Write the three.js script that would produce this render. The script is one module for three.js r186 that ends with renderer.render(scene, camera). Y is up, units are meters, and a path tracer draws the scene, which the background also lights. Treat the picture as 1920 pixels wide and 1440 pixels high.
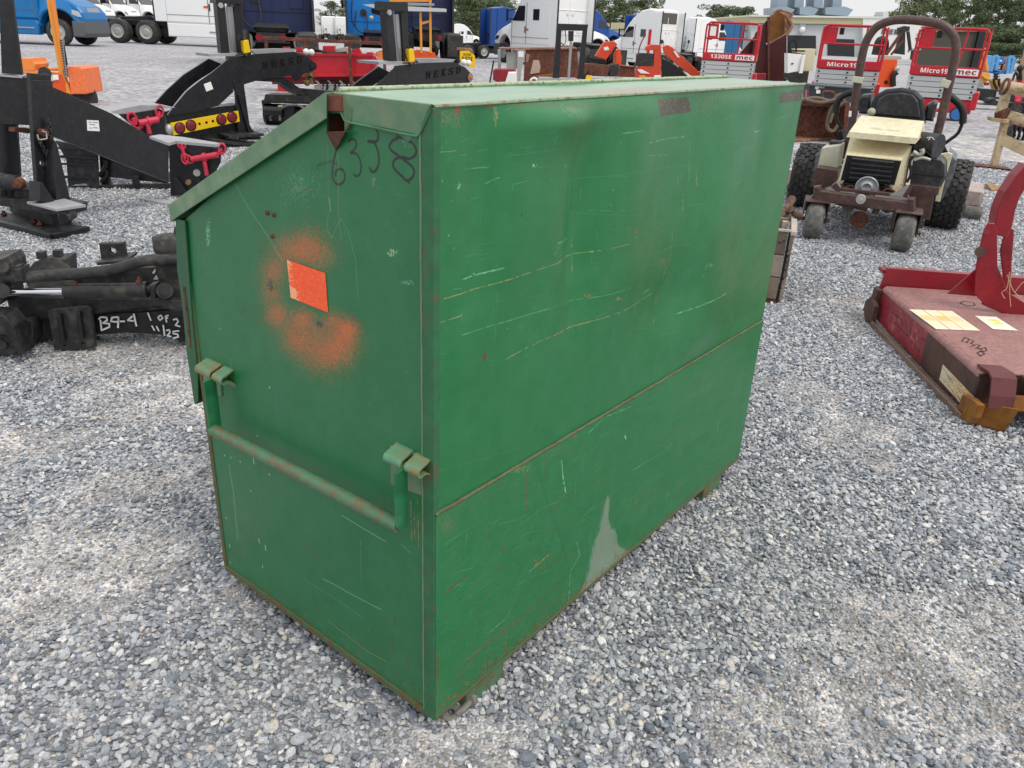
import * as THREE from 'three';
import { mergeGeometries } from 'three/addons/utils/BufferGeometryUtils.js';
import { RoundedBoxGeometry } from 'three/addons/geometries/RoundedBoxGeometry.js';
import { FontLoader } from 'three/addons/loaders/FontLoader.js';
import { TextGeometry } from 'three/addons/geometries/TextGeometry.js';

// ---------------------------------------------------------------- camera, sky, sun, exposure
const scene = new THREE.Scene();
const CAM = { f: 1483.87, pitch: 0.4207, roll: 0.0446, h: 1.46 };   // f in pixels of a 1920 x 1440 frame
const camera = new THREE.PerspectiveCamera(2 * Math.atan(720 / CAM.f) * 180 / Math.PI, 4 / 3, 0.05, 1500);
camera.rotation.order = 'YXZ';
camera.position.set(0, CAM.h, 0);
camera.rotation.set(-CAM.pitch, 0, CAM.roll);
scene.add(camera);
const renderer = new THREE.WebGLRenderer({ antialias: true });
renderer.toneMapping = THREE.LinearToneMapping;
renderer.toneMappingExposure = 1.0;
renderer.shadowMap.enabled = true;

function rng(seed) { let s = seed >>> 0; return () => { s = (s + 0x6D2B79F5) >>> 0; let t = s; t = Math.imul(t ^ (t >>> 15), t | 1); t ^= t + Math.imul(t ^ (t >>> 7), t | 61); return ((t ^ (t >>> 14)) >>> 0) / 4294967296; }; }
function hash2(x, y, s) { let h = Math.imul(x, 374761393) + Math.imul(y, 668265263) + Math.imul(s, 974634777); h = Math.imul(h ^ (h >>> 13), 1274126177); return ((h ^ (h >>> 16)) >>> 0) / 4294967296; }
const mod = (a, n) => ((a % n) + n) % n;
function vn(x, y, per, s) { const xi = Math.floor(x), yi = Math.floor(y), fx = x - xi, fy = y - yi, u = fx * fx * (3 - 2 * fx), v = fy * fy * (3 - 2 * fy); const h = (i, j) => hash2(mod(xi + i, per), mod(yi + j, per), s); return (h(0, 0) * (1 - u) + h(1, 0) * u) * (1 - v) + (h(0, 1) * (1 - u) + h(1, 1) * u) * v; }
function fbm(x, y, per, s, oct = 4) { let a = 0, w = 0.5, t = 0; for (let o = 0; o < oct; o++) { a += w * vn(x, y, per, s + o * 17); t += w; x *= 2; y *= 2; per *= 2; w *= 0.5; } return a / t; }
const lerp = (a, b, t) => a + (b - a) * t, clamp = (x, a = 0, b = 1) => Math.min(b, Math.max(a, x)), sst = (a, b, x) => { const t = clamp((x - a) / (b - a)); return t * t * (3 - 2 * t); };

{ // high overcast: an even pale sky with faint, broad cloud
  const w = 512, h = 256, d = new Float32Array(w * h * 4);
  for (let j = 0; j < h; j++) for (let i = 0; i < w; i++) {
    const el = (j + 0.5) / h * Math.PI - Math.PI / 2, az = i / w * 8;
    const c = fbm(az, el * 5 + 9, 8, 5, 4), k = (0.83 + 0.16 * c) * (0.9 + 0.5 * Math.max(0, Math.sin(el))) * SKY_LEVEL();
    const o = (j * w + i) * 4, below = el < -0.02;
    d[o] = (below ? 0.3 : k * lerp(0.985, 1.0, c)); d[o + 1] = (below ? 0.3 : k * 1.0); d[o + 2] = (below ? 0.3 : k * lerp(1.035, 1.0, c)); d[o + 3] = 1;
  }
  const t = new THREE.DataTexture(d, w, h, THREE.RGBAFormat, THREE.FloatType);
  t.mapping = THREE.EquirectangularReflectionMapping; t.magFilter = t.minFilter = THREE.LinearFilter; t.needsUpdate = true;
  scene.background = t; scene.environment = t;
}
function SKY_LEVEL() { return 0.98; }
const sun = new THREE.DirectionalLight(0xfff4e6, 1.5);
sun.position.set(22, 46, 16); sun.target.position.set(0, 0, -6);
sun.castShadow = true; sun.shadow.radius = 34; sun.shadow.mapSize.set(2048, 2048);
Object.assign(sun.shadow.camera, { left: -60, right: 60, top: 60, bottom: -60, near: 1, far: 160 });
scene.add(sun, sun.target);

// ---------------------------------------------------------------- measuring from the photograph (1920 x 1440 pixels)
const _c = Math.cos(CAM.pitch), _s = Math.sin(CAM.pitch), _cr = Math.cos(-CAM.roll), _sr = Math.sin(-CAM.roll);
function ray(px, py) { const a = (px - 960) / CAM.f, b = -(py - 720) / CAM.f, r = a * _cr + b * _sr, u = -a * _sr + b * _cr; return [r, -_s + u * _c, -_c - u * _s]; }
function G(px, py, y = 0) { const d = ray(px, py), t = (y - CAM.h) / d[1]; return [d[0] * t, y, d[2] * t]; }
function F(x, z, yaw = 0, y = 0) {           // a thing's own frame: x along yaw, y up, z to the viewer's side
  const c = Math.cos(yaw), s = Math.sin(yaw);
  const o = [-x, CAM.h - y, -z], lo = [o[0] * c - o[2] * s, o[1], o[0] * s + o[2] * c];
  const ld = (px, py) => { const d = ray(px, py); return [d[0] * c - d[2] * s, d[1], d[0] * s + d[2] * c]; };
  const hit = (px, py, ax, v) => { const d = ld(px, py), t = (v - lo[ax]) / d[ax]; return [lo[0] + d[0] * t, lo[1] + d[1] * t, lo[2] + d[2] * t]; };
  return { x, y, z, yaw,
    p: (px, py, lz = 0) => { const q = hit(px, py, 2, lz); return [q[0], q[1]]; },
    p3: (px, py, lz = 0) => hit(px, py, 2, lz),
    e: (px, py, lx = 0) => { const q = hit(px, py, 0, lx); return [q[2], q[1]]; },
    e3: (px, py, lx = 0) => hit(px, py, 0, lx),
    g: (px, py, ly = 0) => { const q = hit(px, py, 1, ly); return [q[0], q[2]]; },
    g3: (px, py, ly = 0) => hit(px, py, 1, ly) };
}
const FG = (px, py, yaw = 0) => { const g = G(px, py); return F(g[0], g[2], yaw); };

// ---------------------------------------------------------------- geometry helpers (each returns a geometry)
const V3 = (a) => new THREE.Vector3(a[0], a[1], a[2]);
const Yax = new THREE.Vector3(0, 1, 0);
function bx(w, h, d, x = 0, y = 0, z = 0, rx = 0, ry = 0, rz = 0, bev = 0) {
  const g = bev ? new RoundedBoxGeometry(w, h, d, 1, Math.min(bev, w / 2.1, h / 2.1, d / 2.1)) : new THREE.BoxGeometry(w, h, d);
  if (rx || ry || rz) g.applyMatrix4(new THREE.Matrix4().makeRotationFromEuler(new THREE.Euler(rx, ry, rz)));
  return g.translate(x, y, z);
}
const bb = (x0, x1, y0, y1, z0, z1, bev = 0) => bx(Math.abs(x1 - x0), Math.abs(y1 - y0), Math.abs(z1 - z0), (x0 + x1) / 2, (y0 + y1) / 2, (z0 + z1) / 2, 0, 0, 0, bev);
function cy(a, b, r, r2 = r, seg = 16, open = false) {
  const A = V3(a), B = V3(b), d = B.clone().sub(A), g = new THREE.CylinderGeometry(r2, r, d.length(), seg, 1, open);
  g.applyQuaternion(new THREE.Quaternion().setFromUnitVectors(Yax, d.normalize())); const m = A.add(B).multiplyScalar(0.5);
  return g.translate(m.x, m.y, m.z);
}
function bar(a, b, w, h = w, bev = 0, roll = 0) {   // a square bar from a to b
  const A = V3(a), B = V3(b), d = B.clone().sub(A), L = d.length();
  const g = bev ? new RoundedBoxGeometry(L, h, w, 1, bev) : new THREE.BoxGeometry(L, h, w);
  const X = d.normalize(), up = Math.abs(X.y) > 0.97 ? new THREE.Vector3(0, 0, -1) : Yax.clone(), Z = X.clone().cross(up).normalize(), U = Z.clone().cross(X);
  g.rotateX(roll); g.applyMatrix4(new THREE.Matrix4().makeBasis(X, U, Z)); const m = A.add(B).multiplyScalar(0.5);
  return g.translate(m.x, m.y, m.z);
}
function tube(pts, r, seg = 8, per = 6, tension = 0.5) { const c = new THREE.CatmullRomCurve3(pts.map(V3), false, 'catmullrom', tension); return new THREE.TubeGeometry(c, Math.max(2, (pts.length - 1) * per), r, seg, false); }
function ext(pts, z0, z1, holes = [], bev = 0) {    // outline in x-y, thickness from z0 to z1
  const s = new THREE.Shape(pts.map((p) => new THREE.Vector2(p[0], p[1])));
  for (const h of holes) s.holes.push(Array.isArray(h) ? new THREE.Path(h.map((p) => new THREE.Vector2(p[0], p[1]))) : new THREE.Path().absarc(h.x, h.y, h.r, 0, Math.PI * 2, true));
  const d = Math.abs(z1 - z0) - 2 * bev;
  return new THREE.ExtrudeGeometry(s, { depth: Math.max(d, 1e-4), bevelEnabled: bev > 0, bevelThickness: bev, bevelSize: bev, bevelOffset: -bev, bevelSegments: 1, curveSegments: 14 }).translate(0, 0, Math.min(z0, z1) + bev);
}
const extX = (pts, x0, x1, holes = [], bev = 0) => ext(pts.map((p) => [-p[0], p[1]]), Math.min(x0, x1), Math.max(x0, x1), holes.map((h) => Array.isArray(h) ? h.map((p) => [-p[0], p[1]]) : { x: -h.x, y: h.y, r: h.r }), bev).rotateY(Math.PI / 2);   // outline in z-y, thickness along x
const extY = (pts, y0, y1, bev = 0) => ext(pts.map((p) => [p[0], -p[1]]), Math.min(y0, y1), Math.max(y0, y1), [], bev).rotateX(-Math.PI / 2);   // outline in x-z
function quad(a, b, c, d) { const g = new THREE.BufferGeometry(); const A = [a, b, c, a, c, d].flat(); g.setAttribute('position', new THREE.Float32BufferAttribute(A, 3)); g.computeVertexNormals(); return g; }
function hull(bot, top) { // a closed block between two polygons (same count) of 3-D points
  const n = bot.length, P = []; const tri = (a, b, c) => P.push(...a, ...b, ...c);
  for (let i = 0; i < n; i++) { const j = (i + 1) % n; tri(bot[i], bot[j], top[j]); tri(bot[i], top[j], top[i]); }
  for (let i = 1; i < n - 1; i++) { tri(bot[0], bot[i + 1], bot[i]); tri(top[0], top[i], top[i + 1]); }
  const g = new THREE.BufferGeometry(); g.setAttribute('position', new THREE.Float32BufferAttribute(P, 3)); g.computeVertexNormals(); return g;
}
const sph = (x, y, z, r, sx = 1, sy = 1, sz = 1, n = 12) => new THREE.SphereGeometry(r, n, Math.round(n * 0.7)).scale(sx, sy, sz).translate(x, y, z);
const lathe = (prof, seg = 28) => new THREE.LatheGeometry(prof.map((p) => new THREE.Vector2(p[0], p[1])), seg);
function ribbon(lines, w, mapf, lift) { // flat brush strokes: polylines in pixels, mapped to 3-D points on a face
  const P = [];
  for (const L of lines) { const q = L.map((p) => mapf(p[0], p[1])); for (let i = 0; i < q.length - 1; i++) { const a = V3(q[i]), b = V3(q[i + 1]), d = b.clone().sub(a).normalize(), n = V3(lift).normalize(), s = d.clone().cross(n).multiplyScalar(w / 2), l = V3(lift), e = d.clone().multiplyScalar(w * 0.3);
    const p = [a.clone().sub(e).add(s), b.clone().add(e).add(s), b.clone().add(e).sub(s), a.clone().sub(e).sub(s)].map((v) => v.add(l).toArray()); P.push(...p[0], ...p[1], ...p[2], ...p[0], ...p[2], ...p[3]); } }
  const g = new THREE.BufferGeometry(); g.setAttribute('position', new THREE.Float32BufferAttribute(P, 3)); g.computeVertexNormals(); return g;
}
function norm(g, keep) {
  let q = g.index ? g.toNonIndexed() : g.clone();
  if (!q.attributes.normal) q.computeVertexNormals();
  for (const k of Object.keys(q.attributes)) if (!['position', 'normal', 'uv'].includes(k)) q.deleteAttribute(k);
  q.morphAttributes = {}; q.clearGroups();
  if (keep && q.attributes.uv) return q;
  const p = q.attributes.position, n = p.count, uv = new Float32Array(n * 2);
  for (let i = 0; i < n; i += 3) {   // metric uv from the side each face looks to
    const ax = p.getX(i), ay = p.getY(i), az = p.getZ(i), e1 = [p.getX(i + 1) - ax, p.getY(i + 1) - ay, p.getZ(i + 1) - az], e2 = [p.getX(i + 2) - ax, p.getY(i + 2) - ay, p.getZ(i + 2) - az];
    const nx = Math.abs(e1[1] * e2[2] - e1[2] * e2[1]), ny = Math.abs(e1[2] * e2[0] - e1[0] * e2[2]), nz = Math.abs(e1[0] * e2[1] - e1[1] * e2[0]);
    for (let k = 0; k < 3; k++) { const x = p.getX(i + k), y = p.getY(i + k), z = p.getZ(i + k), j = (i + k) * 2; if (nx >= ny && nx >= nz) { uv[j] = z; uv[j + 1] = y; } else if (ny >= nz) { uv[j] = x; uv[j + 1] = z; } else { uv[j] = x; uv[j + 1] = y; } }
  }
  q.setAttribute('uv', new THREE.BufferAttribute(uv, 2)); return q;
}
function mesh(name, geos, mat, parent = scene, keep = false) {
  const list = (Array.isArray(geos) ? geos.flat(Infinity) : [geos]).map((g) => norm(g, keep));
  const m = new THREE.Mesh(list.length > 1 ? mergeGeometries(list) : list[0], mat);
  m.name = name; m.castShadow = m.receiveShadow = true; parent.add(m); return m;
}
const used = {};
function numbered(n) { const k = used[n] = (used[n] ?? -1) + 1; return k ? `${n}_${String(k).padStart(3, '0')}` : n; }
function thing(name, label, category, fr, group) {
  const o = new THREE.Group(); o.name = numbered(name); o.position.set(fr.x, fr.y ?? 0, fr.z); o.rotation.y = fr.yaw ?? 0;
  o.userData = { label, category }; if (group) o.userData.group = group; scene.add(o); return o;
}
function copyOf(root, label, group) { const r = root.clone(); r.name = numbered(root.name.replace(/_\d\d\d$/, '')); r.userData = { ...root.userData, label }; if (group) r.userData.group = group; scene.add(r); return r; }

// ---------------------------------------------------------------- materials
const lin = (hex) => { const c = new THREE.Color(hex); return [c.r, c.g, c.b]; };   // linear
function dataTex(n, fn, srgb, rep = 1, m = n) {
  const d = new Uint8Array(n * m * 4); for (let j = 0; j < m; j++) for (let i = 0; i < n; i++) { const c = fn(i / n, j / m), o = (j * n + i) * 4; d[o] = clamp(c[0]) * 255; d[o + 1] = clamp(c[1]) * 255; d[o + 2] = clamp(c[2]) * 255; d[o + 3] = 255; }
  const t = new THREE.DataTexture(d, n, m, THREE.RGBAFormat); t.wrapS = t.wrapT = THREE.RepeatWrapping; t.magFilter = THREE.LinearFilter; t.minFilter = THREE.LinearMipmapLinearFilter; t.generateMipmaps = true;
  if (srgb) t.colorSpace = THREE.SRGBColorSpace; t.repeat.set(rep, rep); t.needsUpdate = true; return t;
}
const s255 = (hex) => { const c = parseInt(hex.slice(1), 16); return [(c >> 16) / 255, ((c >> 8) & 255) / 255, (c & 255) / 255]; };
const roughNoise = dataTex(256, (u, v) => { const a = fbm(u * 8, v * 8, 8, 3, 5); const k = 0.72 + 0.5 * (a - 0.3); return [k, k, k]; }, false, 1.3);
const grainBump = dataTex(256, (u, v) => { const a = fbm(u * 32, v * 32, 32, 11, 3); return [a, a, a]; }, false, 4);
const pitBump = dataTex(256, (u, v) => { const a = fbm(u * 16, v * 16, 16, 21, 4); return [a, a, a]; }, false, 2);
// a painted or bare surface with grime in a second colour lying in ragged patches
function grimy(c1, c2, amount, seed, o = {}) {
  const a = s255(c1), b = s255(c2), n = o.n ?? 256, sc = o.sc ?? 6;
  const t = dataTex(n, (u, v) => { const f = fbm(u * sc, v * sc, sc, seed, 6), fine = fbm(u * 40, v * 40, 40, seed + 9, 2), m = sst(1 - amount - 0.24, 1 - amount + 0.24, f * 0.55 + fine * 0.55 - 0.05) * 0.85, k = 0.9 + 0.2 * fine; return [0, 1, 2].map((i) => lerp(a[i], b[i], m) * k); }, true, o.rep ?? 1);
  return new THREE.MeshStandardMaterial({ map: t, roughness: o.rough ?? 0.6, metalness: o.metal ?? 0, roughnessMap: roughNoise, bumpMap: o.pit ? pitBump : grainBump, bumpScale: o.bump ?? 0.0006, side: THREE.DoubleSide });
}
const plain = (c, rough = 0.6, metal = 0, o = {}) => new THREE.MeshStandardMaterial({ color: c, roughness: rough, metalness: metal, side: THREE.DoubleSide, ...o });
function canvasTex(w, h, draw) { const c = document.createElement('canvas'); c.width = w; c.height = h; const x = c.getContext('2d'); draw(x, w, h); const t = new THREE.CanvasTexture(c); t.colorSpace = THREE.SRGBColorSpace; t.anisotropy = 8; return t; }
const font = await new FontLoader().loadAsync('fonts/droid/droid_sans_bold.typeface.json');
const fontSerif = await new FontLoader().loadAsync('fonts/droid/droid_serif_bold.typeface.json');
function text3(str, size, depth, f = font) { const g = new TextGeometry(str, { font: f, size, depth, curveSegments: 3, bevelEnabled: false }); g.computeBoundingBox(); return g; }
function textFit(str, x0, x1, y0, y1, z, depth = 0.004, f = font, slant = 0) { const g = text3(str, 1, 1, f), b = g.boundingBox; g.translate(-b.min.x, -b.min.y, 0); const sx = (x1 - x0) / (b.max.x - b.min.x), sy = (y1 - y0) / (b.max.y - b.min.y); g.scale(sx, sy, depth); if (slant) g.applyMatrix4(new THREE.Matrix4().makeShear(0, 0, slant, 0, 0, 0)); return g.translate(x0, y0, z); }
const M = {
  black: grimy('#191a1d', '#26272a', 0.4, 31, { rough: 0.46 }),
  blackDusty: grimy('#232427', '#4d4b47', 0.36, 32, { rough: 0.7, sc: 14 }),
  topPlate: grimy('#a4a6ad', '#8f8e8b', 0.4, 33, { rough: 0.7 }),
  darkSteel: grimy('#2c2c2d', '#4a4641', 0.4, 34, { sc: 16, rough: 0.55, metal: 0.3, pit: 1, bump: 0.002 }),
  cast: grimy('#2b2c2e', '#55504a', 0.36, 35, { sc: 18, rough: 0.72, metal: 0.1, pit: 1, bump: 0.004 }),
  rust: grimy('#4d2b21', '#80492f', 0.45, 36, { rough: 0.9, pit: 1, bump: 0.003 }),
  rustPale: grimy('#7d5a47', '#b08a6c', 0.45, 37, { rough: 0.9, pit: 1, bump: 0.003 }),
  ochre: grimy('#8a5a22', '#5a3a22', 0.42, 38, { rough: 0.85, pit: 1, bump: 0.002 }),
  chrome: plain('#d8dadd', 0.16, 1), steel: plain('#a9acb0', 0.35, 0.8), zinc: plain('#b9b9b2', 0.5, 0.5),
  binder: grimy('#c8324c', '#8f2838', 0.3, 39, { rough: 0.5 }),
  yellow: plain('#efc400', 0.4), white: plain('#e9ebe9', 0.5), paper: plain('#f0f0ee', 0.8),
  lampRed: new THREE.MeshPhysicalMaterial({ color: '#7d1024', roughness: 0.25, clearcoat: 0.6, side: THREE.DoubleSide }),
  rubber: grimy('#2b2b2b', '#55524e', 0.36, 40, { rough: 0.85, bump: 0.001 }),
  rubberGrey: grimy('#5a5b58', '#7c7a74', 0.45, 41, { rough: 0.9, bump: 0.001 }),
  hose: plain('#151515', 0.5), dark: plain('#0d0d0e', 0.8), orangeTag: plain('#ff6a1f', 0.5),
  red: grimy('#c0182b', '#8b1420', 0.25, 42, { rough: 0.42 }),
  redOld: grimy('#941c28', '#5a1a1c', 0.34, 43, { rough: 0.55 }),
  orange: plain('#e2521c', 0.42), orangePale: plain('#f08b3a', 0.5), amber: plain('#e39a34', 0.5),
  glass: new THREE.MeshPhysicalMaterial({ color: '#1c2226', roughness: 0.06, metalness: 0.0, clearcoat: 1, side: THREE.DoubleSide }),
};
// ================================================================ THE GROUND: crushed stone with bare, trodden patches
const bare = [[70, 1075, .34, .14], [250, 1040, .22, .07], [1690, 1205, .3, .11], [1800, 1290, .4, .16], [1560, 1330, .22, .1], [1690, 1180, .25, .08], [1490, 735, .22, .12], [560, 730, .3, .12], [330, 735, .45, .16], [230, 655, .4, .2], [860, 1410, .18, .05],
  [1440, 1385, .2, .08], [1890, 1180, .2, .1], [1620, 820, .25, .12], [300, 905, .35, .09], [60, 845, .25, .1], [470, 1100, .12, .06]].map(([x, y, a, b]) => { const g = G(x, y); return [g[0], g[2], a, b]; });
const tracks = [[[1815, 258], [1925, 290]], [[1800, 283], [1925, 306]], [[1700, 600], [1925, 640]]].map((l) => l.map(([x, y]) => { const g = G(x, y); return [g[0], g[2]]; }));
function bareAt(x, z) {          // 0 stone, 1 bare tan ground
  let m = sst(0.64, 0.78, fbm(x * 0.9 + 40, z * 0.9 + 40, 4096, 71, 4)) * 0.4;
  const w = fbm(x * 5 + 20, z * 5 + 90, 4096, 72, 4) - 0.5;
  for (const [cx, cz, a, b] of bare) { const q = ((x - cx) / a) ** 2 + ((z - cz) / (b * 2.2)) ** 2; m = Math.max(m, 0.9 * sst(1.0, 0.2, q + w * 2.2)); }
  for (const [p, q] of tracks) { const dx = q[0] - p[0], dz = q[1] - p[1], t = clamp(((x - p[0]) * dx + (z - p[1]) * dz) / (dx * dx + dz * dz), -0.3, 1.6), d = Math.hypot(x - p[0] - dx * t, z - p[1] - dz * t); m = Math.max(m, 0.8 * sst(0.5, 0.1, d + w * 0.5)); }
  return clamp(m);
}
{
  const N = 1024, per = 300, cell = N / per, col = new Uint8Array(N * N * 4), bmp = new Uint8Array(N * N * 4);   // 3 m of fines and grit, about 1 cm each
  const site = (i, j) => { const a = mod(i, per), b = mod(j, per); return [i + 0.12 + 0.76 * hash2(a, b, 1), j + 0.12 + 0.76 * hash2(a, b, 2), hash2(a, b, 3), hash2(a, b, 4)]; };
  for (let y = 0; y < N; y++) for (let x = 0; x < N; x++) {
    const u = x / cell, v = y / cell, ci = Math.floor(u), cj = Math.floor(v); let d1 = 9, d2 = 9, id = 0, id2 = 0;
    for (let j = -1; j <= 1; j++) for (let i = -1; i <= 1; i++) { const s = site(ci + i, cj + j), d = Math.hypot(u - s[0], v - s[1]) * (0.75 + 0.5 * s[3]); if (d < d1) { d2 = d1; d1 = d; id = s[2]; id2 = s[3]; } else if (d < d2) d2 = d; }
    const edge = sst(0.0, 0.3, d2 - d1), t = id < 0.18 ? 0.58 : id < 0.8 ? 0.68 + 0.12 * id2 : 0.8 + 0.08 * id2, g = 0.92 + 0.16 * hash2(x, y, 9), warm = id2 > 0.75 ? 1.025 : 0.99, o = (y * N + x) * 4, k = t * g;
    const m = edge > 0.35 ? 1 : 0; // joints show the fines between the stones
    col[o] = clamp(lerp(0.6, k * warm, m)) * 255; col[o + 1] = clamp(lerp(0.585, k, m)) * 255; col[o + 2] = clamp(lerp(0.565, k * (2 - warm) * 1.02, m)) * 255; col[o + 3] = 255;
    { const big = 0.74 + 0.54 * fbm(x / N * 34, y / N * 34, 34, 14, 2) ** 1; col[o] = clamp(col[o] / 255 * big) * 255; col[o + 1] = clamp(col[o + 1] / 255 * big) * 255; col[o + 2] = clamp(col[o + 2] / 255 * big) * 255; }
    const hgt = edge * (0.5 + 0.5 * id2); bmp[o] = bmp[o + 1] = bmp[o + 2] = hgt * 255; bmp[o + 3] = 255;
  }
  const mk = (d, srgb) => { const t = new THREE.DataTexture(d, N, N, THREE.RGBAFormat); t.wrapS = t.wrapT = THREE.RepeatWrapping; t.magFilter = THREE.LinearFilter; t.minFilter = THREE.LinearMipmapLinearFilter; t.generateMipmaps = true; if (srgb) t.colorSpace = THREE.SRGBColorSpace; t.repeat.set(1 / 3, 1 / 3); t.needsUpdate = true; return t; };
  const mat = new THREE.MeshStandardMaterial({ map: mk(col, true), bumpMap: mk(bmp, false), bumpScale: 0.006, roughness: 0.95, vertexColors: true });
  const n = 300, P = [], C = [], U = [], I = [];
  const mp = (t) => { const a = Math.abs(t); return Math.sign(t) * (14 * a + 620 * a ** 5); };
  for (let j = 0; j <= n; j++) for (let i = 0; i <= n; i++) {
    const x = mp(i / n * 2 - 1), z = -6 + mp(j / n * 2 - 1); P.push(x, 0, z); U.push(x, z);
    const m = bareAt(x, z), w = 0.9 + 0.22 * fbm(x * 0.35 + 70, z * 0.35 + 70, 4096, 75, 4), d = Math.hypot(x, z), far = sst(9, 16, d);
    const s = lerp(0.80, 0.84, far) * w * (0.86 + 0.28 * fbm(x * 1.7 + 9, z * 1.1 + 30, 4096, 78, 3)); C.push(s * lerp(1, 1.3, m), s * lerp(1, 1.24, m), s * lerp(1.035, 1.16, m));
  }
  for (let j = 0; j < n; j++) for (let i = 0; i < n; i++) { const a = j * (n + 1) + i, b = a + 1, c = a + n + 1, d = c + 1; I.push(a, c, b, b, c, d); }
  const g = new THREE.BufferGeometry(); g.setAttribute('position', new THREE.Float32BufferAttribute(P, 3)); g.setAttribute('uv', new THREE.Float32BufferAttribute(U, 2)); g.setAttribute('color', new THREE.Float32BufferAttribute(C, 3)); g.setIndex(I); g.computeVertexNormals();
  const m = new THREE.Mesh(g, mat); m.name = 'gravel_ground'; m.receiveShadow = true; m.userData = { kind: 'structure', label: 'pale grey crushed stone ground of the yard' }; scene.add(m);
}
{ // the loose stones of the near ground
  const R = rng(4711), variants = [];
  for (let k = 0; k < 7; k++) {
    const g = new THREE.IcosahedronGeometry(1, 1), p = g.attributes.position, seen = {}, cuts = [];
    for (let c = 0; c < 9; c++) { const a = R() * 6.283, b = R() * 2 - 1, q = Math.sqrt(1 - b * b); cuts.push([q * Math.cos(a), b, q * Math.sin(a), 0.5 + 0.32 * R()]); }
    const sx = 1.1 + 0.6 * R(), sy = 0.7 + 0.3 * R(), sz = 0.85 + 0.35 * R();
    for (let i = 0; i < p.count; i++) {
      let v = [p.getX(i), p.getY(i), p.getZ(i)]; const key = v.map((t) => t.toFixed(3)).join();
      const j = seen[key] ??= 0.92 + 0.16 * R(); v = v.map((t) => t * j);
      for (const c of cuts) { const d = v[0] * c[0] + v[1] * c[1] + v[2] * c[2]; if (d > c[3]) { const e = d - c[3]; v[0] -= c[0] * e; v[1] -= c[1] * e; v[2] -= c[2] * e; } }
      p.setXYZ(i, v[0] * sx, v[1] * sy, v[2] * sz);
    }
    g.computeVertexNormals(); variants.push(g);
  }
  const mat = new THREE.MeshStandardMaterial({ color: 0xffffff, roughness: 0.85, map: dataTex(128, (u, v) => { const a = 0.86 + 0.28 * (fbm(u * 6, v * 6, 6, 91, 4) - 0.3); return [a, a, a]; }, true, 2) });
  const put = variants.map(() => []), fr = [];
  const tone = [[0.20, 0.225, 0.265], [0.32, 0.35, 0.395], [0.46, 0.485, 0.525], [0.60, 0.615, 0.635], [0.76, 0.76, 0.75], [0.66, 0.61, 0.55]];
  const wts = [0.16, 0.42, 0.7, 0.91, 0.975, 1];
  const q = new THREE.Quaternion(), e = new THREE.Euler(), mm = new THREE.Matrix4(), pos = new THREE.Vector3(), scl = new THREE.Vector3(), col = new THREE.Color();
  const add = (x, z, r, y) => {
    const k = Math.floor(R() * variants.length); e.set((R() - .5) * 0.9, R() * 6.283, (R() - .5) * 0.9); q.setFromEuler(e); pos.set(x, y, z); const a = r * (0.8 + 0.4 * R()); scl.set(a, a, a);
    const c = R(); let t = 0; while (c > wts[t]) t++; const f = 0.85 + 0.3 * R(); col.setRGB(tone[t][0] * f, tone[t][1] * f, tone[t][2] * f);
    put[k].push([mm.clone().compose(pos, q, scl), col.clone()]);
  };
  const inBin = (x, z) => { const dx = x + 0.1399, dz = z + 1.2976, c = Math.cos(0.9106), s = Math.sin(0.9106), lx = dx * c - dz * s, lz = dx * s + dz * c; return lx > 0.1 && lx < 1.55 && lz < -0.1 && lz > -0.74; };
  const half = (z) => 0.74 * (-z + 0.5) + 0.35;
  for (let z = -0.55; z > -12; ) {
    const d = -z, step = d < 4.5 ? 0.0128 : d < 7 ? 0.0164 : 0.0225, h = half(z);
    for (let x = -h; x < h; x += step) {
      const X = x + (R() - .5) * step * 1.1, Z = z + (R() - .5) * step * 1.1; if (inBin(X, Z)) continue;
      const m = bareAt(X, Z); if (R() < m * 0.72) { if (d < 4 && R() < 0.6) add(X, Z, 0.003 + 0.003 * R(), 0.001); continue; }
      const r = (0.0054 + 0.0064 * R() * R() + (R() < 0.04 ? 0.004 : 0)) * (1 - 0.3 * m) * (d > 7 ? 1.3 : d > 4.5 ? 1.0 : 0.88);
      add(X, Z, r, r * 0.4 + 0.004 * (fbm(X * 9, Z * 9, 4096, 8, 2) - 0.3) + (R() < 0.25 ? 0.0045 : 0));
    }
    z -= step * 0.93;
  }
  let tot = 0;
  const all = new THREE.Group(); all.name = 'gravel_stones'; all.userData = { kind: 'stuff', label: 'loose grey crushed stones covering the near ground', category: 'gravel' };
  variants.forEach((g, k) => { const im = new THREE.InstancedMesh(g, mat, put[k].length); im.name = 'stones'; im.userData = { kind: 'stuff' }; put[k].forEach(([m, c], i) => { im.setMatrixAt(i, m); im.setColorAt(i, c); }); im.castShadow = im.receiveShadow = true; all.add(im); tot += put[k].length; });
  scene.add(all); console.log('stones', tot);
}
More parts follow.
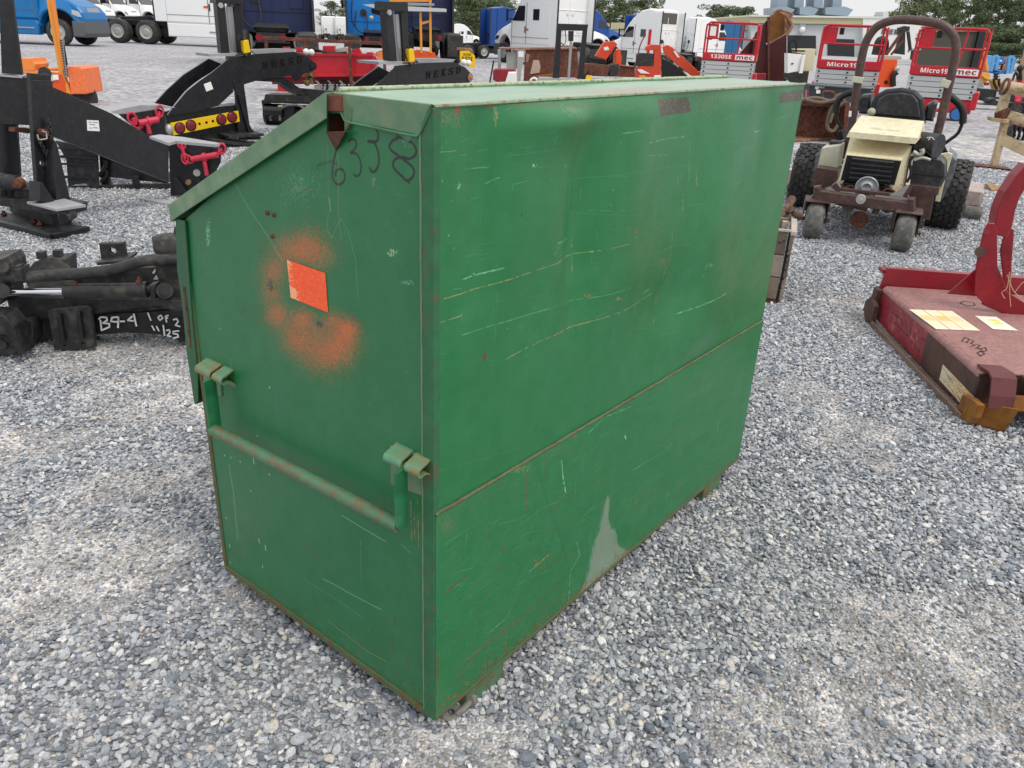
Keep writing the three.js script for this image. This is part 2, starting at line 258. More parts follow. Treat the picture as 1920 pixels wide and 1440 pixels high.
// ================================================================ THE GREEN STEEL BIN
const setUV = (g, fn) => { const q = g.index ? g.toNonIndexed() : g, p = q.attributes.position, u = new Float32Array(p.count * 2); for (let i = 0; i < p.count; i++) { const r = fn(p.getX(i), p.getY(i), p.getZ(i)); u[i * 2] = r[0]; u[i * 2 + 1] = r[1]; } q.setAttribute('uv', new THREE.BufferAttribute(u, 2)); return q; };
{
  const B = F(-0.1399, -1.2976, 0.9106), W = 0.802, L = 1.599, H = 1.346, g0 = 0.06, SH = 0.595, FH = 1.0245, RW = 0.2566;
  const bin = thing('green_steel_bin', 'large green steel bin with sloping lid, the number 6338 and an orange sticker', 'bin', B);
  const R = rng(99);
  const GREEN = [20, 112, 58], PALE = [66, 132, 92], RUST = '#6b3a26';
  // paint: chalky patches, rain streaks, fine grain; matter, plus sheen coloured into the top
  const paint = (x, w, h, mw, mh, seed, chalk, green = GREEN) => {
    const im = x.createImageData(w, h), d = im.data;
    for (let j = 0; j < h; j++) for (let i = 0; i < w; i++) {
      const u = i / w * mw, v = j / h * mh, a = fbm(u * 3.1, v * 1.6, 4096, seed, 4), s = fbm(u * 70, v * 2.2 + 5, 4096, seed + 3, 3), f = hash2(i, j, seed), k = fbm(u * 28, v * 28, 4096, seed + 6, 3);
      const m = clamp(0.22 + ((a - 0.5) * 0.45 + (k - 0.5) * 0.5) * chalk + (s - 0.5) * 0.14 + (k - 0.5) * 0.16 + (f > 0.93 ? 0.1 : 0)), o = (j * w + i) * 4, n = 0.965 + 0.07 * f;
      for (let c = 0; c < 3; c++) d[o + c] = lerp(green[c], PALE[c], m) * n; d[o + 3] = 255;
    }
    x.putImageData(im, 0, 0);
  };
  const tools = (x, mp, k) => {
    const path = (pts, col, w, al = 1, wob = 0) => { x.globalAlpha = al; x.strokeStyle = col; x.lineCap = x.lineJoin = 'round'; x.lineWidth = w * k * 0.8; x.beginPath(); const q = pts.map((p) => mp(p[0], p[1])); x.moveTo(...q[0]); for (let i = 1; i < q.length; i++) { const n = wob ? 6 : 1; for (let t = 1; t <= n; t++) x.lineTo(lerp(q[i - 1][0], q[i][0], t / n) + (R() - .5) * wob * k, lerp(q[i - 1][1], q[i][1], t / n) + (R() - .5) * wob * k); } x.stroke(); x.globalAlpha = 1; };
    const broken = (pts, col, w, al, keep = 0.6) => { for (let i = 0; i < pts.length - 1; i++) { const a = pts[i], b = pts[i + 1], n = Math.max(2, Math.hypot(a[0] - b[0], a[1] - b[1]) / 5 | 0); for (let t = 0; t < n; t++) if (R() < keep) path([[lerp(a[0], b[0], t / n), lerp(a[1], b[1], t / n)], [lerp(a[0], b[0], (t + 1) / n), lerp(a[1], b[1], (t + 1) / n)]], col, w * (0.6 + R()), Math.min(1, al * (0.75 + 0.5 * R())), 1.2); } };
    const smooth = (pts, col, w, al = 1) => { const c = new THREE.CatmullRomCurve3(pts.map((p) => new THREE.Vector3(p[0], p[1], 0))); path(c.getPoints(pts.length * 8).map((p) => [p.x, p.y]), col, w * 1.35, al); };
    const speck = (cx, cy, rx, ry, n, col, r, al = 1) => { x.fillStyle = col; for (let i = 0; i < n; i++) { const a = R() * 6.283, q = Math.sqrt(-2 * Math.log(1 - R() * 0.98)) * 0.5, [px, py] = mp(cx + Math.cos(a) * q * rx, cy + Math.sin(a) * q * ry); x.globalAlpha = al * (0.4 + 0.6 * R()); const s = r * k * (0.3 + R()); x.beginPath(); x.ellipse(px, py, s, s * (0.6 + 0.8 * R()), R() * 3, 0, 6.3); x.fill(); } x.globalAlpha = 1; };
    const blot = (cx, cy, r, col, al, ry = r) => { for (let i = 0; i < 26; i++) { const a = R() * 6.283, q = R() ** 0.7, [px, py] = mp(cx + Math.cos(a) * q * r * 0.8, cy + Math.sin(a) * q * ry * 0.8); x.globalAlpha = al * 0.14; x.fillStyle = col; x.beginPath(); x.ellipse(px, py, r * k * 0.42 * (0.5 + R()), ry * k * 0.42 * (0.5 + R()), R() * 3, 0, 6.3); x.fill(); } x.globalAlpha = 1; };
    const poly = (pts, col, al = 1) => { x.globalAlpha = al; x.fillStyle = col; x.beginPath(); pts.forEach((p, i) => { const q = mp(p[0], p[1]); i ? x.lineTo(...q) : x.moveTo(...q); }); x.fill(); x.globalAlpha = 1; };
    return { path, broken, smooth, speck, blot, poly };
  };
  const paintMat = (t, rough = 0.5) => new THREE.MeshPhysicalMaterial({ map: t, roughness: rough, roughnessMap: roughNoise, bumpMap: grainBump, bumpScale: 0.0003, clearcoat: 0.22, clearcoatRoughness: 0.34, side: THREE.DoubleSide });
  const zz = (l, ox, oy, s) => l.map((p) => [ox + p[0] / s, oy + p[1] / s]);
  const CHIP = '#7cbf96', TAN = '#a99660', ORR = '#a0572c';
  // --- end panel
  const eMap = (px, py) => { const q = B.e(px, py, 0); return [(1 + q[0] / W) * 1024, (1 - (q[1] - g0) / (H - g0)) * 1640]; };
  const endTex = canvasTex(1024, 1640, (x, w, h) => {
    paint(x, w, h, W, H - g0, 5, 0.3, [20, 105, 58]); const T = tools(x, eMap, 1.75);
    for (const [a, b, r, al] of [[530, 470, 30, .5], [512, 510, 24, .75], [508, 550, 20, .5], [518, 590, 22, .9], [545, 625, 30, .5], [580, 655, 34, .7], [615, 668, 36, .9], [640, 645, 32, 1], [650, 618, 20, .8], [575, 462, 34, .7], [600, 480, 30, .45], [566, 598, 20, .75], [556, 640, 22, .45], [622, 600, 18, .4], [590, 620, 24, .3], [560, 470, 26, .4]]) { T.speck(a, b, r * 1.9, r * 1.9, r * 210 * al, '#96562f', 0.6, 0.34); T.speck(a, b, r * 1.25, r * 1.25, r * 260 * al, '#e8683a', 0.6, 0.42); }
    T.speck(508, 537, 6, 14, 60, '#3c3438', 1.6, .7); T.speck(600, 608, 6, 6, 40, '#3c3438', 1.6, .7); T.speck(455, 585, 10, 10, 40, '#3b4a44', 1.4, .5);
    const N = (l) => zz(l, 560, 140, 6.4), INK = '#1b1e1c';
    T.smooth(N([[230, 1130], [232, 1092], [330, 1060], [400, 1035]]), '#2c3a33', 3.4, .55); T.smooth(N([[400, 1035], [440, 1072], [490, 1085]]), '#2c3a33', 3, .45);
    T.smooth(N([[455, 890], [425, 1020], [405, 1160], [410, 1240], [450, 1308], [500, 1315], [545, 1270], [555, 1200], [530, 1145], [490, 1130], [450, 1160], [440, 1210]]), INK, 2.9, .92);
    T.smooth(N([[600, 805], [625, 775], [670, 780], [695, 830], [680, 880], [625, 938]]), INK, 2.9, .9); T.smooth(N([[625, 938], [690, 950], [735, 1020], [750, 1100], [735, 1190], [700, 1218], [665, 1203]]), INK, 2.9, .9);
    T.smooth(N([[800, 590], [830, 578], [890, 610], [940, 670], [955, 740], [935, 798], [835, 800]]), INK, 3.6, .95); T.smooth(N([[835, 800], [905, 820], [945, 900], [962, 1000], [955, 1090], [920, 1155], [880, 1165], [850, 1120]]), INK, 3, .92);
    T.smooth(N([[1190, 765], [1130, 790], [1090, 850], [1105, 900], [1200, 975], [1300, 1050], [1365, 1110], [1385, 1170], [1360, 1240], [1300, 1270], [1240, 1220], [1150, 1130], [1130, 1075], [1160, 1015], [1240, 990], [1330, 1010], [1400, 960], [1410, 900], [1370, 830], [1290, 780], [1175, 740]]), INK, 3.1, .95); T.path(N([[1290, 1268], [1330, 1300]]), INK, 3.2, .9);
    // drips, scratches, chips
    for (const [l, c, w2, al] of [[[[617, 372], [620, 396]], '#a08a4e', 2.6, .9], [[[633, 290], [635, 300], [634, 395], [640, 450]], '#8d8257', 2.2, .55], [[[614, 270], [616, 372]], '#7b7f56', 1.6, .5], [[[441, 346], [470, 396], [500, 440], [530, 490]], '#86b59a', 2.2, .5], [[[547, 349], [562, 355], [577, 358], [581, 364]], '#74473b', 1.8, .9], [[[616, 395], [613, 430], [622, 446], [631, 425], [640, 410], [655, 440], [667, 490], [671, 560]], '#77b394', 1, .6], [[[661, 595], [674, 606]], '#7a4326', 3, .9],
      [[[429, 870], [437, 920], [446, 1010]], '#8fc3a9', 2, .7], [[[432, 672], [434, 720]], '#86b79c', 2, .5], [[[430, 664], [446, 667]], '#37503e', 1.4, .8], [[[655, 640], [660, 690]], '#7d9d83', 2, .3], [[[604, 1085], [625, 1095], [660, 1115], [715, 1143]], '#6fb98e', 1.8, .9], [[[568, 1085], [600, 1105], [640, 1130], [680, 1158]], '#6fb98e', 1.2, .55], [[[602, 1071], [633, 1094]], '#5f4a2c', 1.6, .9], [[[578, 1027], [600, 1050]], '#74432f', 2.6, .8], [[[614, 1164], [650, 1190], [690, 1222], [724, 1240]], '#8a8a4d', 2, .8], [[[630, 1172], [660, 1196], [720, 1236]], '#53382a', 1.3, .9], [[[640, 966], [690, 996], [722, 1015]], '#9fcaa4', 1.6, .75], [[[752, 1020], [770, 1037]], '#8fb99f', 2, .5], [[[676, 1010], [677, 1095]], '#74ab8a', 1.4, .5]]) T.path(l, c, w2, al, 0.8);
    for (const [a, b, l] of [[413, 616, 1], [505, 725, 3], [482, 816, 2], [421, 853, 2], [433, 857, 2], [450, 864, 3], [475, 860, 10], [444, 833, 2], [485, 1010, 8], [497, 1022, 10], [430, 1020, 6], [492, 1060, 5], [432, 1053, 4], [505, 888, 3], [424, 970, 3], [470, 920, 2]]) T.path([[a, b], [a + l * 0.15, b + l]], '#d6e6dc', 2.2, .9);
    T.speck(390, 440, 4, 26, 120, '#9cc5ae', 1.2, .8); T.speck(737, 474, 8, 8, 26, '#b8c496', 1.6, .9); T.speck(700, 340, 4, 9, 18, '#6d7a68', 1.5); T.speck(763, 260, 12, 12, 80, '#6f8f78', 1.4, .5); T.speck(765, 530, 14, 5, 50, '#7aa08a', 1.2, .6);
    T.speck(560, 350, 40, 36, 700, '#7fb29c', 1.1, .28); T.speck(470, 1000, 30, 22, 260, '#7c6338', 1.1, .5); T.speck(445, 1035, 18, 10, 90, '#855a34', 1.2, .6); T.speck(376, 440, 8, 30, 60, '#5f4a38', 1.2, .6);
    for (let i = 0; i < 240; i++) { const t = R(), y = lerp(1060, 1340, t); T.speck(lerp(420, 806, t) + (R() - .5) * 16, y - R() * R() * 26, 5, 4, 5, R() < .5 ? RUST : '#8a6b3f', 1.3, .7); }
    for (let i = 0; i < 110; i++) T.speck(700 + R() * 100, 1150 + R() * 130 + 20, 3, 10, 5, RUST, 1, .7);
    for (const [a, b, l] of [[735, 1190, 30], [764, 1230, 20], [745, 1240, 22], [775, 1270, 30], [740, 1150, 22], [770, 940, 70], [783, 935, 90], [776, 960, 50]]) T.broken([[a, b], [a + 2, b + l]], b < 1000 ? '#9a7c45' : RUST, 1.8, .9, .8);
    for (let i = 0; i < 260; i++) { const a = 360 + R() * 430, b = 300 + R() * 950; T.path([[a, b], [a + (R() - .5) * 14, b + (R() - .3) * 16]], R() < .6 ? '#7fbf9c' : '#33583f', 0.7, .25 + .4 * R()); }
  });
  const holes = [[[612, 213], [645, 212], [646, 246], [613, 247]].map(([a, b]) => B.e(a, b, 0))];
  const endG = setUV(extX([[0, g0], [0, H], [-RW, H], [-W, FH], [-W, g0]], 0, 0.004, holes), (x, y, z) => [1 + z / W, (y - g0) / (H - g0)]);
  mesh('end_panel', endG, paintMat(endTex), bin, true);
  const green = grimy('#1d6a40', '#43795a', 0.36, 51, { rough: 0.5, sc: 20 });
  const greenRust = grimy('#4f7f5b', '#6b452f', 0.44, 52, { rough: 0.7, pit: 1, bump: 0.001, sc: 14 });
  const trim = grimy('#5f8565', '#7d795c', 0.42, 53, { rough: 0.6, sc: 12 });
  const trimRust = grimy('#2c6c46', '#5f4c38', 0.34, 54, { rough: 0.75, pit: 1, bump: 0.0015, sc: 24, rep: 1.5 });
  mesh('far_end_panel', extX([[0, g0], [0, H], [-RW, H], [-W, FH], [-W, g0]], L - 0.004, L), green, bin);
  mesh('front_panel', bb(0.004, L - 0.004, g0, FH - 0.1, -W, -W + 0.004), green, bin);
  mesh('floor_panel', bb(0.004, L - 0.004, g0 + 0.003, g0 + 0.007, -W + 0.004, -0.004), green, bin);
  // --- back panels
  const bMap = (y0, y1, hh) => (px, py) => { const q = B.p(px, py, 0); return [q[0] / L * 2048, (1 - (q[1] - y0) / (y1 - y0)) * hh]; };
  const upTex = canvasTex(2048, 960, (x, w, h) => {
    paint(x, w, h, L, H - SH, 15, 0.62); const T = tools(x, bMap(SH, H, 960), 1.5), Z = (l) => zz(l, 800, 140, 2.6667);
    for (const [l, c, w2, al] of [[[[85, 1120], [330, 1045], [560, 965], [800, 890], [975, 840]], TAN, 1.6, .8], [[[180, 1025], [385, 960]], CHIP, 2.4, .7], [[[150, 1300], [420, 1225], [640, 1155], [900, 1090], [1000, 1060]], CHIP, 1.3, .55], [[[390, 1420], [560, 1330], [740, 1255], [1000, 1165], [1150, 1095]], TAN, 1.6, .8], [[[1255, 1200], [1380, 1135], [1495, 1085]], CHIP, 2.4, .7], [[[1070, 340], [1180, 322], [1290, 310]], CHIP, 1.2, .8], [[[950, 290], [1050, 275]], '#7fae8f', 1.4, .8], [[[1070, 400], [1210, 402]], CHIP, 1.2, .6], [[[290, 555], [370, 505]], CHIP, 1.4, .6], [[[520, 1350], [600, 1315], [720, 1250]], '#6e5a3a', 1.8, .8], [[[200, 475], [330, 463]], CHIP, 1.2, .5], [[[640, 840], [720, 825]], CHIP, 2, .5], [[[50, 1245], [170, 1200]], TAN, 1.4, .7], [[[55, 388], [165, 380]], TAN, 1, .7], [[[820, 680], [980, 672], [1100, 632], [1150, 640]], CHIP, .9, .4], [[[560, 960], [650, 860], [720, 800]], CHIP, .8, .4], [[[1120, 900], [1250, 855], [1320, 840]], '#a58d6a', 1.2, .5], [[[1090, 1095], [1125, 1075]], '#cfd6a8', 2, .8], [[[1500, 545], [1570, 525]], CHIP, 1, .6], [[[1375, 945], [1360, 1010]], CHIP, 1.8, .6]]) { T.path(l, c, w2 * .5, al * .6, .5); T.broken(Z(l), c, w2, al, .85); }
    for (const [a, b, l, c, w2] of [[757, 830, 165, '#9c8a4e', 1.6], [1350, 435, 125, '#b08a48', 1.8], [1318, 330, 220, '#95a67c', 1.2], [1285, 560, 130, '#95a67c', 1.2], [1230, 790, 150, '#a58d55', 1.2], [1205, 960, 110, '#a9804a', 1.4], [1178, 1080, 70, '#a9713c', 1.8], [1160, 1220, 26, '#c3a566', 1.6], [1535, 1150, 130, '#a59a6a', 1.2], [735, 540, 150, '#7fb796', 1], [1265, 500, 50, '#a08d58', 1.4], [1700, 500, 20, '#b08a48', 1.4], [1110, 200, 130, '#86a887', 1]]) T.broken(Z([[a, b], [a - 4, b + l * .5], [a - 7, b + l]]), c, w2, .8, .85);
    const Q = (a, b) => [800 + a / 2.6667, 140 + b / 2.6667], sp = (a, b, rx, ry, n, c, r, al) => T.speck(...Q(a, b), rx / 2.6667, ry / 2.6667, n, c, r, al);
    sp(280, 1402, 8, 24, 60, '#7c3326', 1.6, .9); sp(150, 170, 12, 22, 50, '#a33a22', 1.8, .95); sp(315, 155, 9, 8, 30, '#a0452a', 1.5, .9); sp(340, 205, 12, 40, 60, '#8f8a52', 1.4, .8); sp(165, 560, 8, 16, 24, CHIP, 1.3, .9); sp(505, 450, 10, 10, 20, '#b5bf88', 1.2, .9); sp(1190, 940, 40, 40, 190, '#8c7a4a', 1.4, .6); sp(935, 1115, 18, 7, 40, '#8f7040', 1.6, .9); sp(800, 1105, 14, 7, 30, '#8f7040', 1.5, .8); sp(1020, 780, 12, 10, 22, '#8f7040', 1.4, .8); sp(640, 310, 6, 6, 6, '#333', 1); sp(1390, 945, 20, 10, 40, CHIP, 1.4, .7); sp(680, 175, 60, 30, 260, '#8d8e63', 1.2, .4); sp(1650, 285, 12, 5, 8, '#e5ead0', 2, .9); sp(40, 1060, 22, 26, 60, '#7c4a2e', 1.4, .8); sp(450, 690, 5, 10, 10, '#333', 1.1);
    sp(1400, 150, 120, 70, 1500, '#7c745a', 1.3, .4); sp(1560, 110, 180, 40, 900, '#7a7a5c', 1.2, .35); sp(1840, 400, 60, 300, 1400, '#87855f', 1.3, .3); sp(1600, 830, 160, 90, 1100, '#7d8a62', 1.2, .3); sp(110, 210, 110, 60, 900, '#6f7a58', 1.2, .38); sp(1720, 900, 60, 200, 700, '#8a7a56', 1.2, .35); sp(700, 150, 500, 16, 1000, '#6b5138', 1.1, .5); sp(1500, 100, 400, 18, 700, '#6f6248', 1.1, .5);
    for (const pts of [[[1143, 128], [1185, 122], [1312, 113], [1318, 140], [1325, 186], [1240, 197], [1150, 208]], [[1762, 92], [1890, 72], [1884, 128], [1760, 142]]]) { const P = Z(pts); T.poly(P, '#453f33', .96); const xs = P.map((p) => p[0]), ys = P.map((p) => p[1]), x0 = Math.min(...xs), x1 = Math.max(...xs), y0 = Math.min(...ys) + 2, y1 = Math.max(...ys) - 3; for (let i = 0; i < 330; i++) { const a = lerp(x0 + 1, x1 - 2, R()), t = (a - x0) / (x1 - x0), b = lerp(y0 + 3 * (1 - t), y1 - 3 * t, R()); T.speck(a, b, 1, 1, 2, ['#8d866f', '#211e1a', '#6b5636', '#5f7f5c'][R() * 4 | 0], 1.1, .8); } }
    for (let i = 0; i < 30; i++) { const e = R() < .4, a = e ? 1700 + R() * 160 : 40 + R() * 1800, b = e ? 150 + R() * 900 : 150 - a * .04 + R() * 30, l = 20 + R() * 120; T.broken(Z([[a, b], [a - l * .04, b + l]]), R() < .5 ? '#6f5a3a' : '#86693f', .8 + R() * 1.6, .5, .7); } for (let i = 0; i < 260; i++) sp(44 + R() * R() * 14, 190 + R() * 1230, 4, 8, 3, R() < .5 ? '#7a4126' : '#6d5a40', 1.2, .8);
    for (let i = 0; i < 420; i++) { const a = 20 + R() * 1800, b = 60 + R() * 1350, up = R() < .55; T.path(Z([[a, b], up ? [a + (R() - .5) * 5, b + 8 + R() * 55] : [a + 12 + R() * 60, b - 2 - R() * 22]]), R() < .6 ? CHIP : R() < .5 ? TAN : '#2d6a44', .55 + .5 * R(), .18 + .35 * R()); }
    for (let i = 0; i < 90; i++) sp(20 + R() * 1800, 100 + R() * 1250, 3, 4, 3, R() < .5 ? CHIP : '#6d4a30', 1, .9);
  });
  const loTex = canvasTex(2048, 720, (x, w, h) => {
    paint(x, w, h, L, SH - g0, 25, 0.48); const T = tools(x, bMap(g0, SH, 720), 1.55), Z = (l) => zz(l, 780, 640, 2), sp = (a, b, rx, ry, n, c, r, al) => T.speck(780 + a / 2, 640 + b / 2, rx / 2, ry / 2, n, c, r, al);
    for (const [a, b, rx, ry] of [[160, 580, 120, 50], [300, 530, 130, 60], [110, 680, 60, 60], [520, 400, 120, 40], [820, 640, 60, 110]]) sp(a, b, rx, ry, 1100, '#77764c', 1.1, .38);
    for (const [l, c, w2, al] of [[[[140, 1275], [185, 1205], [300, 1105], [430, 1000], [540, 900]], '#7d4229', 2.6, .85], [[[140, 1255], [280, 1170], [400, 1060], [550, 950], [760, 860]], '#84502f', 1.6, .7], [[[220, 1165], [330, 1085], [420, 1015]], '#8a4a30', 2, .7], [[[120, 1290], [200, 1235], [330, 1180]], '#7a4a2c', 1.6, .6], [[[540, 440], [545, 500], [555, 560]], '#9fd8b4', 2.2, .8], [[[380, 175], [400, 170]], '#d5efe0', 2, .9], [[[425, 155], [452, 142]], '#d5efe0', 2.4, .9], [[[810, 480], [900, 425], [960, 380]], CHIP, 1.2, .7], [[[590, 200], [586, 310]], CHIP, 1, .7], [[[712, 75], [700, 170], [690, 240]], CHIP, 1, .6], [[[600, 750], [610, 800], [575, 860], [567, 985]], '#9fd8b4', 1.3, .7], [[[390, 680], [470, 620], [580, 570]], CHIP, 1, .5], [[[640, 340], [700, 280], [800, 240]], CHIP, 3, .4], [[[1130, 330], [1135, 290]], CHIP, 1.6, .9], [[[1150, 220], [1200, 190]], CHIP, 1, .6], [[[1105, 180], [1108, 160]], '#555', 2.4, .9], [[[930, 600], [945, 570]], CHIP, 1.6, .7], [[[780, 350], [785, 362]], '#dfe6b5', 2, 1], [[[940, 545], [1040, 490], [1130, 430]], '#8a5c36', 1.4, .6], [[[1120, 430], [1170, 370]], '#8a4a2a', 1.8, .7], [[[1080, 470], [1180, 395]], '#8a5c36', 1.4, .6], [[[270, 1090], [330, 1040], [360, 990]], CHIP, 2, .6], [[[130, 930], [165, 905]], CHIP, 1.4, .7], [[[420, 860], [500, 790]], '#b3a868', 2.2, .7]]) T.broken(Z(l), c, w2, al, .85);
    T.path(Z([[450, 465], [475, 560], [520, 690], [545, 760], [572, 860], [565, 960]]), '#1f4f33', 1.4, .9, 1);
    for (let k = 0; k < 16; k++) T.poly(Z([[716, 576], [705, 615], [700, 650], [694, 680], [690, 705], [676, 740], [664, 775], [655, 810], [655, 850], [630, 905], [610, 950], [670, 900], [730, 838], [800, 785], [770, 778], [750, 760], [748, 730], [742, 700], [730, 706], [722, 690], [716, 655], [722, 620], [722, 590]].map(([a, b]) => [a + (R() - .5) * 16 * Math.min(1, (b - 570) / 120), b + (R() - .5) * 14])), '#7d9080', .16); sp(700, 830, 45, 50, 500, '#8c9c8a', 1.2, .6); for (let i = 0; i < 90; i++) { const q = R(), b = lerp(585, 900, q), e = lerp(6, 70, q) * (R() < .5 ? -1 : 1), a = 712 - q * 12 + e; T.path(Z([[a, b], [a + (R() - .5) * 6, b + 8 + 24 * R()]]), R() < .45 ? '#7d9080' : '#2f7a4c', 1.4, .7, 1); } for (let i = 0; i < 60; i++) { const a = 640 + R() * 110, b = 700 + R() * 160; T.path(Z([[a, b], [a - 3, b + 20 + 30 * R()]]), R() < .5 ? '#5c7f66' : '#95a392', 1.2, .6); }
    for (const [a, b, l, c] of [[410, 490, 140, '#8a4a2a'], [480, 420, 95, '#8a4a2a'], [275, 690, 60, '#7d3c26'], [825, 570, 40, '#9a7a44'], [1170, 380, 30, '#8a4a2a'], [265, 1175, 70, '#7d3c26'], [335, 1060, 90, '#8a5c36'], [980, 540, 50, '#8a5c36']]) T.broken(Z([[a, b], [a - 2, b + l]]), c, 2, .85, .85);
    for (const [a, b, rx, ry, n, c] of [[450, 830, 22, 26, 60, '#b0622a'], [490, 800, 8, 8, 24, '#a0452a'], [320, 775, 6, 10, 20, '#8a3a28'], [258, 945, 6, 6, 12, '#8a3a28'], [810, 715, 10, 8, 24, '#8f5a2c'], [70, 1230, 14, 100, 200, '#7d3c26'], [1215, 380, 20, 60, 160, '#8a4a2a'], [200, 1330, 40, 30, 120, '#7d4a2c'], [1140, 470, 50, 26, 160, '#8a5c36'], [380, 470, 50, 18, 150, '#8f8a52'], [590, 350, 8, 6, 20, '#a0524a'], [112, 490, 8, 12, 18, '#8f8a2f']]) sp(a, b, rx, ry, n, c, 1.5, .8);
    for (let i = 0; i < 700; i++) { const t = R(), a = lerp(40, 1205, t), b = lerp(1415, 440, t); sp(a + (R() - .5) * 10, b - R() * R() * 26, 6, 4, 4, R() < .6 ? '#7a4126' : '#8f6a3c', 1.3, .8); }
    for (let i = 0; i < 46; i++) { const t = R(), a = lerp(60, 1195, t), b = lerp(1395, 445, t) - 8 - R() * R() * 70; T.broken(Z([[a, b], [a - 1 + R() * 2, b + 12 + R() * 34]]), R() < .6 ? '#7a3f26' : '#96602f', 1.1 + R() * 1.5, .75, .8); } for (let i = 0; i < 24; i++) { const a = 80 + R() * 900, b = 1340 - a * .8 - R() * 330, l = 30 + R() * 110; T.broken(Z([[a, b], [a + l, b - l * .78]]), R() < .5 ? '#7d4229' : '#94663a', .8 + R() * 2.2, .7, .5 + .3 * R()); }
    for (let i = 0; i < 320; i++) { const a = 80 + R() * 1120, b = 1380 - a * .8 - R() * 560, up = R() < .35; T.path(Z([[a, b], up ? [a, b + 8 + R() * 40] : [a + 20 + R() * 50, b - 14 - R() * 40]]), R() < .65 ? CHIP : TAN, .55 + .6 * R(), .2 + .4 * R()); }
    for (let i = 0; i < 80; i++) sp(80 + R() * 1120, 1380 - R() * 1000, 3, 4, 3, '#7a4126', 1.1, .9);
  });
  const dents = [[1060, 205, .16, .06, .007], [1085, 430, .05, .2, -.006], [1000, 300, .18, .22, .004], [1180, 330, .12, .3, .006], [1330, 470, .14, .3, .006], [900, 330, .06, .35, -.003], [1260, 560, .2, .1, -.004], [880, 650, .25, .12, .004], [1420, 300, .08, .4, -.003], [960, 600, .12, .1, -.003]].map(([a, b, sx, sy, am]) => [...B.p(a, b, 0), sx, sy, am]);
  const sheet = (y0, y1, z, ny, amp) => { const g = new THREE.PlaneGeometry(L, y1 - y0, 90, ny), p = g.attributes.position; for (let i = 0; i < p.count; i++) { const x = p.getX(i) + L / 2, y = p.getY(i) + (y0 + y1) / 2; let d = (fbm(x * 2.3 + 3, y * 2.3, 4096, 61, 2) - 0.5) * 0.02 + (fbm(x * 7 + 3, y * 5, 4096, 67, 2) - 0.5) * 0.0022; for (const q of dents) d += 4.2 * q[4] * Math.exp(-(((x - q[0]) / q[2]) ** 2) - ((y - q[1]) / q[3]) ** 2); const e = sst(0, 0.1, Math.min(x, L - x)) * sst(0, 0.06, y - y0) * sst(0, 0.03, y1 - y); p.setXYZ(i, x, y, z + d * e * amp); } g.computeVertexNormals(); return g; };
  mesh('upper_back_panel', sheet(SH, H, 0, 46, 1), paintMat(upTex, 0.46), bin, true);
  mesh('lower_back_panel', sheet(g0, SH - 0.003, 0.004, 34, 0.6), paintMat(loTex, 0.48), bin, true);
  { const P = []; for (let i = 0; i <= 150; i++) P.push([i / 150 * L, SH - 0.001 + (R() - .5) * 0.0016, 0.0025 + (R() - .5) * 0.0012]); mesh('weld_seam', tube(P, 0.0042, 6, 1), grimy('#5d7350', '#5d4630', 0.45, 55, { rough: 0.8, sc: 20, rep: 3 }), bin); }
  // --- top, corner and base trim
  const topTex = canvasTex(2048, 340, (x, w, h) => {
    paint(x, w, h, L, 0.27, 35, 1.0, [112, 162, 118]); x.globalAlpha = 1;; const T = tools(x, (a, b) => [a / L * 2048, (b / 0.27) * 340], 1);  // paler base: faded paint with sky sheen put into the colour
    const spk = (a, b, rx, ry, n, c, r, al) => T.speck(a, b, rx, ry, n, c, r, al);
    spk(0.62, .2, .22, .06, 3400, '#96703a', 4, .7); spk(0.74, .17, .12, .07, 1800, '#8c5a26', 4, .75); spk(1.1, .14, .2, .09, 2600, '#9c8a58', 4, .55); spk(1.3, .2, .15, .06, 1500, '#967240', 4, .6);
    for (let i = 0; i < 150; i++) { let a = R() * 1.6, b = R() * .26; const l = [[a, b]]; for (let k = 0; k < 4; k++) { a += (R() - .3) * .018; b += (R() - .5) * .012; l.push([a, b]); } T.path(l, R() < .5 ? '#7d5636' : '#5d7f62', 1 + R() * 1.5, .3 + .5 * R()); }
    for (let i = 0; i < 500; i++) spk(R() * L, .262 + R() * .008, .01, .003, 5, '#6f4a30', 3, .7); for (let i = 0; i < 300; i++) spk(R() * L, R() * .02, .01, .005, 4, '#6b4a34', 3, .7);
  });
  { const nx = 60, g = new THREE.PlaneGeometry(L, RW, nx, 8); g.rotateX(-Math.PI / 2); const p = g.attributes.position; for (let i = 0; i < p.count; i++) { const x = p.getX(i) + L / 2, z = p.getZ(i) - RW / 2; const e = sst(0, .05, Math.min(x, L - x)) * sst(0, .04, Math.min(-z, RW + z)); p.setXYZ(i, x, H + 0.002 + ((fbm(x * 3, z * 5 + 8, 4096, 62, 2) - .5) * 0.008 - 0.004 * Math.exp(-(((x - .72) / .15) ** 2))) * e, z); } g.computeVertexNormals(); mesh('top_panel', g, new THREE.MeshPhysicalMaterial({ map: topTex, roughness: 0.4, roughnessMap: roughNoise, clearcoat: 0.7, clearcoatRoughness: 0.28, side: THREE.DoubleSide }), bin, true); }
  mesh('corner_strip', [bb(-0.004, 0.012, g0 - 0.004, H - 0.002, -0.026, 0.003, 0.0018)], trimRust, bin);
  mesh('weld_seam', [tube(Array.from({ length: 90 }, (_, i) => [-0.0035, g0 + 0.01 + i / 89 * (H - g0 - 0.05), -0.0275 + (R() - .5) * 0.0012]), 0.0022, 5, 1)], trim, bin);
  mesh('top_flange', extX([[-0.002, H + 0.0035], [-0.236, H + 0.0035], [-0.205, H - 0.04], [-0.03, H - 0.046]], -0.006, 0.0, [], 0.0015), trim, bin);
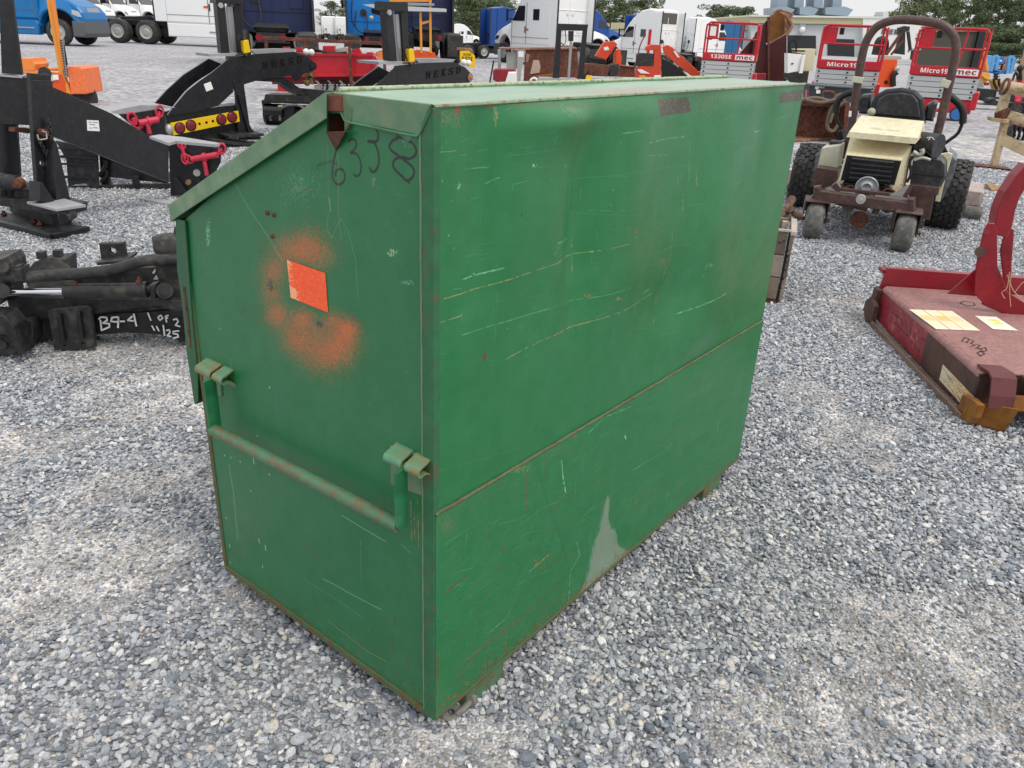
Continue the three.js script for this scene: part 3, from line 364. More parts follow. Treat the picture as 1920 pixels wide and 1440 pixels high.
  mesh('weld_seam', [tube([[-0.004, H - 0.004, -0.002], [-0.006, H - 0.047, -0.031], [-0.006, H - 0.046, -0.09], [-0.006, H - 0.043, -0.15], [-0.006, H - 0.041, -0.205], [-0.006, H - 0.01, -0.226]], 0.0026, 5, 6, 0.1)], grimy('#4c8a63', '#2b5a3e', 0.4, 56, { sc: 20 }), bin);
  mesh('back_edge', [bar([0, H + 0.001, 0.001], [L, H + 0.001, 0.001], 0.006, 0.006, 0.002)], grimy('#9db294', '#7a5a40', 0.36, 66, { sc: 30, rep: 3, rough: 0.6 }), bin);
  mesh('base_strip', [bb(-0.004, 0.004, g0 - 0.006, g0 + 0.012, -W, -0.026, 0.0015), bb(0.0, L, g0 - 0.006, g0 + 0.004, -0.004, 0.0058, 0.0015), bb(-0.003, 0.008, g0, FH - .02, -W - 0.003, -W + 0.011, 0.0015)], grimy('#4c6e4a', '#6e4228', 0.48, 68, { rough: .8, sc: 30, rep: 2 }), bin);
  for (const [a, b] of [[[905, 1305], 0], [[1335, 905], 1]]) { const q = B.p(a[0], a[1] - 8, 0); mesh('foot', bb(q[0] - 0.06, q[0] + 0.075, 0, g0 - 0.006, -0.06, 0.003, 0.003), greenRust, bin); mesh('foot', bb(q[0] - 0.06, q[0] + 0.075, 0, g0 - 0.006, -W + 0.02, -W + 0.08, 0.003), greenRust, bin); }
  // --- lid
  const l0 = B.e(315.5, 384.6, -0.014), l1 = B.e(319.7, 415, -0.014), r0 = B.e(610.7, 172.3, -0.014), r1 = B.e(611, 222, -0.014);
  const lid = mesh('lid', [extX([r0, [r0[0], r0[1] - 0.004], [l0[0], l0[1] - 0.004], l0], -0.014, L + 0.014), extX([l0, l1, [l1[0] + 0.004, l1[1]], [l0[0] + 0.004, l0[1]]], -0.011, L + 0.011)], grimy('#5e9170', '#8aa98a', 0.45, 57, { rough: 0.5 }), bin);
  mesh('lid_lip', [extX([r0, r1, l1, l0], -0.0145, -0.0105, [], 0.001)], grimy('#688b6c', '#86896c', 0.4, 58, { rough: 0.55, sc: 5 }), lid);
  mesh('lid_lip', [extX([r0, r1, l1, l0], L + 0.0105, L + 0.0145)], green, lid);
  mesh('hinge_rod', [cy([0.03, H + 0.005, -RW - 0.004], [L + 0.01, H + 0.005, -RW - 0.004], 0.0045, 0.0045, 8)], grimy('#b4c4a6', '#6b4a36', 0.34, 59, { rough: 0.8, sc: 32, rep: 4 }), bin);
  // --- rusty lifting pocket
  const s = (a, b, lx) => [lx, ...B.e(a, b, lx).reverse()];
  const pk = (a, b, lx) => B.e(a, b, lx);
  mesh('hinge_block', [extX([pk(611, 176, -.009), pk(642, 178, -.009), pk(643, 210, -.009), pk(612, 209, -.009)], -0.010, 0.02, [], 0.002)], M.rust, bin);
  const h0 = holes[0]; const zz0 = Math.min(...h0.map((p) => p[0])) - 0.004, zz1 = Math.max(...h0.map((p) => p[0])) + 0.004, yy0 = Math.min(...h0.map((p) => p[1])) - 0.004, yy1 = Math.max(...h0.map((p) => p[1])) + 0.012;
  mesh('lifting_pocket', [bb(0.006, 0.09, yy0, yy1, zz0 - .004, zz0), bb(0.006, 0.09, yy0, yy1, zz1, zz1 + .004), bb(0.006, 0.09, yy0 - .004, yy0, zz0, zz1), bb(0.086, 0.09, yy0, yy1, zz0, zz1)], M.rust, bin);
  mesh('pocket_spout', [hull([[-0.001, ...pk(611, 247, 0).reverse()], [-0.001, ...pk(649, 246, 0).reverse()], [-0.001, ...pk(631, 283, 0).reverse()]].map(([a, y, z]) => [a, y, z]), [[-0.018, pk(612, 248, -.018)[1], pk(612, 248, -.018)[0]], [-0.018, pk(648, 247, -.018)[1], pk(648, 247, -.018)[0]], [-0.003, pk(631, 281, 0)[1], pk(631, 281, 0)[0]]])], grimy('#5a3226', '#6d7a62', 0.34, 60, { rough: 0.85, sc: 20, pit: 1 }), bin);
  mesh('pocket_gusset', [extX([pk(642, 176, -.007), pk(660, 203, -.007), pk(659, 226, -.007), pk(648, 246, -.007), pk(645, 212, -.007)], -0.008, 0, [], 0.001)], greenRust, bin);
  // --- front door flap seen edge on
  const dp = [[330, 410], [331, 450], [333, 505], [343, 578], [350, 655], [365, 757]].map(([a, b]) => B.e(a, b, -0.006)), di = [[372, 752], [371, 700], [361, 600], [352, 480], [347, 414]].map(([a, b]) => B.e(a, b, -0.006));
  const door = mesh('front_door', [dp.slice(0, -1).map((p, i) => { const q = dp[i + 1]; return extX([p, q, [q[0] + 0.004, q[1]], [p[0] + 0.004, p[1]]], -0.006, L + 0.006); })], green, bin);
  mesh('shaded_door_edge', [extX([...dp, ...di], -0.007, -0.003)], grimy('#1f5e3a', '#2c5136', 0.4, 63, { rough: 0.5, sc: 10 }), door);  // side flange in darker green, its shade put into the colour
  mesh('rust_scar', [ribbon([[[345, 540], [350, 580], [354, 620], [356, 650]]], 0.009, (a, b) => B.e3(a, b, -0.0075), [-0.0006, 0, 0])], M.rust, door);
  // --- latch brackets and hand bar
  const OUT = -0.044;
  const barMat = grimy('#4d7f5e', '#70543f', 0.46, 64, { rough: 0.6, sc: 34, pit: 1, bump: .0012, rep: 2 });
  const zN = B.e3(735, 940, -0.062)[2], zL = B.e3(381, 760, -0.062)[2], pL = [OUT, B.e(390, 800, OUT)[1], zL], pR = [OUT, B.e(735, 978, OUT)[1], zN];
  mesh('hand_bar', [cy(pL, pR, 0.015, 0.015, 18)], barMat, bin);
  for (const [pl, strapTop, strapBot, zc0] of [[[[731, 836], [790, 853], [793, 930], [733, 908]], 888, 1000, pR[2]], [[[379, 675], [412, 690], [416, 744], [383, 730]], 716, 812, pL[2]]]) {
    const q = pl.map(([a, b]) => B.e(a, b, -0.003));
    const br = mesh('latch_plate', [extX(q, -0.004, 0.001, [], 0.001)], trim, bin);
    const near = zc0 === pR[2], zc = B.e3(near ? 735 : 381, near ? 940 : 760, -0.062)[2], top = B.e(near ? 733 : 376, strapTop, -0.06)[1], bot = B.e(near ? 742 : 388, strapBot, -0.06)[1];
    mesh('strap', [ext([[-0.056, top], [-0.024, top + 0.004], [-0.024, bot + 0.012], [-0.032, bot - 0.004], [-0.046, bot - 0.006], [-0.056, bot + 0.01]], zc - 0.001, zc + 0.005, [], 0.001)], green, br);
    const curl = []; const hy = top + 0.012; for (const [a, b] of [[0, 0.014], [-0.005, 0.013], [-0.014, 0.009], [-0.024, 0.006], [-0.033, 0.002], [-0.037, -0.006], [-0.035, -0.013], [-0.028, -0.017], [-0.02, -0.015], [-0.012, -0.016], [-0.004, -0.022], [-0.001, -0.032]]) curl.push([a, hy + b]);
    { const c = new THREE.CatmullRomCurve3(curl.map((p) => new THREE.Vector3(p[0], p[1], 0))).getPoints(34); curl.length = 0; for (const p of c) curl.push([p.x, p.y]); }
    const sheetStrip = (z0, z1) => { const off = curl.map((p, i) => { const a = curl[Math.max(0, i - 1)], b = curl[Math.min(curl.length - 1, i + 1)], dx = b[0] - a[0], dy = b[1] - a[1], l = Math.hypot(dx, dy); return [p[0] - dy / l * 0.0035, p[1] + dx / l * 0.0035]; }); return ext([...curl, ...off.reverse()], z0, z1); };
    const zr = B.e3(near ? 786 : 413, near ? 880 : 712, -0.012)[2], zlft = B.e3(near ? 716 : 364, near ? 878 : 706, -0.04)[2]; mesh('curled_hook', sheetStrip(zlft, zc - 0.003), trimRustLight(), br); mesh('curled_hook', sheetStrip(zc + 0.007, Math.max(zr, zc + 0.045)), trimRustLight(), br);
  }
  function trimRustLight() { return trimRustLight.m ??= grimy('#5f9472', '#80663f', 0.42, 65, { rough: 0.5, sc: 14 }); }
  // --- sticker and rivet heads
  const stTex = canvasTex(256, 256, (x) => { x.fillStyle = '#ffb184'; x.fillRect(0, 0, 256, 256); const r2 = rng(8); for (let i = 0; i < 5200; i++) { const a = r2(), b = r2(); const on = sst(.02, .3, a + b * .12 - (b > .7 && a < .3 ? .2 : 0)); if (r2() < on) { x.fillStyle = r2() < .8 ? '#ff5a2c' : '#ff7a4a'; x.globalAlpha = .55; x.beginPath(); x.arc(a * 256, b * 256, 3 + r2() * 5, 0, 7); x.fill(); } } x.globalAlpha = .6; for (let i = 0; i < 260; i++) { x.fillStyle = '#8a3414'; x.fillRect(90 + r2() * 150, 80 + r2() * 130, 1.6, 1.6); } });
  const sq = [[538, 487], [610, 512], [615, 586], [545, 558]].map(([a, b]) => B.e3(a, b, -0.0012));
  { const g = quad(sq[3], sq[2], sq[1], sq[0]); g.setAttribute('uv', new THREE.Float32BufferAttribute([0, 0, 1, 0, 1, 1, 0, 0, 1, 1, 0, 1], 2)); mesh('orange_sticker', g, new THREE.MeshStandardMaterial({ map: stTex, roughness: 0.6, side: THREE.DoubleSide }), bin, true); }
  for (const [a, b, r] of [[502, 399, .0055], [514, 403, .005], [511, 443, .005]]) { const q = B.e3(a, b, 0); mesh('rivet', [lathe([[0, .004], [r * .7, .0035], [r, 0]], 14).rotateZ(Math.PI / 2).translate(q[0] - .0005, q[1], q[2])], M.rust, bin); }
}
{ // a dropped bolt beside the near foot
  const q = G(872, 1326, 0.015), Fb = { x: q[0], y: 0.002, z: q[2], yaw: 0.9 }, b = thing('dropped_bolt', 'short grey steel bolt lying in the gravel under the bin edge', 'bolt', Fb);
  mesh('bolt_head', [new THREE.CylinderGeometry(.016, .016, .014, 6).rotateZ(1.3).translate(.022, .018, 0)], M.rubberGrey, b); mesh('bolt_shank', [cy([-.03, .01, 0], [.018, .017, 0], .0085, .0085, 12)], M.rubberGrey, b);
  const w = G(845, 1338, 0.008), t = thing('steel_washer', 'thick round grey washer lying beside the short bolt', 'washer', { x: w[0], y: 0.004, z: w[2] });
  mesh('ring', [lathe([[.009, 0], [.024, 0], [.024, .007], [.009, .008], [.009, 0]], 24).rotateX(.2).translate(0, .006, 0)], M.rubberGrey, t);
}
// ================================================================ LEFT SIDE: trailer goosenecks, axle, red and black attachments
function into(fr, f2, g) {   // geometry built in frame f2, brought into the frame fr of its thing
  const A = new THREE.Matrix4().makeRotationY(fr.yaw ?? 0).setPosition(fr.x, fr.y ?? 0, fr.z).invert(), Bm = new THREE.Matrix4().makeRotationY(f2.yaw ?? 0).setPosition(f2.x, f2.y ?? 0, f2.z);
  const m = A.multiply(Bm); return (Array.isArray(g) ? g.flat(9) : [g]).map((q) => q.applyMatrix4(m));
}
const pl = (fr, pts, z = 0) => pts.map(([a, b]) => fr.p(a, b, z));
const plate = (fr, pts, z0, z1, holes = [], bev = 0.002) => ext(pl(fr, pts, Math.max(z0, z1)), z0, z1, holes, bev);
const rodp = (fr, pts, z, r, seg = 8) => tube(pts.map(([a, b]) => fr.p3(a, b, z)), r, seg, 4);
const beamp = (fr, a, b, z, w, h = w) => bar(fr.p3(a[0], a[1], z), fr.p3(b[0], b[1], z), h, w, Math.min(w, h) * 0.12);
function binder(parent, fr, f2, pts, z, s) { // a red chain binder: hooks, links, barrel and lever
  const [h1, mid, barA, barB, h2, lv0, lv1] = pts; const P = (q) => f2.p3(q[0], q[1], z); const r = 0.011 * s;
  const ring = (c, rx, ry, a) => new THREE.TorusGeometry(1, 0.28, 6, 14).scale(rx, ry, rx).rotateZ(a).translate(c[0], c[1], c[2]);
  const root = mesh('chain_binder', into(fr, f2, [cy(P(barA), P(barB), r * 1.9, r * 1.9, 12), cy(V3(P(barA)).lerp(V3(P(barB)), 0.44).toArray(), V3(P(barA)).lerp(V3(P(barB)), 0.56).toArray(), r * 2.6, r * 2.6, 12)]), M.binder, parent);
  mesh('hook', into(fr, f2, [ring(P(h1), r * 2.2, r * 3, 0.3), tube([P(h1), V3(P(h1)).lerp(V3(P(mid)), 0.5).toArray(), P(mid)], r, 7)]), M.binder, root);
  mesh('link', into(fr, f2, [ring(P(mid), r * 2, r * 3, 0.1), ring(V3(P(mid)).lerp(V3(P(barA)), 0.55).toArray(), r * 2, r * 2.8, 0.9)]), M.binder, root);
  mesh('hook', into(fr, f2, [tube([P(barB), V3(P(barB)).lerp(V3(P(h2)), 0.5).toArray(), P(h2)], r, 7), ring(P(h2), r * 2, r * 3, -0.2)]), M.binder, root);
  mesh('lever', into(fr, f2, [bar(P(lv0), P(lv1), r * 2.2, r * 3.4, r * .8)]), M.binder, root);
}
{ // ---- the near gooseneck
  const U = F(-3.2, -5.62, 1.30), t = thing('trailer_gooseneck', 'nearest black trailer gooseneck at the left picture edge, standing on a heavy base plate', 'trailer gooseneck', U, 'black trailer goosenecks with masts and chain binders');
  const P = (pts, z0, z1, h) => plate(U, pts, z0, z1, h);
  mesh('side_plate', [P([[56, 137], [96, 141], [97, 162], [210, 213], [282, 256], [317, 270], [316, 341], [185, 289], [102, 256], [62, 246], [57, 170]], -0.03, 0), P([[56, 137], [96, 141], [97, 162], [210, 213], [282, 256], [317, 270], [316, 341], [185, 289], [102, 256], [62, 246]], -0.9, -0.87)], M.black, t);
  mesh('neck_plate', [plate(F(-3.2, -5.62, 0.35), [[-40, 138], [22, 140], [52, 146], [59, 235], [-40, 231]], -0.04, 0.0)].map((g) => into(U, F(-3.2, -5.62, 0.35), g)).flat(), M.black, t);
  mesh('neck_cap', into(U, F(-3.2, -5.62, 0.35), [bar(F(-3.2, -5.62, 0.35).p3(-30, 136, -.1), F(-3.2, -5.62, 0.35).p3(48, 143, -.1), .22, .012)]), M.topPlate, t);
  mesh('mast', into(U, F(-3.2, -5.62, 0.35), [plate(F(-3.2, -5.62, 0.35), [[-2, -14], [21, -14], [41, 140], [3, 137]], -0.16, -0.1)]), M.black, t);
  mesh('leg', [P([[58, 150], [99, 152], [101, 262], [106, 384], [72, 380], [62, 246]], 0.004, 0.034, [{ ...(() => { const q = U.p(79, 306, .034); return { x: q[0], y: q[1], r: 0.022 }; })() }])], M.black, t);
  mesh('gusset', [P([[101, 262], [106, 266], [134, 381], [106, 382]], 0.04, 0.12)], M.black, t);
  mesh('gusset', [P([[75, 341], [79, 341], [106, 382], [75, 377]], 0.04, 0.13)], M.black, t);
  const q = U.p3(79, 249, 0.05); mesh('pin', [cy([q[0], q[1], q[2] - .03], [q[0], q[1], q[2] + .03], .026, .026, 14)], M.rust, t);
  mesh('pin_clip', [tube([[70, 252], [73, 262], [88, 260], [86, 248], [78, 246]].map(([a, b]) => U.p3(a, b, 0.085)), 0.005, 6, 4, 0.1)], M.zinc, t);
  { const c = []; for (const [a, b] of [[92, 228], [93, 240], [93, 252], [95, 265], [91, 283], [88, 290], [84, 284], [78, 270], [74, 262]]) c.push(U.p3(a, b, 0.06)); mesh('safety_chain', c.slice(0, -1).map((p, i) => [0, 0.5].map((k) => new THREE.TorusGeometry(0.016, 0.005, 5, 10).scale(0.7, 1, 1).rotateY(k ? 1.5 : 0).translate(...V3(p).lerp(V3(c[i + 1]), k).toArray()))), M.blackDusty, t); }
  mesh('hydraulic_cylinder', into(U, F(-3.45, -5.9, 0.3), [cy(F(-3.45, -5.9, 0.3).p3(8, 226, 0), F(-3.45, -5.9, 0.3).p3(16, 342, 0), 0.085, 0.085, 20), cy(F(-3.45, -5.9, 0.3).p3(27, 232, -.1), F(-3.45, -5.9, 0.3).p3(33, 350, -.1), 0.02, 0.02, 10)]), M.black, t);
  mesh('rusty_strut', [P([[27, 238], [62, 241], [62, 251], [27, 247]], -0.25, -0.2)], M.rust, t);
  { const B2 = F(-3.3, -5.6, -0.1); mesh('cylinder_foot', into(U, B2, [cy(B2.p3(-5, 337, 0), B2.p3(34, 344, 0), .055, .055, 16), plate(B2, [[20, 353], [24, 338], [33, 331], [41, 338], [46, 354]], 0.04, 0.07)]), M.blackDusty, t); const c = B2.p3(35, 343, .09); mesh('pivot_bolt', into(U, B2, [cy([c[0], c[1], c[2] - .03], [c[0], c[1], c[2] + .02], .034, .034, 16)]), M.rust, t);
    mesh('base_tube', into(U, B2, [plate(B2, [[-30, 350], [70, 356], [71, 373], [-30, 369]], -0.3, -0.05), plate(B2, [[-30, 372], [70, 374], [108, 384], [130, 389], [128, 405], [95, 400], [0, 386], [-30, 382]], -0.2, 0.02)]), M.blackDusty, t);
    mesh('tube_mouth', into(U, B2, [plate(B2, [[3, 356], [12, 356], [12, 367], [3, 367]], -.046, -.044), plate(B2, [[16, 357], [24, 357], [24, 370], [16, 369]], -.046, -.044)]), M.dark, t); }
  const gp = (pts, y0, y1) => hull(pts.map(([a, b]) => { const w = G(a, b, y1); return into3(U, [w[0], y0, w[2]]); }), pts.map(([a, b]) => into3(U, G(a, b, y1))));
  mesh('top_flange', [gp([[50, 378], [105, 392], [161, 384], [120, 372]], 0.262, 0.277)], M.topPlate, t);
  mesh('base_plate', [gp([[-40, 404], [98, 440], [166, 426], [40, 398]], 0.0, 0.03)], M.blackDusty, t);
  mesh('base_lip', [bar(into3(U, G(-40, 408, .03)), into3(U, G(98, 443, .03)), 0.035, 0.035, 0.006), bar(into3(U, G(98, 443, .03)), into3(U, G(166, 428, .03)), 0.035, 0.035, .006)], M.black, t);
  mesh('base_rail', [hull([[20, 398], [100, 424], [112, 420], [32, 396]].map(([a, b]) => into3(U, G(a, b, .03))), [[20, 398], [100, 424], [112, 420], [32, 396]].map(([a, b]) => { const w = into3(U, G(a, b, .03)); return [w[0], .1, w[2]]; }))], M.blackDusty, t);
  for (const [a, b] of [[8, 404], [64, 419], [76, 423]]) { const w = into3(U, G(a, b, .03)); mesh('clamp_bolt', [bx(.045, .016, .035, w[0], w[1] + .012, w[2], 0, .5, 0, .004), cy([w[0], w[1], w[2]], [w[0], w[1] + .035, w[2]], .012, .012, 8)], M.rust, t); }
  { const B3 = F(-3.08, -5.55, 0.1), c = B3.p3(124, 407, 0); mesh('roller', into(U, B3, [cy([c[0], c[1], c[2] - .1], [c[0], c[1], c[2] + .05], .036, .036, 16), plate(B3, [[112, 392], [128, 389], [134, 420], [142, 424], [112, 423]], -.02, .0)]), M.blackDusty, t); }
  // rear of the near unit: side panel with slot, rails, end plate, deck
  const E = F(-2.98, -6.95, 0.14);
  const EP = (pts, z0, z1, h) => into(U, E, plate(E, pts, z0, z1, h));
  mesh('side_panel', EP([[104, 264], [150, 272], [183, 287], [186, 368], [178, 366], [176, 352], [160, 344], [140, 346], [128, 350], [124, 300]], -0.32, -0.3), M.blackDusty, t);
  mesh('panel_rib', [EP([[108, 276], [182, 279], [182, 282], [108, 279]], -.298, -.285), EP([[112, 291], [183, 296], [183, 300], [112, 296]], -.298, -.28), EP([[112, 305], [183, 309], [183, 313], [112, 309]], -.298, -.28), EP([[112, 329], [183, 332], [183, 336], [112, 334]], -.298, -.28)], M.black, t);
  mesh('bottom_rail', [EP([[128, 349], [318, 344], [319, 364], [128, 370]], -0.36, -0.33), EP([[128, 369], [320, 364], [320, 367], [128, 373]], -0.36, -0.2)], M.blackDusty, t);
  mesh('cross_box', [EP([[204, 298], [314, 326], [314, 344], [204, 332]], -0.5, -0.4), EP([[248, 330], [259, 331], [259, 350], [248, 350]], -.36, -.3), EP([[186, 290], [204, 296], [205, 350], [190, 352]], -.45, -.4)], M.black, t);
  mesh('air_hose', into(U, E, [rodp(E, [[186, 330], [195, 318], [199, 308], [196, 300]], -.36, .02), rodp(E, [[190, 340], [199, 330], [200, 318]], -.36, .018)]), M.hose, t);
  mesh('end_plate', EP([[316, 270], [320, 264], [330, 263], [408, 271], [414, 278], [413, 305], [400, 330], [380, 352], [350, 366], [320, 367]], -0.03, 0.0), M.black, t);
  mesh('end_stiffener', [EP([[327, 334], [331, 334], [350, 360], [350, 366], [328, 366]], 0.002, .05)], M.black, t); mesh('end_stiffener', EP([[391, 268], [394, 268], [394, 310], [391, 310]], .002, .02), M.black, t); mesh('end_stiffener', EP([[362, 336], [372, 334], [382, 346], [380, 352]], .002, .03), M.black, t);
  mesh('deck', [gp([[280, 255], [300, 252], [345, 257], [412, 268], [405, 271], [330, 264], [316, 268]], 0.80, 0.815)], M.topPlate, t);
  mesh('ground_skid', [gp([[262, 371], [340, 376], [330, 384], [290, 378]], 0.0, 0.02)], M.topPlate, t);
  const sp = E.p3(369, 324, .008); mesh('reflector', into(U, E, [cy([sp[0], sp[1], sp[2] - .01], [sp[0], sp[1], sp[2] + .004], .03, .03, 18)]), M.zinc, t);
  const s2 = E.p3(354, 341, .008); mesh('rusty_bolt', into(U, E, [cy([s2[0], s2[1], s2[2] - .01], [s2[0], s2[1], s2[2] + .03], .022, .022, 12)]), M.rustPale, t);
  mesh('rubber_bumper', into(U, E, [rodp(E, [[406, 275], [417, 271], [421, 280], [413, 285]], -.03, .02)]), M.black, t);
  binder(t, U, E, [[340, 270], [347, 298], [359, 299], [408, 290], [416, 279], [382, 293], [388, 330]], 0.05, 1.25);
  mesh('paper_label', [plate(U, [[163, 225], [185, 226], [187, 246], [164, 245]], 0.001, 0.003, [], 0)], M.paper, t);
  mesh('label_print', [ribbon([[[166, 229], [171, 229]], [[174, 229], [183, 230]], [[168, 233], [178, 234]], [[175, 239], [183, 240]], [[168, 240], [172, 240]]], 0.006, (a, b) => U.p3(a, b, .003), [0, 0, .001])], plain('#8d929a', .8), t);
}
function into3(fr, w) { const c = Math.cos(fr.yaw), s = Math.sin(fr.yaw), dx = w[0] - fr.x, dz = w[2] - fr.z; return [dx * c - dz * s, w[1] - (fr.y ?? 0), dx * s + dz * c]; }
function gooseneck(fr, T, label, full) {
  const t = thing('trailer_gooseneck', label, 'trailer gooseneck', fr, 'black trailer goosenecks with masts and chain binders');
  const tt = (pts) => pts.map(([a, b]) => T(a, b)), P = (pts, z0, z1, h) => plate(fr, tt(pts), z0, z1, h);
  const nose = [[428, 108], [480, 101], [553, 97], [577, 106], [591, 118], [594, 127], [586, 134], [570, 138], [560, 151], [556, 152], [548, 143], [526, 144], [482, 151], [459, 158], [440, 170], [432, 140]];
  mesh('nose_plate', [P(nose, -0.03, 0), P(nose, -0.52, -0.49)], M.black, t);
  mesh('arm_plate', [P([[429, 110], [400, 134], [375, 151], [350, 171], [330, 195], [314, 216], [365, 211], [410, 198], [438, 172]], -0.028, -0.002)], M.black, t);
  mesh('arm_edge_highlight', [rodp(fr, tt([[429, 111], [400, 135], [375, 151], [350, 171], [330, 195], [314, 216]]), -.015, .012, 6)], plain('#8f939c', .4, .3), t);  // pale rod painting the highlight on the upper edge of the arm
  mesh('far_arm_plate', [P([[392, 110], [345, 140], [312, 170], [287, 198], [330, 203], [380, 165], [428, 125]], -0.55, -0.52)], M.black, t);
  mesh('mast_column', [P([[405, -6], [420, -6], [431, 99], [415, 99]], -0.12, -0.02)], M.black, t);
  mesh('mast_column', [P([[438, -2], [453, -6], [457, 82], [450, 99], [445, 99]], -0.16, -0.06)], M.black, t);
  mesh('mast_crossbar', [P([[405, -10], [454, -10], [455, 8], [405, 6]], -0.18, -0.01)], M.black, t);
  mesh('mast_rod', [beamp(fr, T(427, 12), T(435, 100), -.1, .05), beamp(fr, T(433, 12), T(442, 100), -.1, .035)], M.steel, t);
  const bh = T(413, 10), b0 = fr.p3(bh[0], bh[1], -.015); mesh('bolt', [cy([b0[0], b0[1], b0[2] - .02], [b0[0], b0[1], b0[2] + .02], .03, .03, 12)], M.zinc, t);
  mesh('top_plate', [P([[390, 101], [446, 99], [440, 105], [392, 106]], -0.35, -0.0)], M.topPlate, t);
  mesh('top_plate', [P([[468, 93], [520, 91], [556, 92], [550, 98], [480, 102]], -0.4, -0.34)], M.topPlate, t);
  mesh('remote_box', [P([[456, 77], [466, 75], [470, 98], [458, 100]], 0.0, 0.07)], M.yellow, t);
  mesh('cable', [rodp(fr, tt([[458, 78], [450, 68], [447, 80], [452, 96], [462, 106], [468, 100]]), .03, .01, 6)], M.hose, t);
  const A = fr.p(...T(492, 130), 0), Z = fr.p(...T(568, 117), 0), hgt = fr.p(...T(492, 117), 0)[1] - A[1];
  const ang = Math.atan2(Z[1] - A[1], Z[0] - A[0]), wL = (Math.hypot(Z[0] - A[0], Z[1] - A[1])) / 4.75;
  'NEKSD'.split('').forEach((ch, i) => { const g = textFit(ch, 0, wL * 0.62, 0, hgt, 0, 0.006, fontSerif, 0.22).rotateZ(ang).translate(A[0] + Math.cos(ang) * wL * i, A[1] + Math.sin(ang) * wL * i, 0.0); mesh('letter', g, M.void ??= plain('#020202', 1), t); });
  const np = T(587, 124), n0 = fr.p3(np[0], np[1], 0); mesh('nose_pin', [cy([n0[0], n0[1], -.5], [n0[0], n0[1], .012], .05, .05, 14)], full ? M.black : M.rustPale, t);
  mesh('dome_cap', sph(...fr.p3(...T(574, 97), -.1), .04), M.white, t); mesh('dome_cap', sph(...fr.p3(...T(584, 98), -.2), .04), M.white, t);
  mesh('leg', [P([[441, 160], [457, 155], [468, 233], [482, 262], [450, 262], [446, 241]], -0.02, 0.02)], M.black, t);
  mesh('leg_gusset', [P([[446, 176], [450, 176], [470, 240], [494, 262], [470, 262]], 0.025, 0.06)], M.black, t);
  mesh('foot_plate', [P([[428, 255], [494, 250], [496, 255], [430, 260]], -0.5, 0.25), P([[400, 262], [475, 270], [475, 275], [400, 268]], -.4, .3)], M.blackDusty, t);
  mesh('under_arm', [P([[480, 147], [534, 144], [536, 155], [482, 152]], -.3, -.05), P([[520, 150], [536, 148], [570, 170], [572, 178], [556, 176]], -.3, -.1), P([[566, 166], [640, 172], [640, 182], [560, 180]], -.4, -.2)], M.blackDusty, t);
  { const R = rng(5), g = []; for (let i = 0; i < 26; i++) { const p = T(572 + R() * 14, 138 + R() * 20), c = fr.p3(p[0], p[1], -.02 - R() * .1); g.push(cy([c[0], c[1], c[2] - .03], [c[0], c[1], c[2] + .03], .022, .022, 7)); } mesh('valve_fittings', g, grimy('#b08a5a', '#4a3a30', .45, 71, { rough: .5, metal: .5 }), t); }
  if (!full) return t;
  // the low tail: deck, end plate, tail lights
  mesh('deck', [P([[206, 210], [232, 203], [262, 197], [302, 197], [330, 202], [300, 204], [250, 213], [222, 214]], -0.4, -0.0)], M.topPlate, t);
  mesh('end_plate', [P([[224, 215], [250, 212], [300, 204], [308, 210], [310, 240], [330, 258], [300, 272], [280, 256], [272, 250], [250, 236]], -0.02, 0.02)], M.black, t);
  binder(t, fr, fr, [[248, 222], [255, 233], [260, 231], [296, 224], [299, 209], [274, 229], [281, 252]], 0.06, 1.9);
  mesh('under_frame', [P([[310, 215], [412, 200], [452, 196], [452, 215], [460, 240], [330, 262], [318, 250]], -0.3, -0.04)], M.black, t);
  mesh('under_beam', [P([[330, 258], [470, 236], [470, 246], [392, 268], [372, 262], [332, 272]], -.25, -.05)], M.blackDusty, t);
  const lb = mesh('light_bar', [P([[320, 231], [447, 208], [450, 228], [325, 254]], 0.0, 0.03)], M.yellow, t);
  for (const [a, b] of [[337, 240], [358, 235], [415, 224], [435, 219.5]]) { const c = fr.p3(a, b, .03), sx = 1.0; const l = mesh('tail_light', [lathe([[0, .016], [.046, .014], [.055, .008], [.057, 0]], 24).rotateX(Math.PI / 2).translate(c[0], c[1], c[2])], M.lampRed, lb); }
  { const g = []; for (const [a, b] of [[337, 240], [358, 235], [415, 224], [435, 219.5]]) { const c = fr.p3(a, b, .03); g.push(new THREE.TorusGeometry(.06, .007, 6, 22).translate(c[0], c[1], c[2] + .004)); } for (const [a, b] of [[374, 232], [387, 229.5], [399, 227]]) { const c = fr.p3(a, b, .03); g.push(cy([c[0], c[1], c[2] - .005], [c[0], c[1], c[2] + .003], .016, .016, 10)); } mesh('grommet', g, M.dark, lb); }
  mesh('lamp_bracket', [sph(...fr.p3(317, 243, .03), .06, .8, 1.1, .8)], M.zinc, t);
  mesh('paper_label', [P([[382, 158], [395, 153], [400, 167], [387, 172]], 0.001, 0.004)], M.paper, t);
  return t;
}
gooseneck(FG(452, 270, 0.78), (a, b) => [a, b], 'black trailer gooseneck with a yellow bar of four round red tail lights', true);
gooseneck(F(-1.55, -9.9, 0.95), (a, b) => [798 + (a - 492) * 0.875, 143 + (b - 125) * 1.02 + (a - 492) * 0.03], 'black trailer gooseneck directly behind the left part of the bin top', false);
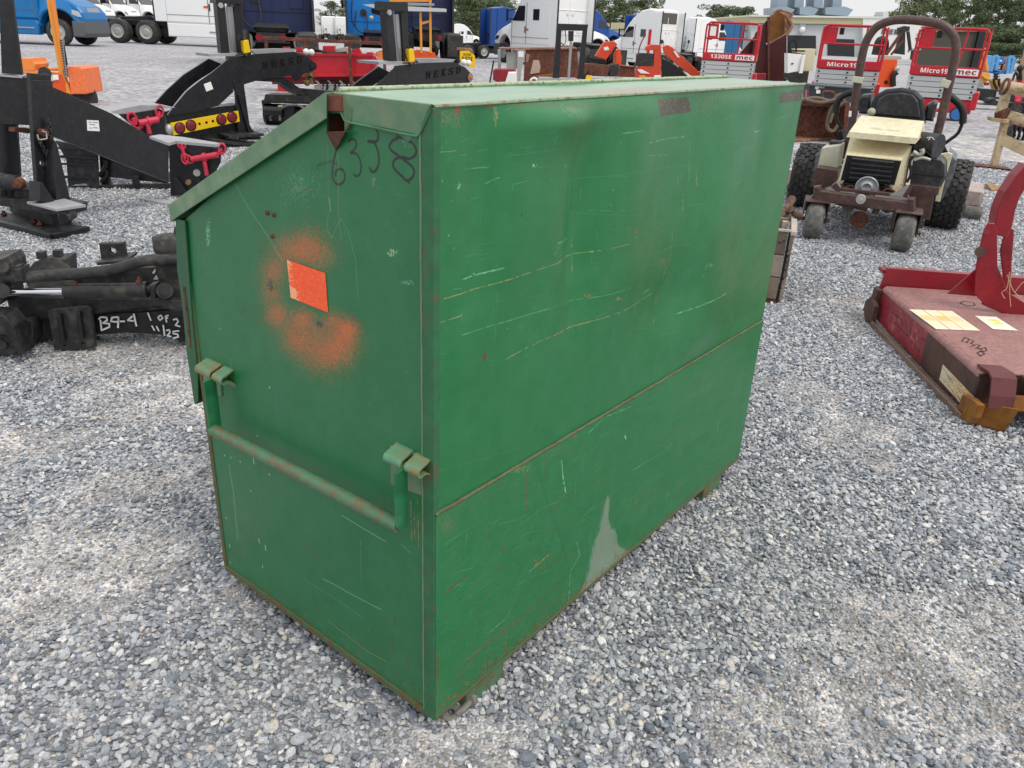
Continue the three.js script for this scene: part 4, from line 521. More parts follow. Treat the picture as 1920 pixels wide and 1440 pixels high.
{ // ---- the fourth one shows its mast square on
  const fr = FG(1060, 190, 0.06), t = thing('trailer_gooseneck', 'black trailer gooseneck showing only its square mast beside the brown bin', 'trailer gooseneck', fr, 'black trailer goosenecks with masts and chain binders'), P = (p, a, b) => plate(fr, p, a, b);
  mesh('mast_column', P([[1045, 50], [1053, 50], [1049, 147], [1036, 147]], -.08, .02), M.black, t); mesh('mast_column', P([[1094, 50], [1102, 48], [1094, 147], [1083, 147]], -.08, .02), M.black, t);
  mesh('mast_crossbar', P([[1046, 44], [1103, 46], [1101, 58], [1045, 57]], -.1, .03), M.black, t); mesh('mast_rod', [beamp(fr, [1072, 58], [1066, 148], -.03, .06, .06)], M.steel, t); mesh('rod_head', P([[1066, 58], [1076, 58], [1075, 77], [1066, 77]], -.06, .01), M.black, t);
  mesh('top_plate', P([[1013, 146], [1083, 148], [1085, 153], [1010, 152]], -.4, .1), M.topPlate, t); mesh('body_plate', P([[1010, 152], [1087, 153], [1090, 190], [1008, 190]], -.4, .05), M.black, t); mesh('remote_box', P([[1100, 141], [1110, 142], [1109, 155], [1096, 155]], 0, .09), M.yellow, t); mesh('control_lever', P([[1088, 150], [1105, 128], [1106, 140], [1098, 150]], -.05, 0), M.black, t);
}
{ // ---- red rotary tiller behind the goosenecks
  const fr = FG(640, 176, 0.05), t = thing('red_tiller', 'bright red tiller attachment with curved steel tines behind the tail-light gooseneck', 'tiller', fr), P = (p, a, b) => plate(fr, p, a, b);
  mesh('hood', [P([[500, 101], [697, 103], [697, 138], [500, 138]], -.5, -.02)], M.red, t);
  mesh('hood_flange', [P([[500, 99], [699, 101], [698, 106], [500, 104]], -.5, .04), P([[505, 138], [697, 137], [692, 143], [505, 145]], -.4, .08)], M.red, t);
  mesh('hood_end', [P([[697, 103], [704, 106], [712, 118], [706, 120], [698, 140]], -.4, .02)], M.red, t);
  mesh('inner_shell', [P([[510, 143], [694, 142], [690, 158], [510, 158]], -.5, -.3)], M.redOld, t);
  for (let i = 0; i < 13; i++) { const x = 596 + i * 7.4; mesh('tine', [rodp(fr, [[x, 172], [x + 3, 163], [x + 1, 155], [x - 4, 151 + (i % 3)]], -.12 - .03 * (i % 2), .028, 6)], i % 3 ? M.darkSteel : M.zinc, t); }
  mesh('rotor', [beamp(fr, [590, 166], [700, 166], -.2, .14)], M.zinc, t);
  mesh('motor_mount', [P([[605, 86], [627, 86], [627, 99], [605, 98]], -.3, -.1)], M.red, t); mesh('stay', [P([[662, 92], [674, 91], [680, 102], [660, 102]], -.3, -.2)], M.red, t); mesh('hinge_lug', [P([[687, 98], [698, 98], [698, 104], [687, 103]], -.2, -.05)], M.red, t); mesh('mount_lug', [P([[555, 89], [566, 88], [566, 95], [555, 96]], -.2, -.1), P([[530, 88], [543, 88], [541, 93], [530, 93]], -.2, -.1)], M.red, t);
  mesh('hose', [rodp(fr, [[580, 97], [600, 96], [620, 100], [650, 99]], -.05, .03, 6), rodp(fr, [[570, 101], [590, 93], [615, 100], [640, 101]], -.02, .025, 6)], M.hose, t); mesh('gearbox', [P([[628, 92], [648, 88], [658, 92], [656, 102], [630, 102]], -.4, -.2)], M.zinc, t);
  mesh('red_skid', [P([[520, 160], [536, 166], [560, 177], [522, 177]], -.1, 0)], M.red, t);
}
{ // ---- black roller attachment
  const fr = FG(540, 236, 0.0), t = thing('roller_attachment', 'low black hydraulic attachment lying between the goosenecks and the bin', 'loader attachment', fr), P = (p, a, b) => plate(fr, p, a, b);
  mesh('hood', [P([[497, 177], [640, 180], [640, 194], [494, 191]], -.35, 0)], M.blackDusty, t); mesh('hood_lip', [P([[490, 188], [640, 193], [640, 197], [491, 193]], -.3, .06)], M.black, t); mesh('end_plate', [P([[490, 190], [494, 192], [500, 232], [497, 232]], -.3, .05)], M.black, t);
  mesh('drum', [cy(fr.p3(498, 213, -.12), fr.p3(640, 220, -.12), .15, .15, 20)], M.black, t); mesh('motor', [cy(fr.p3(496, 207, .05), fr.p3(530, 209, .05), .07, .07, 14), plate(fr, [[532, 200], [552, 198], [550, 226], [534, 226]], 0, .06)], M.black, t);
  mesh('hose', [rodp(fr, [[525, 226], [526, 206], [540, 198], [560, 198], [575, 206]], .08, .018, 7), rodp(fr, [[508, 226], [507, 219], [512, 216]], .06, .016, 7)], M.rubberGrey, t); mesh('tag', [P([[521, 198], [530, 197], [530, 200], [521, 201]], .07, .08)], plain('#c9bf8a'), t);
}
{ // ---- rusty rail frame
  const fr = FG(655, 178, -0.02), t = thing('rusty_rail_frame', 'rusty square-tube rail frame standing behind the red tiller', 'rail frame', fr);
  mesh('top_rail', [beamp(fr, [492, 71], [722, 82], 0, .07)], M.rust, t); for (const [a, b] of [[[499, 72], [501, 150]], [[573, 76], [576, 160]], [[655, 80], [660, 178]], [[719, 82], [724, 178]]]) mesh('post', [beamp(fr, a, b, 0, .06)], M.rust, t);
}
{ // ---- the steer axle with chalk marks
  const A = F(-2.14, -3.43, 0.10), t = thing('steer_axle', 'black steel truck steer axle lying on the gravel, marked B9-4 in white', 'axle', A), P = (p, a, b, h, bv) => plate(A, p, a, b, h, bv ?? .004);
  mesh('axle_beam', [P([[60, 598], [130, 590], [200, 582], [280, 574], [345, 582], [420, 610], [420, 680], [345, 642], [300, 628], [240, 624], [180, 628], [130, 632], [62, 640], [45, 640]], -.14, -.05), P([[10, 560], [60, 556], [120, 556], [345, 560], [420, 580], [420, 612], [345, 592], [290, 576], [200, 588], [130, 597], [60, 603], [20, 600]], -.2, -.02, [], .01)], M.cast, t);
  mesh('beam_web', [P([[170, 590], [345, 580], [345, 640], [300, 626], [240, 622], [178, 626]], -.046, -.035)], M.black, t);
  mesh('spring_bracket', [P([[88, 585], [98, 580], [160, 576], [170, 582], [178, 652], [102, 660]], .0, .03, [[[117, 645], [126, 644], [126, 649], [117, 650]], [[151, 641], [160, 640], [160, 645], [151, 646]]].map((h) => pl(A, h, .03)))], M.cast, t);
  mesh('bracket_rib', [P([[106, 592], [113, 591], [121, 640], [113, 641]], .031, .06), P([[142, 588], [149, 587], [156, 636], [149, 637]], .031, .06)], M.black, t);
  mesh('tie_rod', [tube([[10, 521], [40, 520], [90, 517], [150, 513], [200, 508], [235, 499], [265, 490], [300, 487], [350, 486]].map(([a, b]) => A.p3(a, b, .06)), .0255, 14, 6)], M.cast, t);
  mesh('rod_clamp', [P([[26, 505], [40, 503], [43, 528], [26, 529]], .02, .1), P([[27, 499], [38, 498], [39, 506], [27, 507]], .04, .08)], M.cast, t);
  mesh('steering_cylinder', [cy(A.p3(122, 546, .07), A.p3(274, 544, .07), .034, .034, 22), cy(A.p3(270, 543, .07), A.p3(277, 543, .07), .037, .037, 22)], M.darkSteel, t);
  mesh('piston_rod', [cy(A.p3(6, 548, .07), A.p3(122, 547, .07), .0165, .0165, 16)], M.chrome, t);
  for (const [a, b] of [[141, 526], [260, 520]]) mesh('grease_port', [cy(A.p3(a, b + 14, .07), A.p3(a, b, .07), .009, .006, 8), bx(.02, .012, .02, ...A.p3(a, b + 8, .07))], M.rust, t);
  mesh('rod_end', [cy(A.p3(276, 542, .07), A.p3(298, 541, .07), .018, .018, 12), P([[280, 535], [292, 533], [292, 561], [282, 562]], .04, .1), cy(A.p3(309, 545, .02), A.p3(309, 545, .13), .036, .036, 18)], M.darkSteel, t); mesh('pin', [cy(A.p3(309, 546, .12), A.p3(309, 546, .14), .02, .02, 14)], M.black, t);
  mesh('wheel_hub', [cy(A.p3(97, 525, -.5), A.p3(97, 525, -.2), .105, .105, 24), P([[70, 492], [120, 488], [124, 540], [62, 544]], -.5, -.35)], M.cast, t); for (const [a, b] of [[78, 478], [109, 475]]) mesh('hub_stud', [bx(.035, .035, .035, ...A.p3(a, b, -.35))], M.cast, t);
  mesh('brake_chamber', [P([[58, 530], [130, 524], [150, 522], [330, 500], [330, 552], [58, 560]], -.32, -.24)], M.darkSteel, t);
  mesh('rear_plate', [P([[150, 508], [250, 502], [345, 498], [345, 556], [160, 560]], -.2, -.17)], M.cast, t);
  mesh('upright_lug', [P([[185, 457], [232, 455], [237, 486], [190, 491]], -.2, -.17, [{ ...(() => { const q = A.p(211, 471, -.17); return { x: q[0], y: q[1], r: .021 }; })() }]), P([[180, 492], [238, 486], [238, 492], [182, 498]], -.24, -.1)], M.cast, t);
  mesh('air_spring', [lathe([[0, 0], [.075, 0], [.088, .03], [.088, .1], [.08, .115], [.088, .13], [.088, .2], [.078, .225], [.085, .24], [.085, .3], [.03, .31], [0, .31]].map(([r, y]) => [r, y]), 26).translate(A.p(338, 560, -.05)[0], A.p(338, 562, -.05)[1], -.05), cy(A.p3(334, 438, -.05), A.p3(334, 426, -.05), .018, .018, 10)], M.rubber, t);
  mesh('spring_seat', [P([[296, 558], [345, 566], [345, 584], [320, 580], [300, 570]], -.1, .08)], M.cast, t);
  mesh('knuckle', [P([[-40, 490], [4, 486], [12, 498], [16, 520], [6, 545], [10, 560], [0, 572], [-40, 575]], -.1, .08), cy(A.p3(3, 545, -.1), A.p3(3, 545, .12), .032, .032, 14), cy(A.p3(4, 500, -.1), A.p3(4, 500, .1), .026, .026, 12)], M.cast, t);
  mesh('knuckle_flange', [P([[-40, 590], [8, 592], [26, 614], [44, 664], [34, 667], [20, 640], [8, 626], [-40, 628]], .08, .2)], M.darkSteel, t); mesh('bolt_plate', [P([[-40, 630], [18, 627], [28, 640], [31, 665], [-40, 670]], .1, .13)], M.cast, t);
  for (const [a, b, r] of [[3, 646, .02], [15, 636, .012], [24, 658, .013]]) mesh('flange_bolt', [cy(A.p3(a, b, .12), A.p3(a, b, .15), r, r, 14)], M.darkSteel, t);
  mesh('under_arm', [P([[22, 606], [60, 600], [62, 640], [45, 660], [40, 640]], -.1, .05)], M.cast, t);
  const f0 = M.white.clone();
  const chalk = (name, lines, w, z) => mesh(name, [ribbon(lines, w, (a, b) => A.p3(a, b, z), [0, 0, .0015])], f0, t);
  const S = (l) => l.map((p) => p.map(([a, b]) => [a / 4.8, 440 + b / 4.8]));
  chalk('chalk_mark', S([[[890, 760], [910, 740], [960, 745], [965, 770], [925, 795], [985, 800], [985, 830], [915, 860], [905, 770]], [[1065, 740], [1010, 745], [1000, 780], [1060, 785], [1068, 745], [1062, 835]], [[1085, 780], [1120, 778]], [[1190, 735], [1150, 770], [1200, 775]], [[1205, 715], [1228, 820]]]), .008, -.02);
  chalk('chalk_mark', S([[[1332, 705], [1358, 770]], [[1430, 735], [1450, 725], [1465, 750], [1440, 770], [1425, 750], [1430, 735]], [[1515, 725], [1490, 735], [1500, 785]], [[1490, 752], [1510, 748]], [[1562, 765], [1590, 755], [1605, 780], [1580, 815], [1620, 825]], [[1368, 820], [1390, 860]], [[1410, 825], [1430, 865]], [[1470, 815], [1482, 905]], [[1500, 860], [1525, 855], [1530, 880], [1505, 910], [1540, 915]], [[1610, 865], [1560, 870], [1560, 890], [1600, 895], [1605, 920], [1560, 930]]]), .007, -.02);
  chalk('chalk_mark', S([[[1380, 345], [1400, 315], [1435, 320], [1430, 350], [1390, 398], [1465, 388]], [[1530, 320], [1522, 340], [1532, 362]]]), .009, -.168);
}
// ================================================================ RIGHT SIDE: mower, rotary cutter, crate, pipe rack
function onPlane(A, B, C, lift = 0) { const a = V3(A), n = V3(B).sub(a).cross(V3(C).sub(a)).normalize(); return (fr) => (px, py) => { const p1 = V3(fr.p3(px, py, 0.5)), p2 = V3(fr.p3(px, py, -0.5)), d = p2.clone().sub(p1), t = a.clone().sub(p1).dot(n) / d.dot(n); return p1.addScaledVector(d, t).addScaledVector(n, lift).toArray(); }; }
const arc = (r, a0, a1, cy0, n = 14) => Array.from({ length: n + 1 }, (_, i) => { const a = a0 + (a1 - a0) * i / n; return [r * Math.cos(a), cy0 + r * Math.sin(a)]; });
function tyre(R0, w, tread, seg = 40) { // axis along x, centre at the origin
  const g = [lathe([[R0 * .56, -w * .42], [R0 * .62, -w * .5], [R0 * .86, -w * .5], [R0 * .955, -w * .42], [R0 * .975, 0], [R0 * .955, w * .42], [R0 * .86, w * .5], [R0 * .62, w * .5], [R0 * .56, w * .42]], seg).rotateZ(-Math.PI / 2)];
  if (tread) { const R = rng(77), rows = 6, n = 26; for (let r = 0; r < rows; r++) for (let i = 0; i < n; i++) { const a = (i + (r % 2) * .5 + (R() - .5) * .22) / n * Math.PI * 2, x = ((r + .5) / rows - .5) * w * .96 + (R() - .5) * .012, s = R0 * 2 * Math.PI / n * (.74 + .12 * R()), d = Math.abs(x) > w * .36 ? .945 : .972, k = 0.5 + .12 * R();
      const sh = [[-.5, -.28], [-.2, -.5], [.28, -.46], [.5, -.1], [.34, .42], [-.1, .5], [-.46, .3]].map(([p, q]) => [p * w / rows * .94, q * s]); g.push(ext(sh, -.004, .012).rotateZ((R() - .5) * .5).rotateX(-Math.PI / 2).translate(x, R0 * d, 0).rotateX(a)); } }
  return g;
}
{ // ---- zero-turn mower, seen from its engine end
  const K = F(2.67, -6.275, -0.47), t = thing('ride_on_mower', 'cream and brown ride-on mower with a brown roll hoop and black seat', 'mower', K), P = (p, a, b, h, bv) => plate(K, p, a, b, h, bv ?? .004);
  const brown = grimy('#4c3733', '#5f4b44', .34, 81, { rough: .5, sc: 16 }), cream = grimy('#e6dcb8', '#d8d0b2', .4, 82, { rough: .42 }), creamGrey = grimy('#c2c1ae', '#aeae9e', .4, 83, { rough: .5 }), vinyl = grimy('#202226', '#2e3034', .4, 84, { rough: .62 }), plastic = grimy('#26272b', '#45464a', .36, 85, { rough: .55 });
  const H = (front, zf, back, zb) => hull(front.map(([a, b]) => K.p3(a, b, zf)), back.map(([a, b]) => K.p3(a, b, zb)));
  mesh('bumper_beam', [beamp(K, [1527, 365], [1714, 390], 0, .085), P([[1525, 350], [1538, 349], [1540, 379], [1523, 377]], -.04, .045, [], .012), P([[1702, 371], [1716, 372], [1715, 398], [1700, 396]], -.04, .045, [], .012)], brown, t);
  { const c = K.p3(1614, 374, .05); mesh('tow_boss', [cy([c[0], c[1], c[2] - .02], [c[0], c[1], c[2] + .014], .038, .034, 22), cy([c[0], c[1], c[2]], [c[0], c[1], c[2] + .03], .014, .012, 8)], M.zinc, t); }
  mesh('frame_tray', [H([[1557, 350], [1568, 342], [1578, 356], [1572, 362]], -.05, [[1557, 350], [1568, 342], [1578, 356], [1572, 362]], -.4), H([[1692, 368], [1706, 347], [1712, 350], [1700, 372]], -.05, [[1692, 368], [1706, 347], [1712, 350], [1700, 372]], -.4), P([[1575, 352], [1670, 362], [1668, 368], [1574, 358]], -.1, -.06), bb(-.36, .36, .26, .3, -1.5, -.3)], brown, t);
  mesh('engine_shroud', H([[1587, 290], [1691, 300], [1681, 360], [1672, 352], [1676, 346], [1578, 337], [1570, 345]], -.22, [[1594, 258], [1712, 270], [1698, 348], [1690, 344], [1694, 340], [1590, 328], [1584, 334]], -.6), cream, t);
  const grille = mesh('grille_panel', P([[1588, 291], [1690, 302], [1677, 347], [1576, 338]], -.222, -.214), M.dark, t);
  for (let i = 0; i < 5; i++) { const a = i / 4; const x0 = lerp(1597, 1591, a), y0 = lerp(300, 335, a), x1 = lerp(1676, 1669, a), y1 = lerp(308, 342.5, a); const p = K.p3(x0, y0, -.2), q = K.p3(x1, y1, -.2); mesh('louvre', [bar(p, q, .022, .04, .004, 0.5)], plastic, grille); }
  mesh('engine_cover', H([[1587, 257], [1716, 270], [1722, 259], [1592, 247]], -.25, [[1613, 238], [1734, 249], [1733, 227], [1615, 216]], -.8), cream, t);
  const top = onPlane(K.p3(1722, 259, -.25), K.p3(1592, 247, -.25), K.p3(1615, 216, -.8), -.002)(K); const topN = V3(K.p3(1592, 247, -.25)).sub(V3(K.p3(1722, 259, -.25))).cross(V3(K.p3(1615, 216, -.8)).sub(V3(K.p3(1722, 259, -.25)))).normalize(); const up = topN.y < 0 ? topN.negate() : topN;
  mesh('cooling_slot', [ribbon([[[1633, 241], [1655, 244]], [[1663, 244.5], [1687, 246.5]]], .007, top, up.clone().multiplyScalar(.004).toArray())], M.dark, t);
  mesh('worn_lettering', [ribbon([[[1640, 251], [1650, 252]], [[1652, 250], [1660, 251]], [[1666, 254], [1676, 255]], [[1637, 254], [1646, 255]]], .006, top, up.clone().multiplyScalar(.004).toArray())], plain('#b4b4a8', .8), t);
  { const c = K.p3(1625, 352, -.12); mesh('engine_pulley', [lathe([[0, .004], [.026, .004], [.03, .014], [.04, .014], [.044, .002], [.072, .002], [.078, .014], [.088, .01], [.088, -.02], [0, -.02]], 32).rotateX(Math.PI / 2).translate(c[0], c[1], c[2])], M.steel, t); mesh('engine_block', [P([[1580, 342], [1668, 350], [1676, 362], [1575, 356]], -.5, -.2), P([[1658, 346], [1664, 346], [1660, 362], [1654, 362]], -.2, -.16)], M.dark, t); }
  mesh('engine_hose', [rodp(K, [[1712, 292], [1706, 304], [1708, 326], [1700, 342]], -.45, .012, 7), rodp(K, [[1718, 288], [1730, 284], [1742, 288], [1750, 300]], -.5, .009, 6)], M.hose, t); mesh('wiring', [rodp(K, [[1576, 344], [1584, 352], [1596, 348], [1606, 356], [1612, 350]], -.17, .006, 5), rodp(K, [[1644, 352], [1652, 360], [1664, 354], [1676, 358]], -.16, .006, 5)], M.rust, t); for (const [a, b] of [[1582, 300], [1697, 311], [1690, 345], [1574, 340]]) mesh('screw', sph(...K.p3(a, b, -.222), .008, 1, 1, .5, 8), M.zinc, t);
  mesh('belt_pulley', [cy(K.p3(1611, 412, -.2), K.p3(1611, 412, -.14), .068, .068, 26), cy(K.p3(1611, 412, -.14), K.p3(1611, 412, -.12), .02, .02, 12)], M.rust, t); mesh('idler_pulley', [cy(K.p3(1591, 386, -.16), K.p3(1591, 386, -.11), .05, .05, 22)], brown, t); mesh('pulley_bracket', [P([[1566, 378], [1626, 380], [1626, 398], [1604, 392], [1566, 384]], -.2, -.16), P([[1640, 385], [1700, 395], [1660, 400]], -.3, -.2), cy(K.p3(1640, 396, -.3), K.p3(1644, 396, -.05), .022, .022, 12)], brown, t);
  { const c = K.p3(1740, 271, -.6); mesh('air_filter', [cy([c[0] - .09, c[1], c[2] - .05], [c[0] + .08, c[1], c[2] + .04], .092, .092, 26), cy([c[0] + .06, c[1] - .1, c[2]], [c[0] + .06, c[1] + .0, c[2]], .03, .03, 12)], plastic, t); mesh('filter_marks', [ribbon([[[1738, 258], [1745, 257], [1741, 262]], [[1747, 257], [1752, 262]]], .006, (a, b) => K.p3(a, b, -.49), [0, 0, .001])], M.white, t); mesh('filter_pipe', [rodp(K, [[1712, 285], [1722, 290], [1730, 286], [1728, 279]], -.5, .02), rodp(K, [[1714, 300], [1730, 296], [1745, 300]], -.45, .012)], M.zinc, t); }
  mesh('fuel_tank', H([[1712, 303], [1722, 297], [1764, 301], [1771, 309], [1771, 330], [1760, 351], [1706, 345]], -.5, [[1712, 293], [1722, 288], [1768, 291], [1776, 300], [1776, 330], [1764, 351], [1706, 345]], -.85), plastic, t); mesh('tank_band', [beamp(K, [1708, 325], [1769, 331], -.495, .012)], M.hose, t); mesh('tank_cap', [cy(K.p3(1749, 296, -.6), K.p3(1749, 289, -.6), .035, .035, 14)], M.dark, t);
  mesh('side_box', P([[1705, 346], [1762, 352], [1759, 366], [1751, 367], [1743, 413], [1712, 409], [1704, 392]], -.75, -.42), brown, t);
  mesh('side_box', P([[1531, 314], [1571, 320], [1568, 340], [1556, 350], [1540, 352], [1521, 350], [1526, 318]], -.75, -.42), brown, t);
  mesh('side_tank', P([[1541, 277], [1576, 273], [1570, 317], [1533, 312]], -.9, -.6), creamGrey, t); mesh('step_mat', [P([[1556, 265], [1578, 267], [1576, 273], [1554, 271]], -1.0, -.8)], M.hose, t);
  mesh('fender', P([[1755, 290], [1779, 286], [1786, 289], [1770, 345], [1762, 379], [1753, 377], [1760, 330]], -.9, -.86), cream, t); mesh('fender', [P([[1779, 287], [1794, 301], [1789, 325], [1768, 372], [1762, 378], [1772, 335]], -1.4, -.87)], grimy('#5c646c', '#75797c', .4, 86, { rough: .6 }), t); mesh('fender', [P([[1530, 290], [1541, 278], [1536, 312], [1526, 320]], -1.3, -.9)], grimy('#5c646c', '#75797c', .4, 86, { rough: .6 }), t);
  for (const [x, z] of [[.6, -1.28], [-.61, -1.42]]) { const w = mesh('drive_tyre', tyre(.3, .27, true, 44).map((g) => g.translate(x, .29, z)), M.rubber, t); mesh('rim', [lathe([[0, -.06], [.1, -.05], [.19, -.08], [.2, .08], [.1, .05], [0, .06]], 24).rotateZ(Math.PI / 2).translate(x, .29, z)], cream, w); }
  for (const [x, a] of [[-.332, .16], [.339, .1]]) { const put = (g) => g.rotateY(a).translate(x, 0, -.03); const root = mesh('caster_fork', [put(extX(arc(.186, 1.0, 2.95, .155).concat(arc(.176, 1.0, 2.95, .155).reverse()), -.095, .095)), put(extX([...arc(.184, 1.0, 2.6, .155), [-.03, .14], [.03, .13]], .085, .095)), put(extX([...arc(.184, 1.0, 2.6, .155), [-.03, .14], [.03, .13]], -.095, -.085)), put(cy([0, .3, -.02], [0, .4, -.02], .026, .026, 14)), put(cy([-.12, .155, 0], [.12, .155, 0], .014, .014, 10)), put(bb(-.05, .05, .33, .345, -.06, .05, .004))], brown, t); mesh('caster_wheel', [put(lathe([[.02, -.07], [.08, -.072], [.13, -.068], [.152, -.045], [.158, 0], [.152, .045], [.13, .068], [.08, .072], [.02, .07]], 30).rotateZ(-Math.PI / 2).translate(0, .155, 0))], M.rubberGrey, root); }
  mesh('roll_hoop', [tube([[1581, 308], [1590, 268], [1600, 213], [1607, 163], [1616, 108], [1625, 76], [1642, 52], [1664, 41], [1690, 37], [1730, 39.5], [1765, 47], [1784, 62], [1792, 85], [1788, 120], [1778, 165], [1768, 210], [1757, 252], [1752, 268]].map(([a, b]) => K.p3(a, b, -.95)), .034, 12, 5)], brown, t);
  mesh('hoop_clamp', [beamp(K, [1598, 148], [1618, 151], -.92, .05, .06), beamp(K, [1764, 154], [1781, 159], -.92, .06, .05)], creamGrey, t); mesh('hoop_label', [P([[1592, 208], [1597, 208], [1596, 219], [1591, 219]], -.91, -.908, [], 0), P([[1751, 220], [1757, 220], [1755, 231], [1750, 231]], -.91, -.908, [], 0)], M.paper, t);
  mesh('seat_back', [P([[1630, 214], [1634, 192], [1642, 178], [1660, 168], [1690, 165], [1716, 170], [1730, 184], [1734, 205], [1735, 232], [1630, 228]], -1.25, -1.1, [], .02)], vinyl, t); mesh('seat_pad', [P([[1640, 208], [1646, 186], [1662, 176], [1690, 173], [1712, 177], [1722, 190], [1726, 222], [1640, 216]], -1.1, -1.08, [], .012)], plastic, t);
  mesh('armrest', [P([[1608, 186], [1614, 179], [1633, 177], [1630, 215], [1610, 213]], -1.5, -1.15, [], .02)], plastic, t); mesh('armrest', [P([[1737, 198], [1752, 190], [1757, 194], [1750, 228], [1732, 226]], -1.5, -1.15, [], .02)], plastic, t); mesh('seat_knob', [sph(...K.p3(1634, 210, -1.05), .035)], creamGrey, t);
  mesh('steering_lever', [rodp(K, [[1774, 174], [1786, 184], [1799, 196], [1806, 212], [1805, 232]], -1.25, .03, 10), rodp(K, [[1805, 230], [1796, 250], [1781, 262], [1762, 276]], -1.25, .014, 8)], M.hose, t); mesh('steering_lever', [rodp(K, [[1602, 172], [1584, 178], [1571, 190], [1567, 212]], -1.35, .03, 10), rodp(K, [[1567, 210], [1571, 228], [1582, 246], [1588, 262]], -1.35, .014, 8)], M.hose, t); mesh('lever_base', [P([[1752, 284], [1771, 276], [1777, 288], [1756, 292]], -1.2, -1.05), P([[1568, 248], [1578, 244], [1582, 262], [1566, 264]], -1.3, -1.1)], M.dark, t);
  mesh('mower_deck', [P([[1804, 356], [1842, 361], [1838, 386], [1802, 384]], -2.5, -1.85), P([[1478, 318], [1497, 321], [1496, 346], [1476, 344]], -2.3, -1.7), bb(-.9, .9, .12, .24, -2.6, -1.9)], grimy('#c4b4ae', '#8f7b76', .44, 87, { rough: .6 }), t); mesh('deck_lip', [P([[1476, 346], [1495, 349], [1490, 378], [1474, 374]], -2.2, -1.75)], M.rubberGrey, t);
  for (const [a, b, r] of [[1824, 399, .065], [1800, 407, .06]]) { const c = K.p3(a, b, -1.85); mesh('deck_roller', [cy([c[0] - .07, c[1], c[2]], [c[0] + .07, c[1], c[2]], r, r, 20)], M.rubberGrey, t); }
}
{ // ---- red rotary cutter
  const D = F(1.97, -3.05, -0.08), t = thing('rotary_cutter', 'faded red rotary cutter deck with paper decals and a rusty near corner', 'rotary cutter', D);
  const deckMat = grimy('#a67b77', '#835d59', .5, 90, { rough: .8, pit: 1, bump: .001, sc: 90, n: 512 }), side = grimy('#8c2733', '#b06a68', .3, 91, { rough: .5, sc: 9 }), worn = grimy('#5d4036', '#3f2a26', .45, 92, { rough: .75, sc: 8, pit: 1 }), redP = grimy('#8c1826', '#611018', .36, 93, { rough: .42 });
  const y1 = .222, X1 = 1.7;
  const prof = []; for (let i = 0; i <= 8; i++) { const a = i / 8 * Math.PI / 2; prof.push([.028 - .028 * Math.sin(a) - 0, y1 - .028 + .028 * Math.cos(a)]); }
  mesh('deck', [bb(.03, X1, y1 - .006, y1, -1.31, -.06), ext([...prof, [0.006, y1 - .03], [.03, y1 - .006]], -1.31, -.06)], deckMat, t);
  mesh('side_wall', [bb(0, .006, .03, y1 - .028, -1.31, -.62)], side, t); mesh('side_wall', [bb(0, .006, .03, y1 - .028, -.62, -.05)], worn, t);
  mesh('skid_rail', [bb(-.04, .012, 0.004, .016, -1.33, -.03, .003), bb(-.045, -.036, 0.0, .035, -1.34, -.02, .003)], grimy('#8f7a6e', '#69544a', .42, 94, { rough: .6, metal: .3 }), t);
  mesh('skid_end', [extX([[-1.33, .0], [-1.24, .02], [-1.24, .12], [-1.33, .15], [-1.4, .1], [-1.4, .05]], -.045, -.02), extX([[-1.36, .1], [-1.30, .1], [-1.29, .2], [-1.36, .2]], -.03, -.002)], worn, t);
  mesh('far_wall', [hull([[-.01, .17, -1.33], [1.7, .17, -1.33], [1.7, .17, -1.345], [-.01, .17, -1.345]], [[.012, .315, -1.345], [1.7, .30, -1.345], [1.7, .30, -1.36], [.012, .315, -1.36]]), bb(.0, 1.7, .28, .3, -1.44, -1.36)], redP, t);
  const rustO = grimy('#9a6420', '#5f3a1e', .45, 95, { rough: .85, sc: 7, pit: 1 });
  mesh('skid_shoe', [extX([[-.1, .015], [-.02, -.0], [.03, .02], [.055, .06], [.06, .12], [-.01, .12], [-.09, .1]], -.03, .0, [], .004), hull([[-.04, 0.002, -.03], [.1, 0.004, .06], [.1, .012, .07], [-.04, .012, -.02]].map((p) => p), [[-.03, .1, -.02], [.11, .13, .09], [.11, .13, .1], [-.03, .1, -.01]])], rustO, t);
  mesh('front_sill', [bb(.1, X1, .1, .165, .03, .045), bb(.1, X1, .1, .11, -.06, .04)], rustO, t); mesh('front_wall', [bb(0, X1, .04, y1 - .01, -.066, -.056)], worn, t);
  mesh('bent_bracket', [extX([[-.12, y1 + .012], [-.02, y1 + .022], [.02, y1 + .01], [.05, y1 - .06], [.06, .11], [.052, .11], [.042, y1 - .06], [.014, y1], [-.02, y1 + .012], [-.12, y1 + .002]], .01, .11)], grimy('#6a3034', '#43252a', .45, 96, { rough: .7, pit: 1 }), t); mesh('bracket_bolt', [cy([.2, y1, -.02], [.2, y1 + .02, -.02], .022, .022, 6)], M.rust, t); mesh('bracket_arm', [bb(.16, .6, y1 - .03, y1 + .004, -.05, .04, .004)], worn, t);
  const decal = (name, px, paint, y) => { const q = px.map(([a, b]) => D.g3(a, b, y)); const g = quad(q[3], q[2], q[1], q[0]); g.setAttribute('uv', new THREE.Float32BufferAttribute([0, 0, 1, 0, 1, 1, 0, 0, 1, 1, 0, 1], 2)); mesh(name, g, new THREE.MeshStandardMaterial({ map: canvasTex(256, 160, paint), roughness: .75, side: THREE.DoubleSide }), t, true); };
